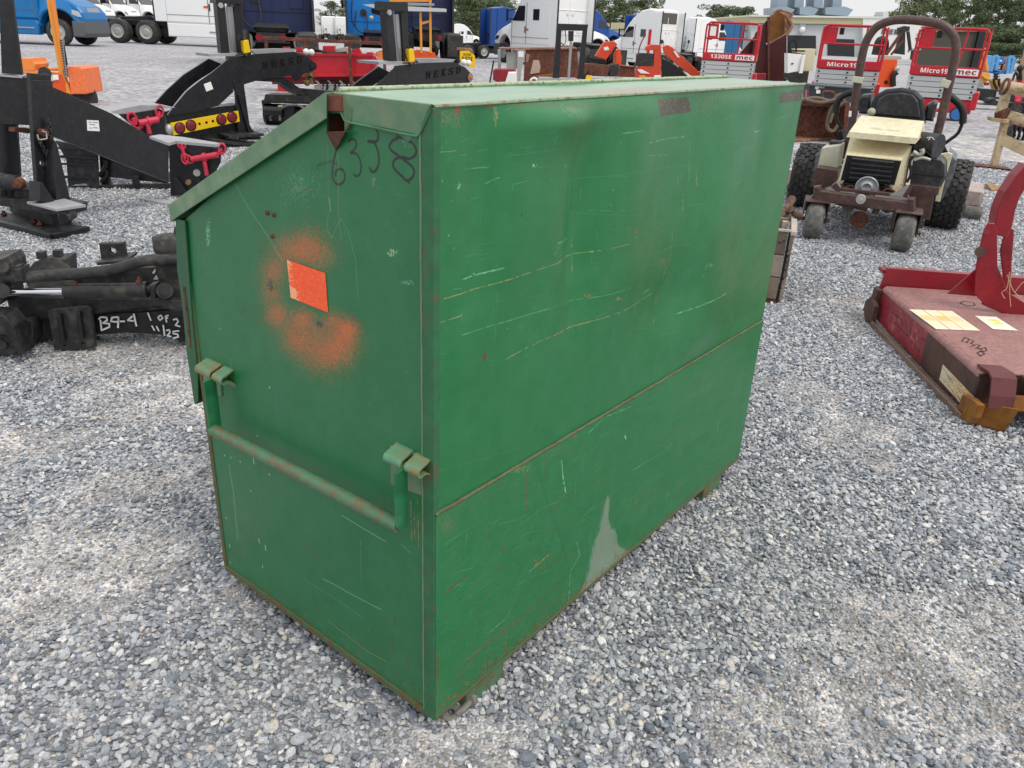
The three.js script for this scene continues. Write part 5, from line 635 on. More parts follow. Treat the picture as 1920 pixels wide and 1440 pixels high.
  const R = rng(44), lines = (x, x0, x1, y0, y1_, n, col) => { x.fillStyle = col; for (let i = 0; i < n; i++) { const yy = lerp(y0, y1_, i / n); let a = x0; while (a < x1 - 4) { const w = 3 + R() * 12; x.globalAlpha = .35 + R() * .4; x.fillRect(a, yy, Math.min(w, x1 - a), 2.2); a += w + 3; } } x.globalAlpha = 1; };
  decal('paper_decal', [[1705, 580], [1785, 583], [1838, 620], [1755, 617]], (x) => { x.fillStyle = '#e6e0c2'; x.fillRect(0, 0, 256, 160); for (const [a, c] of [[6, '#d9c56a'], [96, '#d8b23c'], [176, '#dcc98a']]) { x.fillStyle = c; x.globalAlpha = .6; x.fillRect(a, 50, 66, 40); x.globalAlpha = 1; } x.fillStyle = '#c98a80'; x.fillRect(78, 0, 8, 160); x.fillStyle = '#d8924e'; x.fillRect(160, 0, 6, 160); lines(x, 4, 76, 8, 150, 15, '#8a8a78'); lines(x, 90, 158, 8, 150, 15, '#8a8a78'); lines(x, 170, 250, 8, 150, 15, '#8a8a78'); }, y1 + .0025);
  decal('paper_decal', [[1828, 592], [1868, 594], [1909, 620], [1862, 617]], (x) => { x.fillStyle = '#eceadb'; x.fillRect(0, 0, 256, 160); x.fillStyle = '#d9d24e'; for (let i = 0; i < 70; i++) { x.globalAlpha = .5; x.beginPath(); x.arc(150 + (R() - .5) * 120, 70 + (R() - .5) * 60, 5 + R() * 6, 0, 7); x.fill(); } x.globalAlpha = 1; lines(x, 6, 80, 6, 150, 14, '#9a9a88'); lines(x, 90, 250, 112, 150, 4, '#8a8a88'); }, y1 + .0025);
  { const q = [[1768, 683], [1827, 745], [1817, 774], [1761, 712]].map(([a, b]) => D.e3(a, b, -.002)); const g = quad(q[3], q[2], q[1], q[0]); g.setAttribute('uv', new THREE.Float32BufferAttribute([0, 0, 1, 0, 1, 1, 0, 0, 1, 1, 0, 1], 2)); mesh('peeling_decal', g, new THREE.MeshStandardMaterial({ roughness: .8, side: THREE.DoubleSide, map: canvasTex(256, 128, (x) => { x.fillStyle = '#ddd3b6'; x.fillRect(0, 0, 256, 128); for (let i = 0; i < 600; i++) { const a = R() * 256; x.fillStyle = '#c9822e'; x.globalAlpha = .25 * a / 256 + .08; x.beginPath(); x.arc(a, R() * 128, 3 + R() * 8 * a / 256, 0, 7); x.fill(); } x.globalAlpha = .9; x.strokeStyle = '#2f241d'; for (let i = 0; i < 26; i++) { x.lineWidth = .8 + R() * 2; let a = R() * 230, b = R() * 120; x.beginPath(); x.moveTo(a, b); for (let k = 0; k < 5; k++) x.lineTo(a += R() * 18, b += (R() - .3) * 14); x.stroke(); } }) }), t, true); }
  mesh('scratches', [ribbon([[[1672, 585], [1690, 600]], [[1680, 590], [1683, 604]], [[1690, 598], [1692, 612]], [[1698, 604], [1700, 620]], [[1706, 612], [1708, 628]], [[1714, 622], [1716, 634]], [[1722, 632], [1736, 640]], [[1676, 604], [1700, 628], [1724, 660]]], .004, (a, b) => D.e3(a, b, -.001), [-.0006, 0, 0])], worn, t);
  const ink = plain('#3a2224', .8); mesh('handwriting', [ribbon([[[1803, 640], [1809, 633], [1817, 636], [1813, 643], [1803, 640]], [[1818, 637], [1826, 640], [1820, 644], [1828, 648], [1820, 650]], [[1830, 646], [1838, 648], [1832, 652], [1840, 656]], [[1828, 653], [1836, 655], [1848, 652], [1850, 658], [1838, 660]], [[1832, 662], [1840, 658], [1846, 664], [1838, 668], [1832, 662]], [[1800, 568], [1808, 565], [1826, 568], [1828, 573], [1812, 574], [1800, 568]]], .005, (a, b) => D.g3(a, b, y1), [0, .0022, 0])], ink, t);
  // hitch mast: two side plates and the curved tail arm
  const mz = -.93, P = (p, a, b, h) => plate(D, p, a, b, h, .003);
  mesh('mast_plate', [P([[1828, 552], [1831, 500], [1836, 470], [1846, 430], [1854, 418], [1866, 419], [1870, 432], [1871, 500], [1880, 520], [1890, 548], [1925, 570], [1925, 605], [1880, 588], [1850, 575]], mz - .012, mz, [(() => { const q = D.p(1840, 472, mz); return { x: q[0], y: q[1], r: .014 }; })()]), P([[1885, 545], [1876, 470], [1883, 442], [1894, 425], [1902, 432], [1897, 500], [1897, 540]], mz - .2, mz - .185)], redP, t);
  mesh('mast_gusset', [P([[1776, 551], [1842, 494], [1836, 556], [1800, 553]], mz - .1, mz - .09)], redP, t);
  mesh('tail_arm', [P([[1868, 441], [1866, 415], [1872, 390], [1885, 360], [1905, 330], [1925, 308], [1925, 350], [1912, 372], [1904, 395], [1898, 425], [1888, 446]], mz - .11, mz - .03)], redP, t);
  mesh('pivot_bolt', cy(D.p3(1850, 434, mz + .03), D.p3(1850, 434, mz - .05), .016, .016, 10), redP, t); mesh('pivot_bush', cy(D.p3(1838, 472, mz + .006), D.p3(1838, 472, mz - .03), .026, .026, 16), worn, t); mesh('gearbox_boss', [lathe([[0, .03], [.03, .028], [.045, .01], [.05, 0]], 16).translate(...D.g3(1860, 572, y1))], M.dark, t);
  mesh('wire', [rodp(D, [[1893, 510], [1888, 540], [1878, 548], [1884, 560]], mz + .03, .002, 4), rodp(D, [[1898, 500], [1893, 540], [1895, 575]], mz + .03, .002, 4), rodp(D, [[1888, 515], [1900, 545], [1914, 558]], mz + .02, .002, 4), rodp(D, [[1903, 548], [1915, 532], [1922, 528]], mz + .02, .002, 4)], plain('#c9a98f', .7), t);
}
{ // ---- wooden crate with a rusty casting
  const C0 = F(1.617, -4.616, -0.05), C = F(1.617 - .125 * Math.cos(-.3), -4.616 + .125 * Math.sin(-.3), -0.3), H = .445, t = thing('wooden_crate', 'weathered grey wooden crate of scrap standing between the bin and the mower', 'crate', C);
  const wood = [grimy('#86776a', '#5c5148', .45, 101, { rough: .9, sc: 5 }), grimy('#978a7e', '#6a5f55', .45, 102, { rough: .9, sc: 5 }), grimy('#6f6158', '#4d433c', .45, 103, { rough: .9, sc: 5 })], pale = grimy('#b9aea4', '#8d8279', .4, 104, { rough: .9, sc: 7 });
  for (let i = 0; i < 3; i++) mesh('plank', bb(-.62, .085, .03 + i * .138, .03 + i * .138 + .132, -.022, -.002, .003), wood[i], t);
  for (let i = 0; i < 3; i++) mesh('plank', bb(.1, .122, .03 + i * .138, .03 + i * .138 + .132, -.46, -.002, .003), wood[(i + 1) % 3], t);
  for (let i = 0; i < 3; i++) mesh('plank', bb(-.62, .085, .03 + i * .138, .03 + i * .138 + .132, -.46, -.44, .003), wood[(i + 2) % 3], t);
  mesh('corner_post', bb(.088, .098, 0.01, H, -.03, 0, .002), M.dark, t); mesh('corner_post', bb(.05, .085, 0.02, H - .04, -.07, -.03, .003), pale, t); mesh('corner_post', bb(.05, .085, .02, H - .02, -.43, -.39, .003), pale, t);
  mesh('top_rail', bb(.1, .135, H - .02, H + .004, -.47, .004, .003), pale, t); mesh('top_rail', bb(-.62, .1, H - .004, H + .01, -.026, 0.0, .003), pale, t); mesh('skid', bb(-.62, .1, .0, .028, -.05, -.004, .002), M.rust, t); mesh('crate_floor', bb(-.62, .09, .03, .045, -.44, -.02), wood[2], t);
  { const g = []; for (const [a, b] of [[1462, 455], [1470, 452], [1478, 470], [1476, 482], [1474, 492], [1472, 506], [1468, 524], [1464, 540]]) { const p = C.p3(a, b, 0); g.push(cy([p[0], p[1], -.004], [p[0], p[1], .001], .005, .005, 8)); } mesh('nail_head', g, M.dark, t); }
  const q = C.g3(1480, 400, .42), k = thing('rusty_casting', 'rusty iron yoke casting sticking out of the wooden crate', 'scrap part', { x: C.x, z: C.z, y: 0, yaw: C.yaw });
  const p = (a, b, y) => C.g3(a, b, y); const iron = grimy('#5a4436', '#8a6a4e', .42, 105, { rough: .85, pit: 1, bump: .003 });
  mesh('yoke', [tube([p(1470, 412, .40), p(1476, 392, .45), p(1484, 376, .50)], .025, 8), tube([p(1476, 392, .45), p(1484, 396, .46), p(1494, 402, .46), p(1500, 404, .47)], .022, 8), tube([p(1472, 405, .40), p(1484, 410, .43), p(1492, 412, .44)], .018, 8), sph(...p(1484, 375, .5), .03), sph(...p(1500, 404, .47), .022), cy(p(1483, 394, .44), p(1483, 392, .49), .02, .02, 12)], iron, k); mesh('scrap_plate', [bb(-.3, .04, .2, .3, -.3, -.1), cy([-.02, .31, -.2], [-.02, .37, -.2], .1, .1, 20)], M.darkSteel, k);
}
{ // ---- pipe rack at the right edge
  const Q = F(6.47, -11.22, -0.1), t = thing('pipe_rack', 'cream painted rusty pipe stand on a steel foot at the right edge', 'pipe rack', Q), cream = grimy('#c2b08e', '#7d5a40', .36, 111, { rough: .7, sc: 8 }), P = (p, a, b) => plate(Q, p, a, b);
  mesh('foot', [hull([[1816, 310], [1898, 320], [1900, 322], [1815, 313]].map(([a, b]) => Q.g3(a, b, 0.0)), [[1824, 305], [1890, 313], [1897, 318], [1818, 309]].map(([a, b]) => Q.g3(a, b, .03)))], M.rust, t);
  mesh('post', [beamp(Q, [1862, 316], [1886, 222], 0, .085, .085)], cream, t); mesh('cap_plate', [P([[1869, 222], [1893, 225], [1891, 231], [1869, 229]], -.2, .1)], cream, t); mesh('upper_pipe', [cy(Q.p3(1876, 212, -.05), Q.p3(1890, 162, -.05), .065, .065, 14)], cream, t); mesh('elbow', [sph(...Q.p3(1880, 214, -.05), .1), sph(...Q.p3(1891, 163, -.05), .09)], M.rust, t); mesh('cross_pipe', [cy(Q.p3(1884, 216, -.05), Q.p3(1960, 238, .2), .075, .075, 14), cy(Q.p3(1884, 162, -.05), Q.p3(1960, 178, .2), .08, .08, 14)], cream, t); mesh('pipe_flange', [cy(Q.p3(1886, 163, -.05), Q.p3(1882, 162, -.05), .11, .11, 18), cy(Q.p3(1890, 219, -.05), Q.p3(1893, 220, -.05), .095, .095, 16)], M.rust, t);
  mesh('brace', [bar(Q.p3(1872, 258, .02), Q.p3(1960, 300, .25), .02, .14)], cream, t);
}
{ // ---- red tiller machine and flag at the right edge
  const Q = FG(1912, 262, -0.1), t = thing('red_garden_tiller', 'small red tiller with black tines partly beyond the right edge', 'tiller', Q), P = (p, a, b) => plate(Q, p, a, b);
  mesh('hood', [P([[1900, 228], [1930, 230], [1930, 248], [1896, 244]], -.4, 0)], M.red, t); mesh('engine', [P([[1903, 195], [1930, 192], [1930, 228], [1905, 226]], -.3, 0)], M.dark, t); mesh('upper_frame', [P([[1904, 215], [1911, 150], [1917, 150], [1912, 215]], -.2, -.1), P([[1912, 155], [1930, 156], [1930, 170], [1912, 172]], -.2, -.1)], M.red, t); mesh('lever', [rodp(Q, [[1914, 150], [1913, 132]], -.1, .03), sph(...Q.p3(1913, 128, -.1), .06), rodp(Q, [[1898, 152], [1905, 135], [1909, 150]], -.1, .02)], M.hose, t); mesh('wheel', [cy(Q.p3(1905, 205, .05), Q.p3(1905, 205, .15), .1, .1, 16)], M.rubber, t);
  for (let i = 0; i < 5; i++) { const c = Q.p3(1893 + i * 9, 246 + i, .05); mesh('tine', [new THREE.TorusGeometry(.14, .025, 6, 14, 4).rotateY(1.2).translate(c[0], c[1], c[2]), bx(.03, .2, .03, c[0], c[1], c[2], .4, 0, .5)], M.dark, t); } mesh('gear_case', [P([[1892, 238], [1901, 232], [1899, 258], [1890, 258]], .1, .2)], M.blackDusty, t); mesh('flag_tape', [P([[1903, 180], [1920, 172], [1924, 180], [1912, 186]], .3, .31), P([[1904, 186], [1918, 180], [1914, 190], [1905, 190]], .3, .31)], plain('#e83e62', .6), t);
}
{ const g = G(1868, 358), t = thing('cardboard_scrap', 'flat tan scrap of cardboard lying on the gravel beside the cutter arm', 'scrap', { x: g[0], y: .005, z: g[2], yaw: .3 }); const s = []; mesh('flat_piece', [hull([[-.12, 0, .06], [.12, 0, .1], [.2, 0, -.12], [-.04, 0, -.13]], [[-.12, .012, .06], [.12, .05, .1], [.2, .03, -.12], [-.04, .06, -.13]])], grimy('#a8875c', '#6b5238', .4, 120, { rough: .9 }), t); }
{ // ---- rusty loader bucket behind the mower, with hoses over its edge
  const Q = FG(1540, 268, -0.08), t = thing('rusty_bucket', 'rusty brown loader bucket with hoses hanging over it behind the mower', 'loader bucket', Q), P = (p, a, b) => plate(Q, p, a, b);
  mesh('back_plate', [P([[1480, 194], [1592, 199], [1590, 262], [1478, 262]], -.5, -.46)], M.rust, t); mesh('top_lip', [P([[1480, 186], [1594, 192], [1593, 202], [1480, 197]], -.5, -.1)], M.rust, t); mesh('floor_plate', [hull([[1478, 266], [1560, 262], [1585, 256], [1480, 258]].map(([a, b]) => Q.g3(a, b, 0.01)), [[1478, 266], [1560, 262], [1585, 256], [1480, 258]].map(([a, b]) => { const g = Q.g3(a, b, .01); return [g[0], .04, g[2]]; }))], M.rustPale, t); mesh('end_plate', [P([[1585, 198], [1596, 200], [1588, 262], [1580, 262]], -.5, 0)], M.rust, t);
  mesh('hose', [rodp(Q, [[1500, 188], [1530, 184], [1560, 190], [1570, 180], [1582, 178], [1575, 192], [1560, 200], [1552, 225], [1552, 240], [1562, 246], [1572, 232]], -.05, .03, 7), rodp(Q, [[1510, 187], [1540, 192], [1570, 186], [1584, 190], [1566, 204], [1556, 230]], .02, .025, 7)], plain('#6a5f50', .8), t);
}
// ================================================================ THE YARD BEHIND: lifts, loaders, attachments
const depthOf = (g) => -(g[0] * 0) + (CAM.h * _s + (-g[2]) * _c) - (g[1] ?? 0) * _s;
const pxm = (g) => CAM.f / depthOf(g);
function scissorLift(cx, cyp, text, logo, label, yaw, W = 1.46) {
  const fr = FG(cx, cyp, yaw), t = thing('scissor_lift', label, 'scissor lift', fr, 'red scissor lifts parked behind the bin and the mower');
  const r = .022, hw = W / 2, T = 1.87, B = 1.1, mid = 1.47, zf = .38, zb = -.38, rail = (a, b) => cy(a, b, r, r, 8);
  const red = M.red, grey = plain('#b7bcbd', .5, .1);
  mesh('guard_rail', [tube([[-hw, B - .05, zf], [-hw, T - .1, zf], [-hw + .1, T, zf], [0, T, zf], [hw - .1, T, zf], [hw, T - .1, zf], [hw, B - .05, zf]], r * 1.2, 8, 4, .2), rail([-hw, mid, zf], [hw, mid, zf]), rail([.26, T, zf], [.26, mid + .2, zf]), rail([.26, mid + .2, zf], [.2, B, zf])], red, t);
  mesh('guard_rail', [tube([[-hw, B - .05, zb], [-hw, T - .1, zb], [-hw + .1, T, zb], [hw - .1, T, zb], [hw, T - .1, zb], [hw, B - .05, zb]], r * 1.2, 8, 4, .2), rail([-hw, mid, zb], [hw, mid, zb]), rail([-hw, T - .06, zf], [-hw, T - .06, zb]), rail([hw, T - .06, zf], [hw, T - .06, zb]), rail([-hw, mid, zf], [-hw, mid, zb]), rail([hw, mid, zf], [hw, mid, zb]), rail([hw - .08, T, zb], [hw - .08, B, zb]), rail([hw, B, .0], [hw, T, .0])], red, t);
  mesh('control_panel', [bb(-hw + .05, -hw + .32, mid, T - .04, zf - .06, zf - .03, .01)], red, t); if (text === '1330SE') mesh('document_plate', bb(-hw + .1, -hw + .26, mid + .06, mid + .3, zf - .028, zf - .02), M.paper, t); mesh('controller', [bb(-hw + .36, -hw + .46, T - .2, T - .05, zf - .1, zf, .01)], M.dark, t);
  mesh('toe_board', [bb(-hw - .02, hw + .02, .92, B, zf, zf + .02, .006), bb(-hw - .02, hw + .02, .92, B, zb - .02, zb, .006), bb(-hw - .02, -hw, .92, B, zb, zf), bb(hw, hw + .02, .92, B, zb, zf)], red, t); mesh('platform', bb(-hw, hw, .9, .96, zb, zf), M.redOld, t);
  mesh('lettering', textFit(text, -hw + (logo ? .2 : .22), logo ? .06 : .2, 0.965, 1.065, zf + .02, .004), M.white, t);
  if (logo) { mesh('logo_plate', bb(.16, hw - .04, .945, 1.075, zf + .02, zf + .024, .002), M.white, t); mesh('logo_letters', textFit('mec', .2, hw - .08, .965, 1.05, zf + .024, .004), M.redOld, t); }
  for (let i = 0; i < 4; i++) { const y = .89 - i * .112; mesh('scissor_beam', [bb(-hw - .02, hw, y - .1, y, zf - .05, zf, .006), bb(-hw - .02, hw, y - .1, y, zb, zb + .05, .006)], grey, t); mesh('pivot_pin', [cy([-hw + .06, y - .05, zf], [-hw + .06, y - .05, zf + .012], .022, .022, 10), cy([0, y - .05, zf], [0, y - .05, zf + .012], .022, .022, 10), cy([hw - .08, y - .05, zf], [hw - .08, y - .05, zf + .012], .022, .022, 10)], M.dark, t); }
  mesh('base', [bb(-hw - .02, hw, .16, .43, -.37, .35, .02), bb(-hw - .06, -hw + .06, .2, .6, -.3, .37, .02), bb(hw - .06, hw + .08, .25, .62, -.3, .38, .02)], red, t); mesh('base_label', [bb(-.1, .05, .24, .36, .351, .354)], M.paper, t);
  for (const x of [-hw + .22, hw - .25]) { for (const z of [.3, -.34]) { const w = mesh('wheel', [cy([x, .15, z], [x, .15, z + .1], .15, .15, 22)], M.rubber, t); mesh('hub', [cy([x, .15, z + .1], [x, .15, z + .11], .12, .12, 20)], plain('#2f6fb4', .5), w); } }
  return [t, fr];
}
scissorLift(1752, 222, 'Micro19', true, 'red scissor lift lettered Micro19 and mec, right of the roll hoop', -.5, 1.38);
scissorLift(1576, 203, 'Micro19', false, 'red scissor lift lettered Micro19, left of the roll hoop', -.38, 1.42);
scissorLift(1359, 178, '1330SE', true, 'red scissor lift lettered 1330SE in front of the rusty chute', -.3, 1.42);
const cr = (ox, oy, s) => (l) => l.map(([a, b]) => [ox + a / s, oy + b / s]);
{ // ---- rusty chute
  const Z = cr(1180, 0, 4.8), fr = FG(1445, 158, -.05), t = thing('rusty_chute', 'tall rusty brown steel chute rising between two scissor lifts', 'chute', fr), P = (l, a, b) => plate(fr, Z(l), a, b);
  const dk = M.redOld.clone(); dk.color.set('#7a5a50');
  mesh('left_plate', P([[1265, 155], [1255, 730], [1085, 730], [1090, 560], [1135, 300]], -.1, 0), dk, t); mesh('right_plate', P([[1255, 402], [1415, 312], [1415, 730], [1257, 730]], -.3, -.2), dk, t); mesh('wing', P([[940, 545], [1130, 325], [1090, 560]], -.4, -.3), dk, t); mesh('centre_rib', P([[1246, 150], [1262, 150], [1262, 730], [1248, 730]], 0, .12), M.rust, t);
  mesh('hood', [hull(Z([[1265, 155], [1345, 92], [1420, 130], [1425, 200], [1410, 312], [1256, 400]]).map(([a, b]) => fr.p3(a, b, -.9)), Z([[1265, 160], [1340, 100], [1395, 135], [1400, 200], [1390, 300], [1258, 400]]).map(([a, b]) => fr.p3(a, b, -.6)))], M.ochre, t); mesh('hood_edge', [rodp(fr, Z([[1265, 155], [1345, 92], [1462, 128], [1455, 150], [1400, 135]]), -.4, .05, 6), rodp(fr, Z([[1400, 130], [1460, 215], [1450, 265], [1400, 320], [1256, 400]]), -.4, .06, 6)], M.rustPale, t); mesh('hood_side', P([[1405, 130], [1462, 215], [1450, 262], [1408, 312], [1395, 250], [1425, 190]], -.55, -.45), M.rustPale, t); mesh('pin', sph(...fr.p3(...Z([[1237, 394]])[0], .06), .04), M.zinc, t); mesh('bottom_roller', [beamp(fr, Z([[1140, 690]])[0], Z([[1225, 690]])[0], .3, .25)], M.redOld, t);
}
{ // ---- black tooth bar in front of the left scissor lift
  const Z = cr(1180, 0, 4.8), fr = FG(1390, 170, 0), t = thing('tooth_bar', 'dark steel tooth bar attachment in front of the 1330SE scissor lift', 'loader attachment', fr), P = (l, a, b) => plate(fr, Z(l), a, b);
  for (let i = 0; i < 6; i++) { const x = 920 + i * 33; mesh('tooth', P([[x, 625], [x + 16, 618], [x + 20, 690], [x, 700]], 0, .1), M.darkSteel, t); } mesh('bar', P([[905, 680], [1110, 680], [1115, 740], [905, 740]], -.1, 0), M.dark, t);
}
{ // ---- mini loaders
  const Z = cr(1180, 0, 4.8), fr = FG(1243, 168, -.1), t = thing('mini_loader', 'orange-red mini loader with a long lift arm and black hood', 'mini loader', fr), P = (l, a, b) => plate(fr, Z(l), a, b, [], .01);
  const o = grimy('#cf4526', '#b3402a', .3, 131, { rough: .45 });
  mesh('body', P([[60, 620], [100, 590], [215, 590], [225, 450], [285, 450], [285, 730], [52, 730]], -.7, 0), o, t); mesh('hood', P([[60, 560], [65, 490], [90, 478], [215, 485], [215, 590], [100, 590], [42, 600]], -.6, .02), M.blackDusty, t); mesh('top_cover', P([[140, 455], [150, 420], [200, 400], [285, 405], [285, 450]], -.6, 0), o, t);
  mesh('lift_arm', P([[300, 420], [345, 404], [385, 425], [600, 620], [662, 690], [580, 700], [440, 590], [310, 480]], -.1, .05), o, t); mesh('lift_arm', P([[300, 420], [345, 404], [385, 425], [600, 620], [662, 690], [580, 700], [440, 590], [310, 480]], -.75, -.6), o, t); mesh('side_panel', P([[290, 520], [420, 590], [545, 700], [545, 720], [290, 730]], -.4, -.2), M.black, t); mesh('arm_decal', P([[395, 460], [415, 462], [455, 520], [430, 515]], .052, .055), M.white, t); mesh('flame_decal', [P([[70, 625], [110, 625], [190, 665], [100, 660]], .012, .016)], M.white, t); mesh('flame_decal', [P([[85, 680], [130, 675], [190, 720], [100, 722]], .012, .016)], M.amber, t); mesh('label', P([[222, 678], [282, 676], [280, 716], [222, 718]], .012, .016), M.paper, t); mesh('control_lever', [rodp(fr, Z([[78, 490], [100, 400], [135, 330], [150, 310]]), -.3, .02, 6)], M.redOld, t); mesh('track', P([[60, 728], [540, 720], [540, 760], [60, 765]], -.8, .05), M.rubber, t);
}
{
  const Z = cr(900, 0, 4.8), fr = FG(1135, 150, .1), t = thing('mini_loader', 'orange mini loader with a rusty bucket, left of the other mini loader', 'mini loader', fr), P = (l, a, b) => plate(fr, Z(l), a, b, [], .01);
  mesh('front_cover', P([[1120, 378], [1210, 372], [1238, 400], [1135, 540], [1040, 505]], -.2, .05), grimy('#d2492a', '#b4452e', .3, 132, { rough: .45 }), t); mesh('badge', P([[1110, 430], [1150, 418], [1165, 450], [1120, 456]], .052, .06), M.white, t); mesh('mast', P([[1225, 450], [1260, 440], [1275, 520], [1268, 590], [1215, 600]], -.5, -.1), M.orange, t); mesh('arm', P([[1170, 500], [1220, 420], [1232, 430], [1160, 560]], .06, .12), M.black, t); mesh('bucket_mount', P([[1000, 520], [1150, 545], [1140, 580], [1000, 560]], -.1, .1), M.dark, t); mesh('bucket', P([[940, 572], [1170, 590], [1150, 690], [940, 682]], -.5, .3), M.rust, t); mesh('track', [P([[1160, 620], [1190, 585], [1250, 575], [1250, 650], [1225, 690], [1170, 690]], -.6, .15)], M.rubber, t);
  const f2 = FG(1168, 148, .05), b = thing('rusty_bucket', 'small rusty brown bucket below the white truck with the red strip', 'loader bucket', f2); mesh('bucket_shell', plate(f2, Z([[1270, 590], [1395, 602], [1395, 695], [1240, 692]]), -.5, 0), M.rust, b); mesh('bucket_edge', plate(f2, Z([[1268, 586], [1396, 598], [1396, 606], [1268, 594]]), -.5, .06), M.rustPale, b);
}
{ // ---- brown steel tank with a generator and other gear beside it
  const Z = cr(900, 0, 4.8), fr = FG(1000, 168, .0), t = thing('brown_tank', 'rusty brown open steel tank behind the middle of the bin top', 'tank', fr), P = (l, a, b) => plate(fr, Z(l), a, b);
  mesh('front_wall', P([[405, 445], [870, 435], [905, 760], [390, 780]], -.1, 0), M.rust, t); mesh('rim', P([[165, 432], [420, 430], [870, 428], [870, 442], [420, 448], [170, 446]], -1.2, .05), M.rustPale, t); mesh('end_panel', P([[335, 455], [412, 455], [400, 520], [372, 640], [360, 780], [335, 780]], -.06, .03), plain('#a7aaa6', .7), t); mesh('worn_paint', [P([[480, 540], [530, 540], [545, 600], [535, 655], [450, 668]], .002, .012)], plain('#b9a49a', .8), t); mesh('worn_paint', P([[415, 480], [450, 490], [430, 560], [412, 560]], .002, .012), plain('#9a7566', .8), t); mesh('label', P([[345, 462], [392, 462], [392, 515], [345, 515]], .032, .04), M.paper, t); mesh('shelf', P([[480, 690], [660, 665], [700, 780], [440, 780]], .1, .5), M.ochre, t); const c = fr.p3(...Z([[485, 740]])[0], .52); mesh('ring', new THREE.TorusGeometry(.1, .03, 8, 18).translate(...c), M.white, t);
  mesh('grey_cabinet', P([[235, 468], [335, 465], [332, 620], [240, 625]], -.4, -.05), plain('#9c9f9d', .6), t); mesh('post', [beamp(fr, Z([[172, 445]])[0], Z([[178, 790]])[0], .1, .08)], M.steel, t);
  const f2 = FG(955, 172, .05), g = thing('red_engine', 'dark red small engine with a white tank beside the brown tank', 'engine', f2), P2 = (l, a, b) => plate(f2, Z(l), a, b, [], .02); mesh('engine_cover', P2([[118, 640], [140, 620], [320, 625], [330, 660], [325, 760], [200, 760], [118, 720]], -.4, 0), M.redOld, g); mesh('white_tank', P2([[258, 652], [328, 650], [330, 790], [215, 790]], .05, .4), M.white, g); mesh('under_frame', P2([[130, 740], [220, 750], [220, 800], [130, 800]], -.3, 0), M.dark, g); mesh('prop_rod', [beamp(f2, Z([[124, 545]])[0], Z([[80, 790]])[0], .3, .04)], M.black, g);
}
{ // ---- yellow road sign
  const Z = cr(830, 60, 11.29), fr = FG(878, 140, -.05), t = thing('yellow_sign', 'yellow warning sign with black lettering behind the nose of a gooseneck', 'sign', fr), P = (l, a, b) => plate(fr, Z(l), a, b, [], 0);
  mesh('board', P([[365, 400], [550, 400], [600, 440], [680, 500], [690, 740], [660, 762], [560, 760], [440, 640], [365, 600]], 0, .02), M.yellow, t); mesh('frame', P([[300, 325], [570, 335], [660, 460], [640, 500], [560, 400], [300, 380]], -.1, -.02), M.rustPale, t); mesh('post', P([[300, 330], [360, 340], [360, 640], [305, 640]], -.2, -.1), M.black, t);
  const L = (s, x0, x1, y0, y1) => { const a = fr.p3(...Z([[x0, y1]])[0], .02), b = fr.p3(...Z([[x1, y0]])[0], .02); mesh('lettering', textFit(s, a[0], b[0], a[1], b[1], .02, .004), M.dark, t); }; L('CAUTION', 430, 600, 455, 500); L('WIDE', 400, 635, 525, 610); L('LOAD', 470, 570, 640, 675);
}
{ // ---- orange lift frame
  const Z = cr(680, 0, 4.8), fr = FG(765, 120, .05), t = thing('orange_lift_frame', 'orange post frame with a grey work table, in front of the dark blue truck', 'work platform', fr), P = (l, a, b) => plate(fr, Z(l), a, b);
  for (const [a, b] of [[[255, -20], [262, 440]], [[520, 100], [528, 480]], [[608, -20], [612, 480]], [[176, 120], [184, 440]]]) mesh('post', [beamp(fr, Z([a])[0], Z([b])[0], 0, .09)], M.amber, t); mesh('top_beam', P([[240, -10], [620, -10], [620, 16], [240, 16]], -.1, 0), M.amber, t); mesh('cross_brace', P([[520, 200], [610, 180], [610, 200], [520, 225]], -.05, 0), M.amber, t); mesh('rail_beam', P([[280, 18], [640, 30], [640, 50], [280, 48]], -.3, .1), M.steel, t); mesh('work_table', P([[0, 42], [80, 36], [745, 78], [745, 106], [350, 98], [90, 70]], -.8, .2), plain('#c3c6c4', .5), t); mesh('bracket', P([[75, 75], [190, 85], [190, 150], [80, 120]], -.2, .1), M.dark, t);
  mesh('chassis', P([[120, 470], [170, 455], [420, 470], [480, 450], [640, 475], [660, 520], [640, 560], [120, 560]], -.6, 0), M.orange, t); mesh('fender', P([[120, 480], [150, 455], [185, 470], [180, 560], [150, 560], [145, 510]], 0, .2), M.orangePale, t); mesh('engine_box', P([[265, 440], [360, 430], [360, 555], [270, 555]], 0, .2), M.amber, t); const c = fr.p3(...Z([[80, 160]])[0], .2); mesh('lamp', [sph(...c, .09)], M.zinc, t);
}
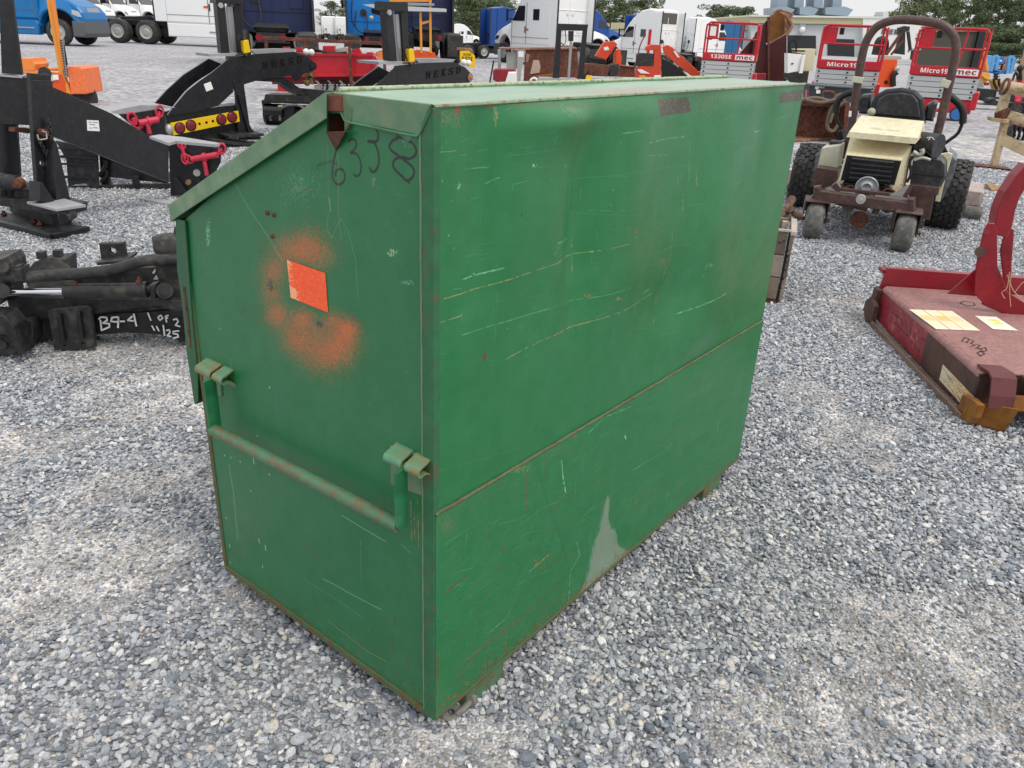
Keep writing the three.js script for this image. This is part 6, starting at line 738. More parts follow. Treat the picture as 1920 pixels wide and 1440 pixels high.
{ // ---- orange machine at the left
  const Z = cr(0, 0, 6.546), fr = FG(150, 196, .1), t = thing('orange_machine', 'orange machine with a slanting mast behind the nearest gooseneck', 'machine', fr), P = (l, a, b) => plate(fr, Z(l), a, b, [], .01);
  mesh('mast', P([[560, -40], [640, -40], [790, 950], [875, 1160], [810, 1140], [770, 1100], [720, 900]], -.1, 0), M.amber, t); mesh('mast_flange', P([[610, -40], [645, -40], [785, 860], [770, 870]], 0, .06), M.orangePale, t); mesh('toothed_rack', P([[735, 480], [770, 480], [822, 950], [790, 950]], -.02, .05), M.steel, t); for (let i = 0; i < 14; i++) { const a = i / 14; mesh('rack_tooth', P([[lerp(738, 792, a), lerp(490, 940, a)], [lerp(756, 806, a), lerp(488, 938, a)], [lerp(758, 808, a), lerp(502, 952, a)], [lerp(740, 794, a), lerp(504, 954, a)]], .05, .08), M.dark, t); } mesh('cable', [rodp(fr, Z([[770, 490], [800, 640], [825, 800]]), .02, .012, 5)], M.hose, t);
  mesh('cover_box', P([[825, 840], [840, 815], [980, 820], [1015, 845], [1072, 1140], [1060, 1155], [870, 1155]], -.7, .0), grimy('#f07a45', '#d9713f', .3, 133, { rough: .5 }), t); mesh('tool_box', P([[255, 715], [390, 715], [410, 760], [440, 790], [425, 870], [270, 868]], -.5, 0), M.orangePale, t); mesh('side_beam', [P([[425, 830], [725, 838], [730, 868], [425, 868]], -.3, -.2), P([[280, 874], [720, 884], [722, 915], [285, 905]], -.1, 0)], M.orangePale, t); mesh('mast_foot', P([[635, 935], [740, 900], [790, 1000], [805, 1140], [640, 1070]], -.08, .02), M.orange, t); mesh('label', P([[638, 925], [715, 920], [725, 980], [645, 990]], .03, .035), M.paper, t); mesh('tyre', [cy(fr.p3(...Z([[980, 1200]])[0], -.5), fr.p3(...Z([[980, 1200]])[0], -.2), .28, .28, 20)], M.rubber, t); mesh('pump', [cy(fr.p3(...Z([[550, 900]])[0], .02), fr.p3(...Z([[550, 900]])[0], .1), .1, .1, 16)], M.blackDusty, t);
}
{ // ---- orange drill rig with its brown mast, dark panel trailer, tailgate
  const Z = cr(1500, 0, 4.571), f1 = FG(1668, 178, 0), t = thing('orange_rig', 'orange equipment cabinet with a dark hydraulic mast between the two Micro19 lifts', 'drill rig', f1), P = (l, a, b) => plate(f1, Z(l), a, b, [], .01);
  mesh('cabinet', P([[720, 510], [835, 510], [832, 590], [800, 748], [640, 750], [668, 600], [700, 560]], -.5, 0), M.orange, t); mesh('mast', [P([[850, 240], [900, 222], [945, 228], [940, 262], [905, 275], [900, 470], [820, 460], [860, 330]], -1.4, -1.2)], M.darkSteel, t); mesh('boom_leg', [beamp(f1, Z([[865, 290]])[0], Z([[715, 500]])[0], -1.1, .09)], M.rust, t); mesh('boom_leg', [beamp(f1, Z([[925, 270]])[0], Z([[945, 430]])[0], -1.2, .09)], M.darkSteel, t); mesh('boom_leg', [beamp(f1, Z([[880, 350]])[0], Z([[780, 470]])[0], -1.1, .06)], M.rust, t); mesh('arch', [rodp(f1, Z([[640, 470], [670, 360], [700, 338], [728, 350], [730, 420], [690, 520]]), -1.6, .12, 8)], M.darkSteel, t); mesh('engine', P([[720, 475], [870, 480], [870, 510], [720, 510]], -.5, -.1), M.zinc, t); mesh('cylinder', [beamp(f1, Z([[960, 470]])[0], Z([[1110, 470]])[0], .1, .3), beamp(f1, Z([[965, 530]])[0], Z([[1050, 470]])[0], .15, .12)], M.black, t); mesh('hose', [rodp(f1, Z([[830, 620], [800, 650], [800, 740]]), .1, .09, 8)], M.hose, t); mesh('float_lamp', sph(...f1.p3(...Z([[832, 590]])[0], .12), .09), M.zinc, t); mesh('label', P([[725, 690], [752, 690], [750, 720], [723, 720]], .012, .016), M.dark, t);
  const f2 = F(G(1786, 205)[0] * 1.04, G(1786, 205)[2] * 1.06, -.05), s = thing('dark_screen', 'large dark grey screen standing behind the right Micro19 lift', 'screen', f2), P2 = (l, a, b) => plate(f2, Z(l), a, b); mesh('board', P2([[1095, 275], [1545, 270], [1500, 630], [960, 600], [1040, 440]], -.08, 0), plain('#4a4b42', .8), s); mesh('edge_frame', P2([[1545, 245], [1597, 260], [1510, 650], [1450, 640]], -.5, .1), M.black, s); mesh('top_frame', P2([[1090, 262], [1545, 252], [1545, 272], [1090, 278]], -.1, .05), M.rustPale, s);
  const f3 = FG(1575, 215, -.04), b = thing('dark_attachment', 'dark slate attachment box with a white logo below the left Micro19 lift', 'loader attachment', f3), P3 = (l, a, b2) => plate(f3, Z(l), a, b2, [], .006); mesh('housing', P3([[85, 725], [610, 762], [612, 880], [75, 868]], -.5, 0), plain('#2c363a', .5), b); mesh('top_plate', P3([[88, 722], [610, 758], [612, 768], [88, 736]], -.5, .06), plain('#46525a', .5), b); mesh('logo', [cy(f3.p3(...Z([[145, 745]])[0], 0), f3.p3(...Z([[145, 745]])[0], .01), .05, .05, 14), (() => { const a = f3.p3(...Z([[160, 755]])[0], .0), c = f3.p3(...Z([[212, 738]])[0], 0); return textFit('Bobcat', a[0], c[0], a[1], c[1], .006, .004); })()], M.white, b); mesh('label', P3([[138, 770], [175, 770], [173, 802], [138, 802]], .007, .01), M.paper, b); mesh('side_lamp', P3([[62, 770], [84, 772], [80, 840], [58, 838]], -.1, .05), M.lampRed, b); mesh('hoop', [rodp(f3, Z([[195, 870], [197, 790], [290, 795], [285, 880]]), .15, .03, 6)], M.rust, b);
}
{ // ---- white utility machine left of the Micro19 lift
  const Z = cr(1180, 0, 4.8), fr = FG(1495, 165, 0), t = thing('white_machine', 'white and cream utility machine between the rusty chute and the Micro19 lift', 'machine', fr), P = (l, a, b) => plate(fr, Z(l), a, b, [], .01); mesh('cab', P([[1425, 480], [1555, 490], [1520, 640], [1425, 660]], -.4, 0), M.white, t); mesh('body', P([[1500, 440], [1680, 440], [1655, 640], [1560, 640], [1590, 490], [1500, 470]], -.8, -.3), plain('#cfc9a9', .6), t); mesh('arm', P([[1560, 500], [1590, 490], [1560, 660], [1530, 660]], 0, .1), M.white, t); mesh('under_frame', P([[1420, 660], [1620, 640], [1600, 760], [1500, 760], [1420, 700]], -.5, 0), M.darkSteel, t); mesh('rail', [rodp(fr, Z([[1440, 470], [1440, 380], [1500, 375], [1500, 470]]), -.1, .03, 6), rodp(fr, Z([[1425, 455], [1580, 460]]), -.05, .03, 6)], M.dark, t); mesh('badge', P([[1455, 570], [1480, 566], [1478, 578], [1455, 580]], .012, .02), M.dark, t);
}
{ // ---- right edge: yellow excavator, blue lift, black attachments
  const Z = cr(1800, 60, 10.28), fr = FG(1852, 172, 0), t = thing('yellow_trencher', 'yellow machine with a folded boom behind the black attachments at the right', 'excavator', fr), P = (l, a, b) => plate(fr, Z(l), a, b, [], .01);
  mesh('boom', P([[440, 310], [500, 305], [500, 360], [550, 680], [555, 760], [515, 760], [455, 380]], -.2, 0), M.amber, t); mesh('stick', P([[415, 400], [440, 380], [420, 760], [355, 770], [375, 640]], -.3, -.1), M.amber, t); mesh('body', P([[305, 930], [340, 790], [400, 765], [580, 790], [590, 860], [560, 900], [480, 1000]], -.8, 0), plain('#d9a447', .5), t); mesh('blade_arm', P([[440, 850], [640, 910], [860, 990], [790, 1120], [700, 1110], [660, 960], [480, 900]], -.3, .1), plain('#dca94a', .5), t); mesh('engine_cover', P([[270, 960], [330, 945], [440, 960], [465, 1070], [270, 1075]], 0, .4), plain('#8c8c88', .7), t); mesh('rear_lamp', P([[485, 970], [565, 975], [560, 1030], [480, 1030]], .2, .3), M.redOld, t); mesh('hose', [rodp(fr, Z([[660, 900], [660, 1000], [720, 1100]]), .2, .05, 6), rodp(fr, Z([[750, 920], [760, 1020], [800, 1080]]), .2, .05, 6)], M.hose, t);
  const f2 = FG(1880, 158, 0), b = thing('blue_lift', 'blue access platform with orange inner frame near the right edge', 'access platform', f2), P2 = (l, a, c) => plate(f2, Z(l), a, c, [], .01), blue = plain('#2a72b8', .5), lb = plain('#5a9bd0', .5); mesh('front_panel', P2([[740, 470], [870, 475], [850, 620], [700, 615]], -.2, 0), blue, b); mesh('basket_floor', P2([[570, 740], [905, 750], [890, 815], [570, 795]], -1, 0), blue, b); mesh('side_frame', [beamp(f2, Z([[655, 460]])[0], Z([[585, 760]])[0], 0, .16), beamp(f2, Z([[735, 470]])[0], Z([[680, 740]])[0], 0, .16), beamp(f2, Z([[640, 600]])[0], Z([[710, 605]])[0], 0, .12), beamp(f2, Z([[655, 465]])[0], Z([[735, 470]])[0], 0, .12)], lb, b); mesh('side_frame', [beamp(f2, Z([[950, 475]])[0], Z([[905, 800]])[0], 0, .16), beamp(f2, Z([[1035, 490]])[0], Z([[970, 800]])[0], 0, .16), beamp(f2, Z([[930, 620]])[0], Z([[1005, 625]])[0], 0, .12), beamp(f2, Z([[950, 475]])[0], Z([[1040, 485]])[0], 0, .12)], lb, b); mesh('inner_frame', [P2([[870, 475], [935, 480], [910, 740], [830, 735], [850, 640], [890, 620]], -.4, -.3), P2([[690, 650], [740, 655], [730, 735], [680, 730]], -.3, -.1)], M.orangePale, b); mesh('label', P2([[750, 540], [812, 542], [808, 572], [748, 570]], .012, .03), M.paper, b); mesh('ladder', [P2([[660, 750], [760, 755], [755, 775], [660, 770]], .1, .2), P2([[660, 800], [765, 805], [765, 825], [655, 820]], .1, .2), P2([[650, 850], [775, 855], [775, 870], [650, 868]], .1, .2), P2([[640, 895], [785, 900], [785, 915], [640, 912]], .1, .2)], M.dark, b); mesh('post', [P2([[690, 800], [730, 800], [740, 1000], [690, 1000]], -.4, -.2)], M.blackDusty, b);
  const f4 = FG(1846, 162, 0), b2 = thing('blue_lift', 'second blue access platform mostly hidden behind the yellow boom', 'access platform', f4); mesh('side_frame', [beamp(f4, Z([[450, 470]])[0], Z([[425, 730]])[0], -.5, .2), beamp(f4, Z([[540, 450]])[0], Z([[490, 735]])[0], -.5, .25), beamp(f4, Z([[430, 600]])[0], Z([[500, 610]])[0], -.5, .3)], lb, b2); mesh('basket_floor', plate(f4, Z([[410, 700], [500, 710], [495, 750], [410, 750]]), -1, -.4), blue, b2);
  const f5 = FG(1850, 196, 0), d = thing('black_attachment', 'flat black steel attachment lying in front of the yellow machine', 'loader attachment', f5), P5 = (l, a, c) => plate(f5, Z(l), a, c); mesh('ramp_plate', P5([[210, 1180], [330, 1075], [460, 1095], [330, 1210]], -.3, 0), M.blackDusty, d); mesh('body', P5([[330, 1200], [460, 1095], [720, 1110], [840, 1170], [840, 1290], [560, 1300], [460, 1330]], -.6, -.1), M.black, d); mesh('label', P5([[710, 1150], [850, 1150], [840, 1260], [690, 1250]], -.09, -.06), plain('#aab6c2', .6), d); mesh('side_box', P5([[950, 1180], [1240, 1170], [1240, 1370], [930, 1350]], -.6, -.1), M.black, d); mesh('skid', P5([[200, 1210], [330, 1215], [330, 1260], [240, 1290]], -.2, 0), M.blackDusty, d);
  const f6 = FG(1868, 206, .1), e = thing('grapple', 'small black grapple lying on the gravel left of the pipe stand', 'loader attachment', f6), P6 = (l, a, c) => plate(f6, Z(l), a, c); mesh('body', P6([[570, 1350], [600, 1290], [700, 1270], [800, 1310], [800, 1400], [640, 1410]], -.3, 0), M.blackDusty, e); mesh('base_bar', P6([[395, 1385], [560, 1375], [800, 1400], [800, 1425], [400, 1402]], -.2, .1), M.black, e); mesh('jaw', [rodp(f6, Z([[600, 1300], [545, 1330], [540, 1390]]), 0, .04, 6), rodp(f6, Z([[880, 1370], [920, 1400], [960, 1430]]), 0, .04, 6)], M.black, e); mesh('label', P6([[690, 1290], [780, 1310], [770, 1340], [690, 1320]], .001, .01), M.zinc, e);
  const f7 = FG(1826, 172, 0), oo = thing('orange_hopper', 'small orange hopper behind the right end of the Micro19 lift', 'hopper', f7); mesh('shell', plate(f7, Z([[110, 940], [150, 860], [215, 870], [258, 910], [230, 1020], [120, 1020]]), -.6, 0), M.orangePale, oo); mesh('stand', plate(f7, Z([[120, 1020], [200, 1020], [190, 1080], [120, 1070]]), -.5, -.1), M.dark, oo);
  const f8 = FG(1918, 185, 0), bt = thing('tan_board', 'plain tan board leaning at the right picture edge', 'board', f8); mesh('board', plate(f8, Z([[1070, 960], [1260, 300], [1420, 300], [1420, 1000]]), -.05, 0), plain('#9c8168', .7), bt); mesh('back_rail', plate(f8, Z([[1100, 960], [1420, 980], [1420, 1010], [1100, 990]]), -.15, -.05), M.rust, bt);
}
// ================================================================ FAR: road tractors, warehouse, trees
const truckPaint = { white: plain('#f3f5f5', .35), blue: plain('#0a70b2', .35), navy: plain('#152450', .4), royal: plain('#1a4c98', .38), teal: plain('#2a6d9e', .4), bright: plain('#0d7ccc', .38) };
for (const k in truckPaint) truckPaint[k].side = THREE.DoubleSide;
function makeTractor(paint, label, bumperMat) {
  const t = thing('road_tractor', label, 'truck', F(0, 0, 0), 'road tractors parked across the yard');
  const w = 1.18, E = (l, a, b, bv = .03) => ext(l, a, b, [], bv);
  const body = mesh('sleeper_cab', [E([[0, .95], [0, 3.82], [.7, 3.95], [1.5, 3.8], [2.3, 3.3], [2.75, 2.85], [3.35, 2.0], [3.35, .95]], -w, w, .07)], paint, t);
  mesh('cab_fairing', [bb(-.5, .02, 1.0, 3.75, w - .05, w, .02), bb(-.5, .02, 1.0, 3.75, -w, -w + .05, .02)], paint, t);
  mesh('fairing_edge', [bb(-.56, -.5, 1.0, 3.78, w - .06, w + .01, .01), bb(-.56, -.5, 1.0, 3.78, -w - .01, -w + .06, .01)], M.rubber, t);
  { const a = [], r = .68; for (let i = 0; i <= 12; i++) { const q = Math.PI * i / 12; a.push([4.0 + r * Math.cos(q), .7 + r * .98 * Math.sin(q)]); }
    const g = norm(E([[5.06, .72], [5.1, 1.05], [5.04, 1.28], [4.86, 1.5], [4.5, 1.7], [3.9, 1.9], [3.3, 2.03], [3.3, .7], ...a.reverse()].reverse(), -1.16, 1.16, .06)), p = g.attributes.position;
    for (let i = 0; i < p.count; i++) { const x = p.getX(i), y = p.getY(i), f = sst(3.3, 5.1, x), top = sst(1.25, 1.95, y); p.setZ(i, p.getZ(i) * lerp(1, .84, f) * lerp(1, .8, top)); } g.computeVertexNormals(); mesh('hood', g, paint, t); }
  mesh('wheel_arch', [E([[3.35, .7], [3.35, 1.5], [4.6, 1.45], [4.6, .7]], -.66, .66, .01)], M.dark, t);
  mesh('bumper', [E([[4.5, .35], [4.55, .95], [5.1, .95], [5.12, .5], [5.0, .35]], -1.02, 1.02, .05)], bumperMat ?? plain('#5a5e62', .55), t);
  mesh('grille', [hull([[5.02, .98, -.5], [5.02, .98, .5], [4.97, 1.46, .46], [4.97, 1.46, -.46]], [[5.06, .98, -.5], [5.06, .98, .5], [5.0, 1.46, .46], [5.0, 1.46, -.46]])], M.zinc, t);
  for (const s of [-1, 1]) {
    mesh('headlight', [E([[4.6, 1.2], [4.62, 1.36], [4.9, 1.3], [5.0, 1.1], [4.85, 1.1]], s > 0 ? .9 : -1.0, s > 0 ? 1.0 : -.9, .01)], M.chrome, t);
    mesh('side_window', [E([[2.1, 2.05], [2.1, 2.75], [2.62, 2.75], [3.15, 2.1], [3.15, 2.05]], s > 0 ? w + .001 : -w - .02, s > 0 ? w + .02 : -w - .001, .002)], M.glass, t);
    mesh('sleeper_window', [E([[.9, 2.1], [.9, 2.6], [1.4, 2.6], [1.4, 2.1]], s > 0 ? w + .001 : -w - .02, s > 0 ? w + .02 : -w - .001, .002)], M.glass, t);
    const door = mesh('door_seam', [bb(1.94, 1.97, 1.0, 2.9, s * (w + .001), s * (w + .012)), bb(3.2, 3.22, 1.0, 2.0, s * (w + .001), s * (w + .012)), bb(.05, 3.2, 1.28, 1.3, s * (w + .001), s * (w + .012))], M.rubberGrey, t); mesh('handle', bb(2.0, 2.05, 1.5, 1.8, s * (w + .013), s * (w + .04)), M.dark, door);
    mesh('mirror', [bb(3.2, 3.32, 2.0, 2.6, s * 1.42, s * 1.5, .03), cy([3.1, 2.1, s * 1.1], [3.26, 2.15, s * 1.46], .03, .03, 6), cy([3.1, 2.6, s * 1.0], [3.26, 2.5, s * 1.46], .03, .03, 6)], M.dark, t);
    mesh('side_skirt', [E([[.0, .38], [.0, .95], [3.2, .95], [3.3, .8], [3.2, .38]], s > 0 ? .75 : -1.16, s > 0 ? 1.16 : -.75, .04)], paint, t);
    mesh('step', [bb(1.9, 3.1, .6, .66, s * 1.1, s * 1.19, .01)], M.steel, t); mesh('marker_lamp', bb(1.75, 1.95, 1.62, 1.7, s * (w + .001), s * (w + .03), .01), M.orange, t);
  }
  mesh('windshield', [hull([[2.8, 2.82, -1.0], [2.8, 2.82, 1.0], [3.37, 2.04, 1.05], [3.37, 2.04, -1.05]], [[2.83, 2.85, -1.0], [2.83, 2.85, 1.0], [3.4, 2.06, 1.05], [3.4, 2.06, -1.05]])], M.glass, t);
  const back = mesh('rear_wall_trim', [bb(-.03, 0, 1.5, 1.52, -1.1, 1.1), bb(-.03, 0, 2.6, 2.62, -1.1, 1.1), bb(-.03, 0, 1.0, 3.4, -.02, .02), bb(-.03, 0, 1.6, 2.1, .5, .9, .01)], paint, t); for (const z of [-.12, .22]) mesh('vent', [cy([-.04, 2.45, z], [0, 2.45, z], .08, .08, 16)], M.white, back); mesh('air_line', [tube([[-.1, 1.9, -.75], [-.25, 1.3, -.8], [-.3, 1.05, -.5], [-.2, 1.3, -.3], [-.1, 1.9, -.35]], .025, 6), tube([[-.1, 2.3, -.9], [-.2, 1.6, -.95], [-.2, 1.3, -.85]], .025, 6)], M.rubber, back); mesh('mount_bolt', cy([-.06, 1.85, -.45], [0, 1.85, -.45], .14, .14, 10), M.darkSteel, back);
  mesh('frame_rail', [bb(-3.2, 4.4, .78, .98, .36, .46), bb(-3.2, 4.4, .78, .98, -.46, -.36), bb(-3.2, -3.1, .74, .98, -.46, .46), bb(-.1, 0, .8, .98, -.4, .4)], M.black, t); mesh('fifth_wheel', [E([[-2.4, 1.0], [-2.5, 1.1], [-1.0, 1.2], [-.9, 1.12], [-.95, 1.0]], -.45, .45, .02)], M.darkSteel, t); mesh('deck_plate', bb(-.9, -.05, .98, 1.02, -.5, .5), M.steel, t);
  mesh('mudflap', [bb(-3.15, -3.1, .25, .95, .6, 1.15, .01)], M.rubber, t); mesh('mudflap', [bb(-3.15, -3.1, .25, .95, -1.15, -.6, .01)], M.rubber, t); for (const z of [-.3, .3]) mesh('tail_lamp', [cy([-3.22, .86, z], [-3.2, .86, z], .09, .09, 14)], M.lampRed, t);
  const wheel = (x, z, wd, s) => { const q = mesh('wheel', [lathe([[.3, -wd / 2], [.44, -wd / 2], [.5, -wd * .36], [.51, 0], [.5, wd * .36], [.44, wd / 2], [.3, wd / 2]], 30).rotateX(Math.PI / 2).translate(x, .51, z)], M.rubber, t); mesh('rim', [lathe(s > 0 ? [[0, .03], [.1, .06], [.12, .02], [.2, -.0], [.27, .04], [.3, .06], [.3, -.06]] : [[0, -.03], [.1, -.06], [.12, -.02], [.2, 0], [.27, -.04], [.3, -.06], [.3, .06]], 24).rotateX(Math.PI / 2).translate(x, .51, z + s * (wd / 2 - .05))], M.zinc, q); };
  for (const s of [-1, 1]) { wheel(4.0, s * 1.0, .3, s); for (const x of [-1.0, -2.3]) { wheel(x, s * .92, .56, s); } mesh('fuel_tank', [cy([.1, .68, s * .86], [1.6, .68, s * .86], .3, .3, 18)], M.zinc, t); }
  return t;
}
function placeTruck(t, px, py, lx, lz, yaw, pm) { const g = G(px, py), s = pm / pxm(g); t.scale.setScalar(s); t.rotation.y = yaw; const c = Math.cos(yaw), n = Math.sin(yaw); t.position.set(g[0] - s * (lx * c + lz * n), 0, g[2] - s * (-lx * n + lz * c)); }
const proto = makeTractor(truckPaint.blue, 'blue road tractor at the far left facing right behind the black mast');
proto.userData.label = 'blue road tractor facing right at the top left corner of the yard';
placeTruck(proto, 113, 86, 4.0, 1.15, 0.0, 46);
function truck(col, label, ...a) { const r = copyOf(proto, label); r.traverse((o) => { if (o.isMesh && o.material === truckPaint.blue) o.material = truckPaint[col]; }); placeTruck(r, ...a); return r; }
truck('white', 'white road tractor whose two bare rear wheels show, right of the blue truck', 250, 82, -1.65, 1.2, 0.0, 41);
truck('white', 'white road tractor in the far row directly right of the blue hood', 178, 47, 4.0, 1.1, -0.18, 18);
truck('white', 'white road tractor in the far row above the leftmost bare rear wheel', 226, 48, 4.0, 1.1, -0.18, 18);
truck('white', 'white road tractor in the far row above the second bare rear wheel', 280, 49, 4.0, 1.1, -0.18, 18);
truck('navy', 'dark blue road tractor seen from behind, beside the tail-light gooseneck mast', 517, 126, 0, 0, 1.84, 63);
truck('bright', 'bright blue road tractor seen from behind, left of the orange post frame', 704, 112, 0, 0, 1.74, 43);
truck('navy', 'dark blue road tractor seen from behind with red tail lamps, behind the orange frame', 790, 112, 0, 0, 1.8, 48);
truck('royal', 'mid blue road tractor with a sloping roof, left of the tall white truck', 893, 110, -1.65, 1.1, 0.42, 23);
truck('white', 'tall white road tractor facing left with a black mirror, above the bin middle', 942, 117, 4.0, -1.15, 2.21, 35);
{ const r = truck('white', 'white road tractor with a red vertical strip, behind the mini loaders', 1148, 124, 4.0, -1.15, 2.25, 25); mesh('red_strip', bb(.35, .62, 1.0, 2.6, -1.2, -1.182), plain('#d8202c', .4), r); mesh('roof_cavity', bb(-.02, 0.0, 3.0, 3.7, -.9, .9), plain('#5b5a52', .8), r); }
truck('white', 'white road tractor facing right behind the square mast of the fourth gooseneck', 1120, 104, 4.0, 1.15, 0.15, 21);
truck('royal', 'blue road tractor facing right, partly behind the orange mini loader', 1150, 94, 4.0, 1.15, 0.35, 18);
truck('royal', 'blue road tractor just right of the white truck with the red strip', 1262, 112, 4.0, 1.1, 0.5, 19);
truck('white', 'white road tractor just left of the 1330SE scissor lift', 1285, 112, 4.0, 1.1, 0.5, 20);
truck('teal', 'teal blue road tractor facing left behind the 1330SE scissor lift', 1292, 118, 4.0, -1.1, 2.75, 19);
truck('white', 'white road tractor seen through the 1330SE scissor lift rails', 1372, 122, 4.0, 1.1, 0.4, 20);
truck('white', 'white road tractor seen from behind in the far gap, left one', 617, 76, 0, 0, 1.57, 10.5);
truck('white', 'white road tractor seen from behind in the far gap, next to the bright blue truck', 643, 77, 0, 0, 1.57, 10.5);
truck('white', 'white road tractor in the far row right beside the dark blue truck edge', 868, 86, 4, 1.1, .3, 9.5);
truck('white', 'white road tractor in the far row left of the mid blue truck', 893, 87, 4, 1.1, .3, 9.5);
{ // ---- warehouse
  const W = F(0, -118, -0.02), t = thing('warehouse', 'long pale grey warehouse with a beige roof band, dark doors and roof ducts', 'warehouse', W), P = (l, a, b, h) => plate(W, l, a, b, h ?? [], 0);
  const wall = plain('#c4c8ca', .7), wallW = plain('#e6e8e6', .7), beige = plain('#b5b08e', .7), duct = plain('#8fa0ae', .5, .2), dark = plain('#2a2d2f', .7);
  mesh('wall', P([[1110, 56], [1408, 58], [1408, 118], [1110, 118]], -20, 0), wall, t); mesh('roof_band', P([[1108, 42], [1408, 44], [1408, 57], [1108, 55]], -20, .4), beige, t); for (const [a, b] of [[1120, 70], [1200, 72], [1280, 74]]) mesh('wall_seam', P([[1110, b - 2], [1408, b], [1408, b + 1], [1110, b - 1]], .01, .06), plain('#9fa5a8', .7), t);
  mesh('wall', P([[1408, 44], [1618, 47], [1618, 135], [1408, 130]], -22, 2), wall, t); mesh('roof_band', P([[1406, 30], [1618, 33], [1618, 46], [1406, 43]], -22, 2.5), beige, t); mesh('wall', P([[1618, 32], [1745, 36], [1745, 140], [1618, 136]], -22, 2.6), wallW, t);
  mesh('loading_door', P([[1477, 66], [1530, 67], [1530, 118], [1477, 118]], 1.9, 2.1), dark, t); mesh('loading_door', P([[1552, 72], [1602, 74], [1602, 120], [1552, 118]], 1.9, 2.1), dark, t); mesh('wall_sign', P([[1500, 45], [1511, 45], [1511, 53], [1500, 53]], 2.0, 2.2), plain('#bcd0e2', .7), t); mesh('wall_lamp', [sph(...W.p3(1504, 56, 2.4), .4)], M.white, t);
  for (const x of [1462, 1494, 1530, 1565]) mesh('roof_duct', [P([[x, -40], [x + 15, -40], [x + 13, 14], [x - 4, 14]], -8, -4)], duct, t); for (const [a, b] of [[1452, 1490], [1500, 1535], [1548, 1600]]) mesh('duct_box', P([[a, 14], [b - 16, 12], [b, 18], [b - 10, 30], [a, 27]], -9, -3), duct, t); mesh('roof_unit', P([[1656, 22], [1666, 21], [1666, 32], [1656, 31]], -6, -3), wall, t); mesh('roof_edge', P([[1406, 28], [1745, 32], [1745, 36], [1406, 31]], -22, 2.7), plain('#d8dad6', .6), t);
  for (const x of [1150, 1190, 1230, 1270, 1310, 1350]) mesh('wall_rib', P([[x, 56], [x + .8, 56], [x + .8, 118], [x, 118]], .01, .1), plain('#aeb4b6', .7), t);
  const a = W.p3(1652, 64, 2.6), b = W.p3(1692, 54, 2.6); mesh('lettering', textFit('RITCHIE BROS', a[0], b[0], a[1], b[1] - .1, 2.61, .05), plain('#3c4a52', .7), t);
}
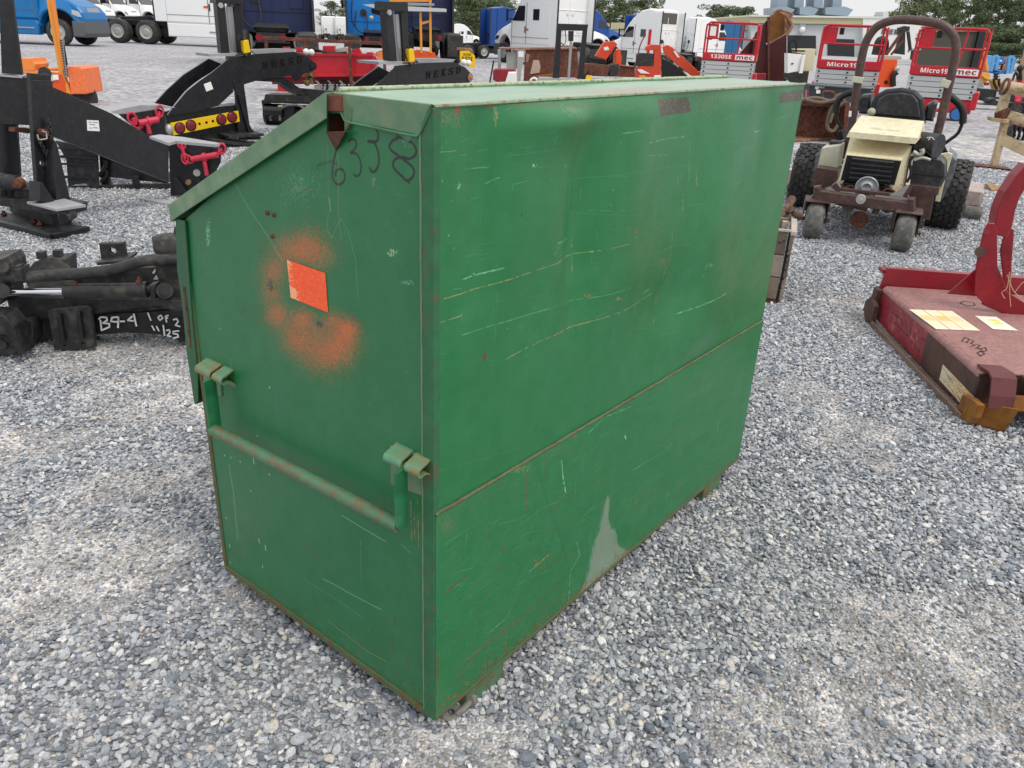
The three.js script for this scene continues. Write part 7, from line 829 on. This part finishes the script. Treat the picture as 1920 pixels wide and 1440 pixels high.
{ // ---- trees
  const leafMat = (c) => new THREE.MeshStandardMaterial({ color: c, roughness: .9, side: THREE.DoubleSide, vertexColors: true });
  const greens = [leafMat('#66754f'), leafMat('#586848'), leafMat('#727c55')], bark = plain('#5b4d3f', .9);  // leaf greens greyed and lightened, distance haze put into the colour
  function crownGeo(seed, kind) {
    const R = rng(seed), P = [], C = [], clumps = [];
    const n = kind === 'pine' ? 17 : 22;
    for (let i = 0; i < n; i++) { const h = kind === 'pine' ? .42 + .58 * (i / n) + (R() - .5) * .06 : .22 + .76 * R(), prof = kind === 'pine' ? .17 * (1.15 - h * .75) + .02 : .24 * Math.sqrt(Math.max(.05, 1 - ((h - .58) / .46) ** 2)), a = R() * 6.283, d = prof * Math.sqrt(R()) * 1.15; clumps.push([Math.cos(a) * d, h, Math.sin(a) * d, (kind === 'pine' ? .055 : .085) * (.7 + .7 * R())]); }
    for (const [x, y, z, r] of clumps) { const m = kind === 'pine' ? 150 : 170; for (let i = 0; i < m; i++) { const u = R() * 2 - 1, a = R() * 6.283, q = Math.sqrt(1 - u * u), rr = r * (.45 + .65 * Math.cbrt(R())) * (kind === 'pine' ? 1.1 : 1), cx = x + q * Math.cos(a) * rr * 1.25, cy2 = y + u * rr * .72, cz = z + q * Math.sin(a) * rr * 1.25, s = .012 + .014 * R(); const v = [new THREE.Vector3(R() - .5, R() - .5, R() - .5).normalize().multiplyScalar(s), new THREE.Vector3(R() - .5, R() - .5, R() - .5).normalize().multiplyScalar(s)]; const t = .78 + .44 * R(); P.push(cx + v[0].x, cy2 + v[0].y, cz + v[0].z, cx + v[1].x, cy2 + v[1].y, cz + v[1].z, cx - v[0].x * .8, cy2 - v[0].y * .8 - s * .3, cz - v[0].z * .8); for (let k = 0; k < 3; k++) C.push(t, t, t * (.85 + .3 * R())); } }
    const g = new THREE.BufferGeometry(); g.setAttribute('position', new THREE.Float32BufferAttribute(P, 3)); g.setAttribute('color', new THREE.Float32BufferAttribute(C, 3)); g.computeVertexNormals(); return [g, clumps];
  }
  const make = (seed, kind, mat) => { const [g, cl] = crownGeo(seed, kind), t = thing(kind === 'pine' ? 'pine_tree' : 'broadleaf_tree', 'tree', 'tree', F(0, 0, 0), kind === 'pine' ? 'tall pines along the far right edge of the yard' : 'broadleaf trees beyond the yard'); const R = rng(seed + 5); const limbs = cl.filter((_, i) => i % 2 === 0).map((c) => cy([0, Math.max(.15, c[1] - .16), 0], [c[0] * .8, c[1] - .02, c[2] * .8], .006, .002, 5)); mesh('trunk', [cy([0, 0, 0], [.006, .5, 0], .016, .01, 8), cy([.006, .5, 0], [0, .94, .004], .01, .003, 7), ...limbs], bark, t); const m = new THREE.Mesh(g, mat); m.name = 'crown'; m.castShadow = m.receiveShadow = true; t.add(m); return t; };
  const protos = [make(301, 'broad', greens[0]), make(302, 'broad', greens[1]), make(303, 'broad', greens[2]), make(304, 'pine', greens[1]), make(305, 'pine', greens[0])], usedP = new Set();
  const horizon = (px) => { let lo = -200, hi = 300; for (let i = 0; i < 40; i++) { const m = (lo + hi) / 2; if (ray(px, m)[1] > 0) lo = m; else hi = m; } return lo; };
  const R = rng(606);
  function tree(k, px, ytop, d, label, wide = 1) { const hy = horizon(px), r = ray(px, hy), t = d / -r[2]; const H = (hy - ytop) * (d / _c) / CAM.f * 1.02 + CAM.h; let o = protos[k]; if (usedP.has(k)) o = copyOf(protos[k], label, label); else { usedP.add(k); o.userData.label = o.userData.group = label; } o.position.set(r[0] * t, 0, -d); o.scale.set(H * wide, H, H * wide); o.rotation.y = R() * 6.28; }
  for (const [k, px, y, w] of [[0, 606, 22, 1.5], [1, 622, 13, 1.4], [2, 638, 24, 1.6], [1, 655, 12, 1.4]]) tree(k, px, y, 150, 'hazy green tree beyond the far gap between the two blue trucks', w);
  for (const [k, px, y, w, d] of [[1, 858, -8, 1.3, 92], [0, 880, -14, 1.3, 90], [1, 902, -6, 1.3, 94], [2, 925, -12, 1.3, 92], [0, 948, -2, 1.2, 90], [1, 870, 10, 1.6, 80], [1, 892, 14, 1.6, 80], [0, 915, 10, 1.6, 80], [1, 940, 16, 1.5, 80]]) tree(k, px, y, d, 'green tree in the dense group between the dark blue and the tall white truck', w);
  for (const [k, px, y, w] of [[1, 1078, 24, 1.5], [0, 1093, 20, 1.5], [1, 1112, 15, 1.6], [2, 1128, 22, 1.6], [0, 1150, 20, 1.5], [1, 1166, 16, 1.5], [2, 1182, 22, 1.5], [1, 1199, 13, 1.3], [0, 1216, 22, 1.3]]) tree(k, px, y, 150, 'distant tree above the warehouse roof between the two white trucks', w);
  tree(4, 1229, -6, 120, 'thin lone pine standing out against the sky above the warehouse', .5);
  for (const [k, px, y, w] of [[0, 1312, 38, 1.2], [0, 1334, 24, 1.7], [1, 1352, 27, 1.7], [2, 1368, 32, 1.6], [1, 1386, 30, 1.6]]) tree(k, px, y, 175, 'distant tree above the warehouse roof behind the 1330SE scissor lift', w);
  for (const [k, px, y, w] of [[0, 1672, 17, 1.3], [2, 1700, 14, 1.3], [1, 1716, 18, 1.3]]) tree(k, px, y, 165, 'distant tree above the warehouse roof behind the roll hoop', w);
  for (const [k, px, y, w, d] of [[3, 1750, 13, .95, 92], [4, 1764, 9, .9, 88], [3, 1787, 24, 1, 90], [4, 1803, 19, .95, 86], [3, 1822, 17, 1, 92], [3, 1841, -2, 1.15, 84], [4, 1856, 3, 1.05, 88], [3, 1873, 22, 1, 84], [4, 1890, 24, .95, 90], [3, 1907, 16, 1.05, 86], [4, 1926, 14, 1.1, 86], [3, 1942, 20, 1.1, 86], [4, 1775, 30, .9, 100], [3, 1830, 28, .9, 102]]) tree(k, px, y, d, 'tall pine in the row at the far right edge of the yard', w);
  for (const [k, px, y, w, d] of [[1, 1750, 60, 1.9, 78], [1, 1770, 68, 2, 76], [0, 1790, 58, 1.9, 78], [1, 1810, 66, 2, 76], [1, 1830, 60, 2, 78], [1, 1850, 68, 2, 75], [0, 1868, 58, 1.9, 78], [1, 1886, 66, 2, 75], [1, 1904, 60, 1.9, 78], [1, 1924, 64, 2, 75], [1, 1860, 84, 2.4, 72], [1, 1895, 86, 2.4, 72], [1, 1930, 86, 2.4, 72], [1, 1825, 82, 2.4, 72]]) tree(k, px, y, d, 'dark green understorey tree below the tall pines at the far right', w);
  for (const [k, px, y, w] of [[2, 270, 4, 1.3], [0, 282, -2, 1.3]]) tree(k, px, y, 120, 'pale green tree behind the far row of white trucks at the left', w);
}
renderer.render(scene, camera);
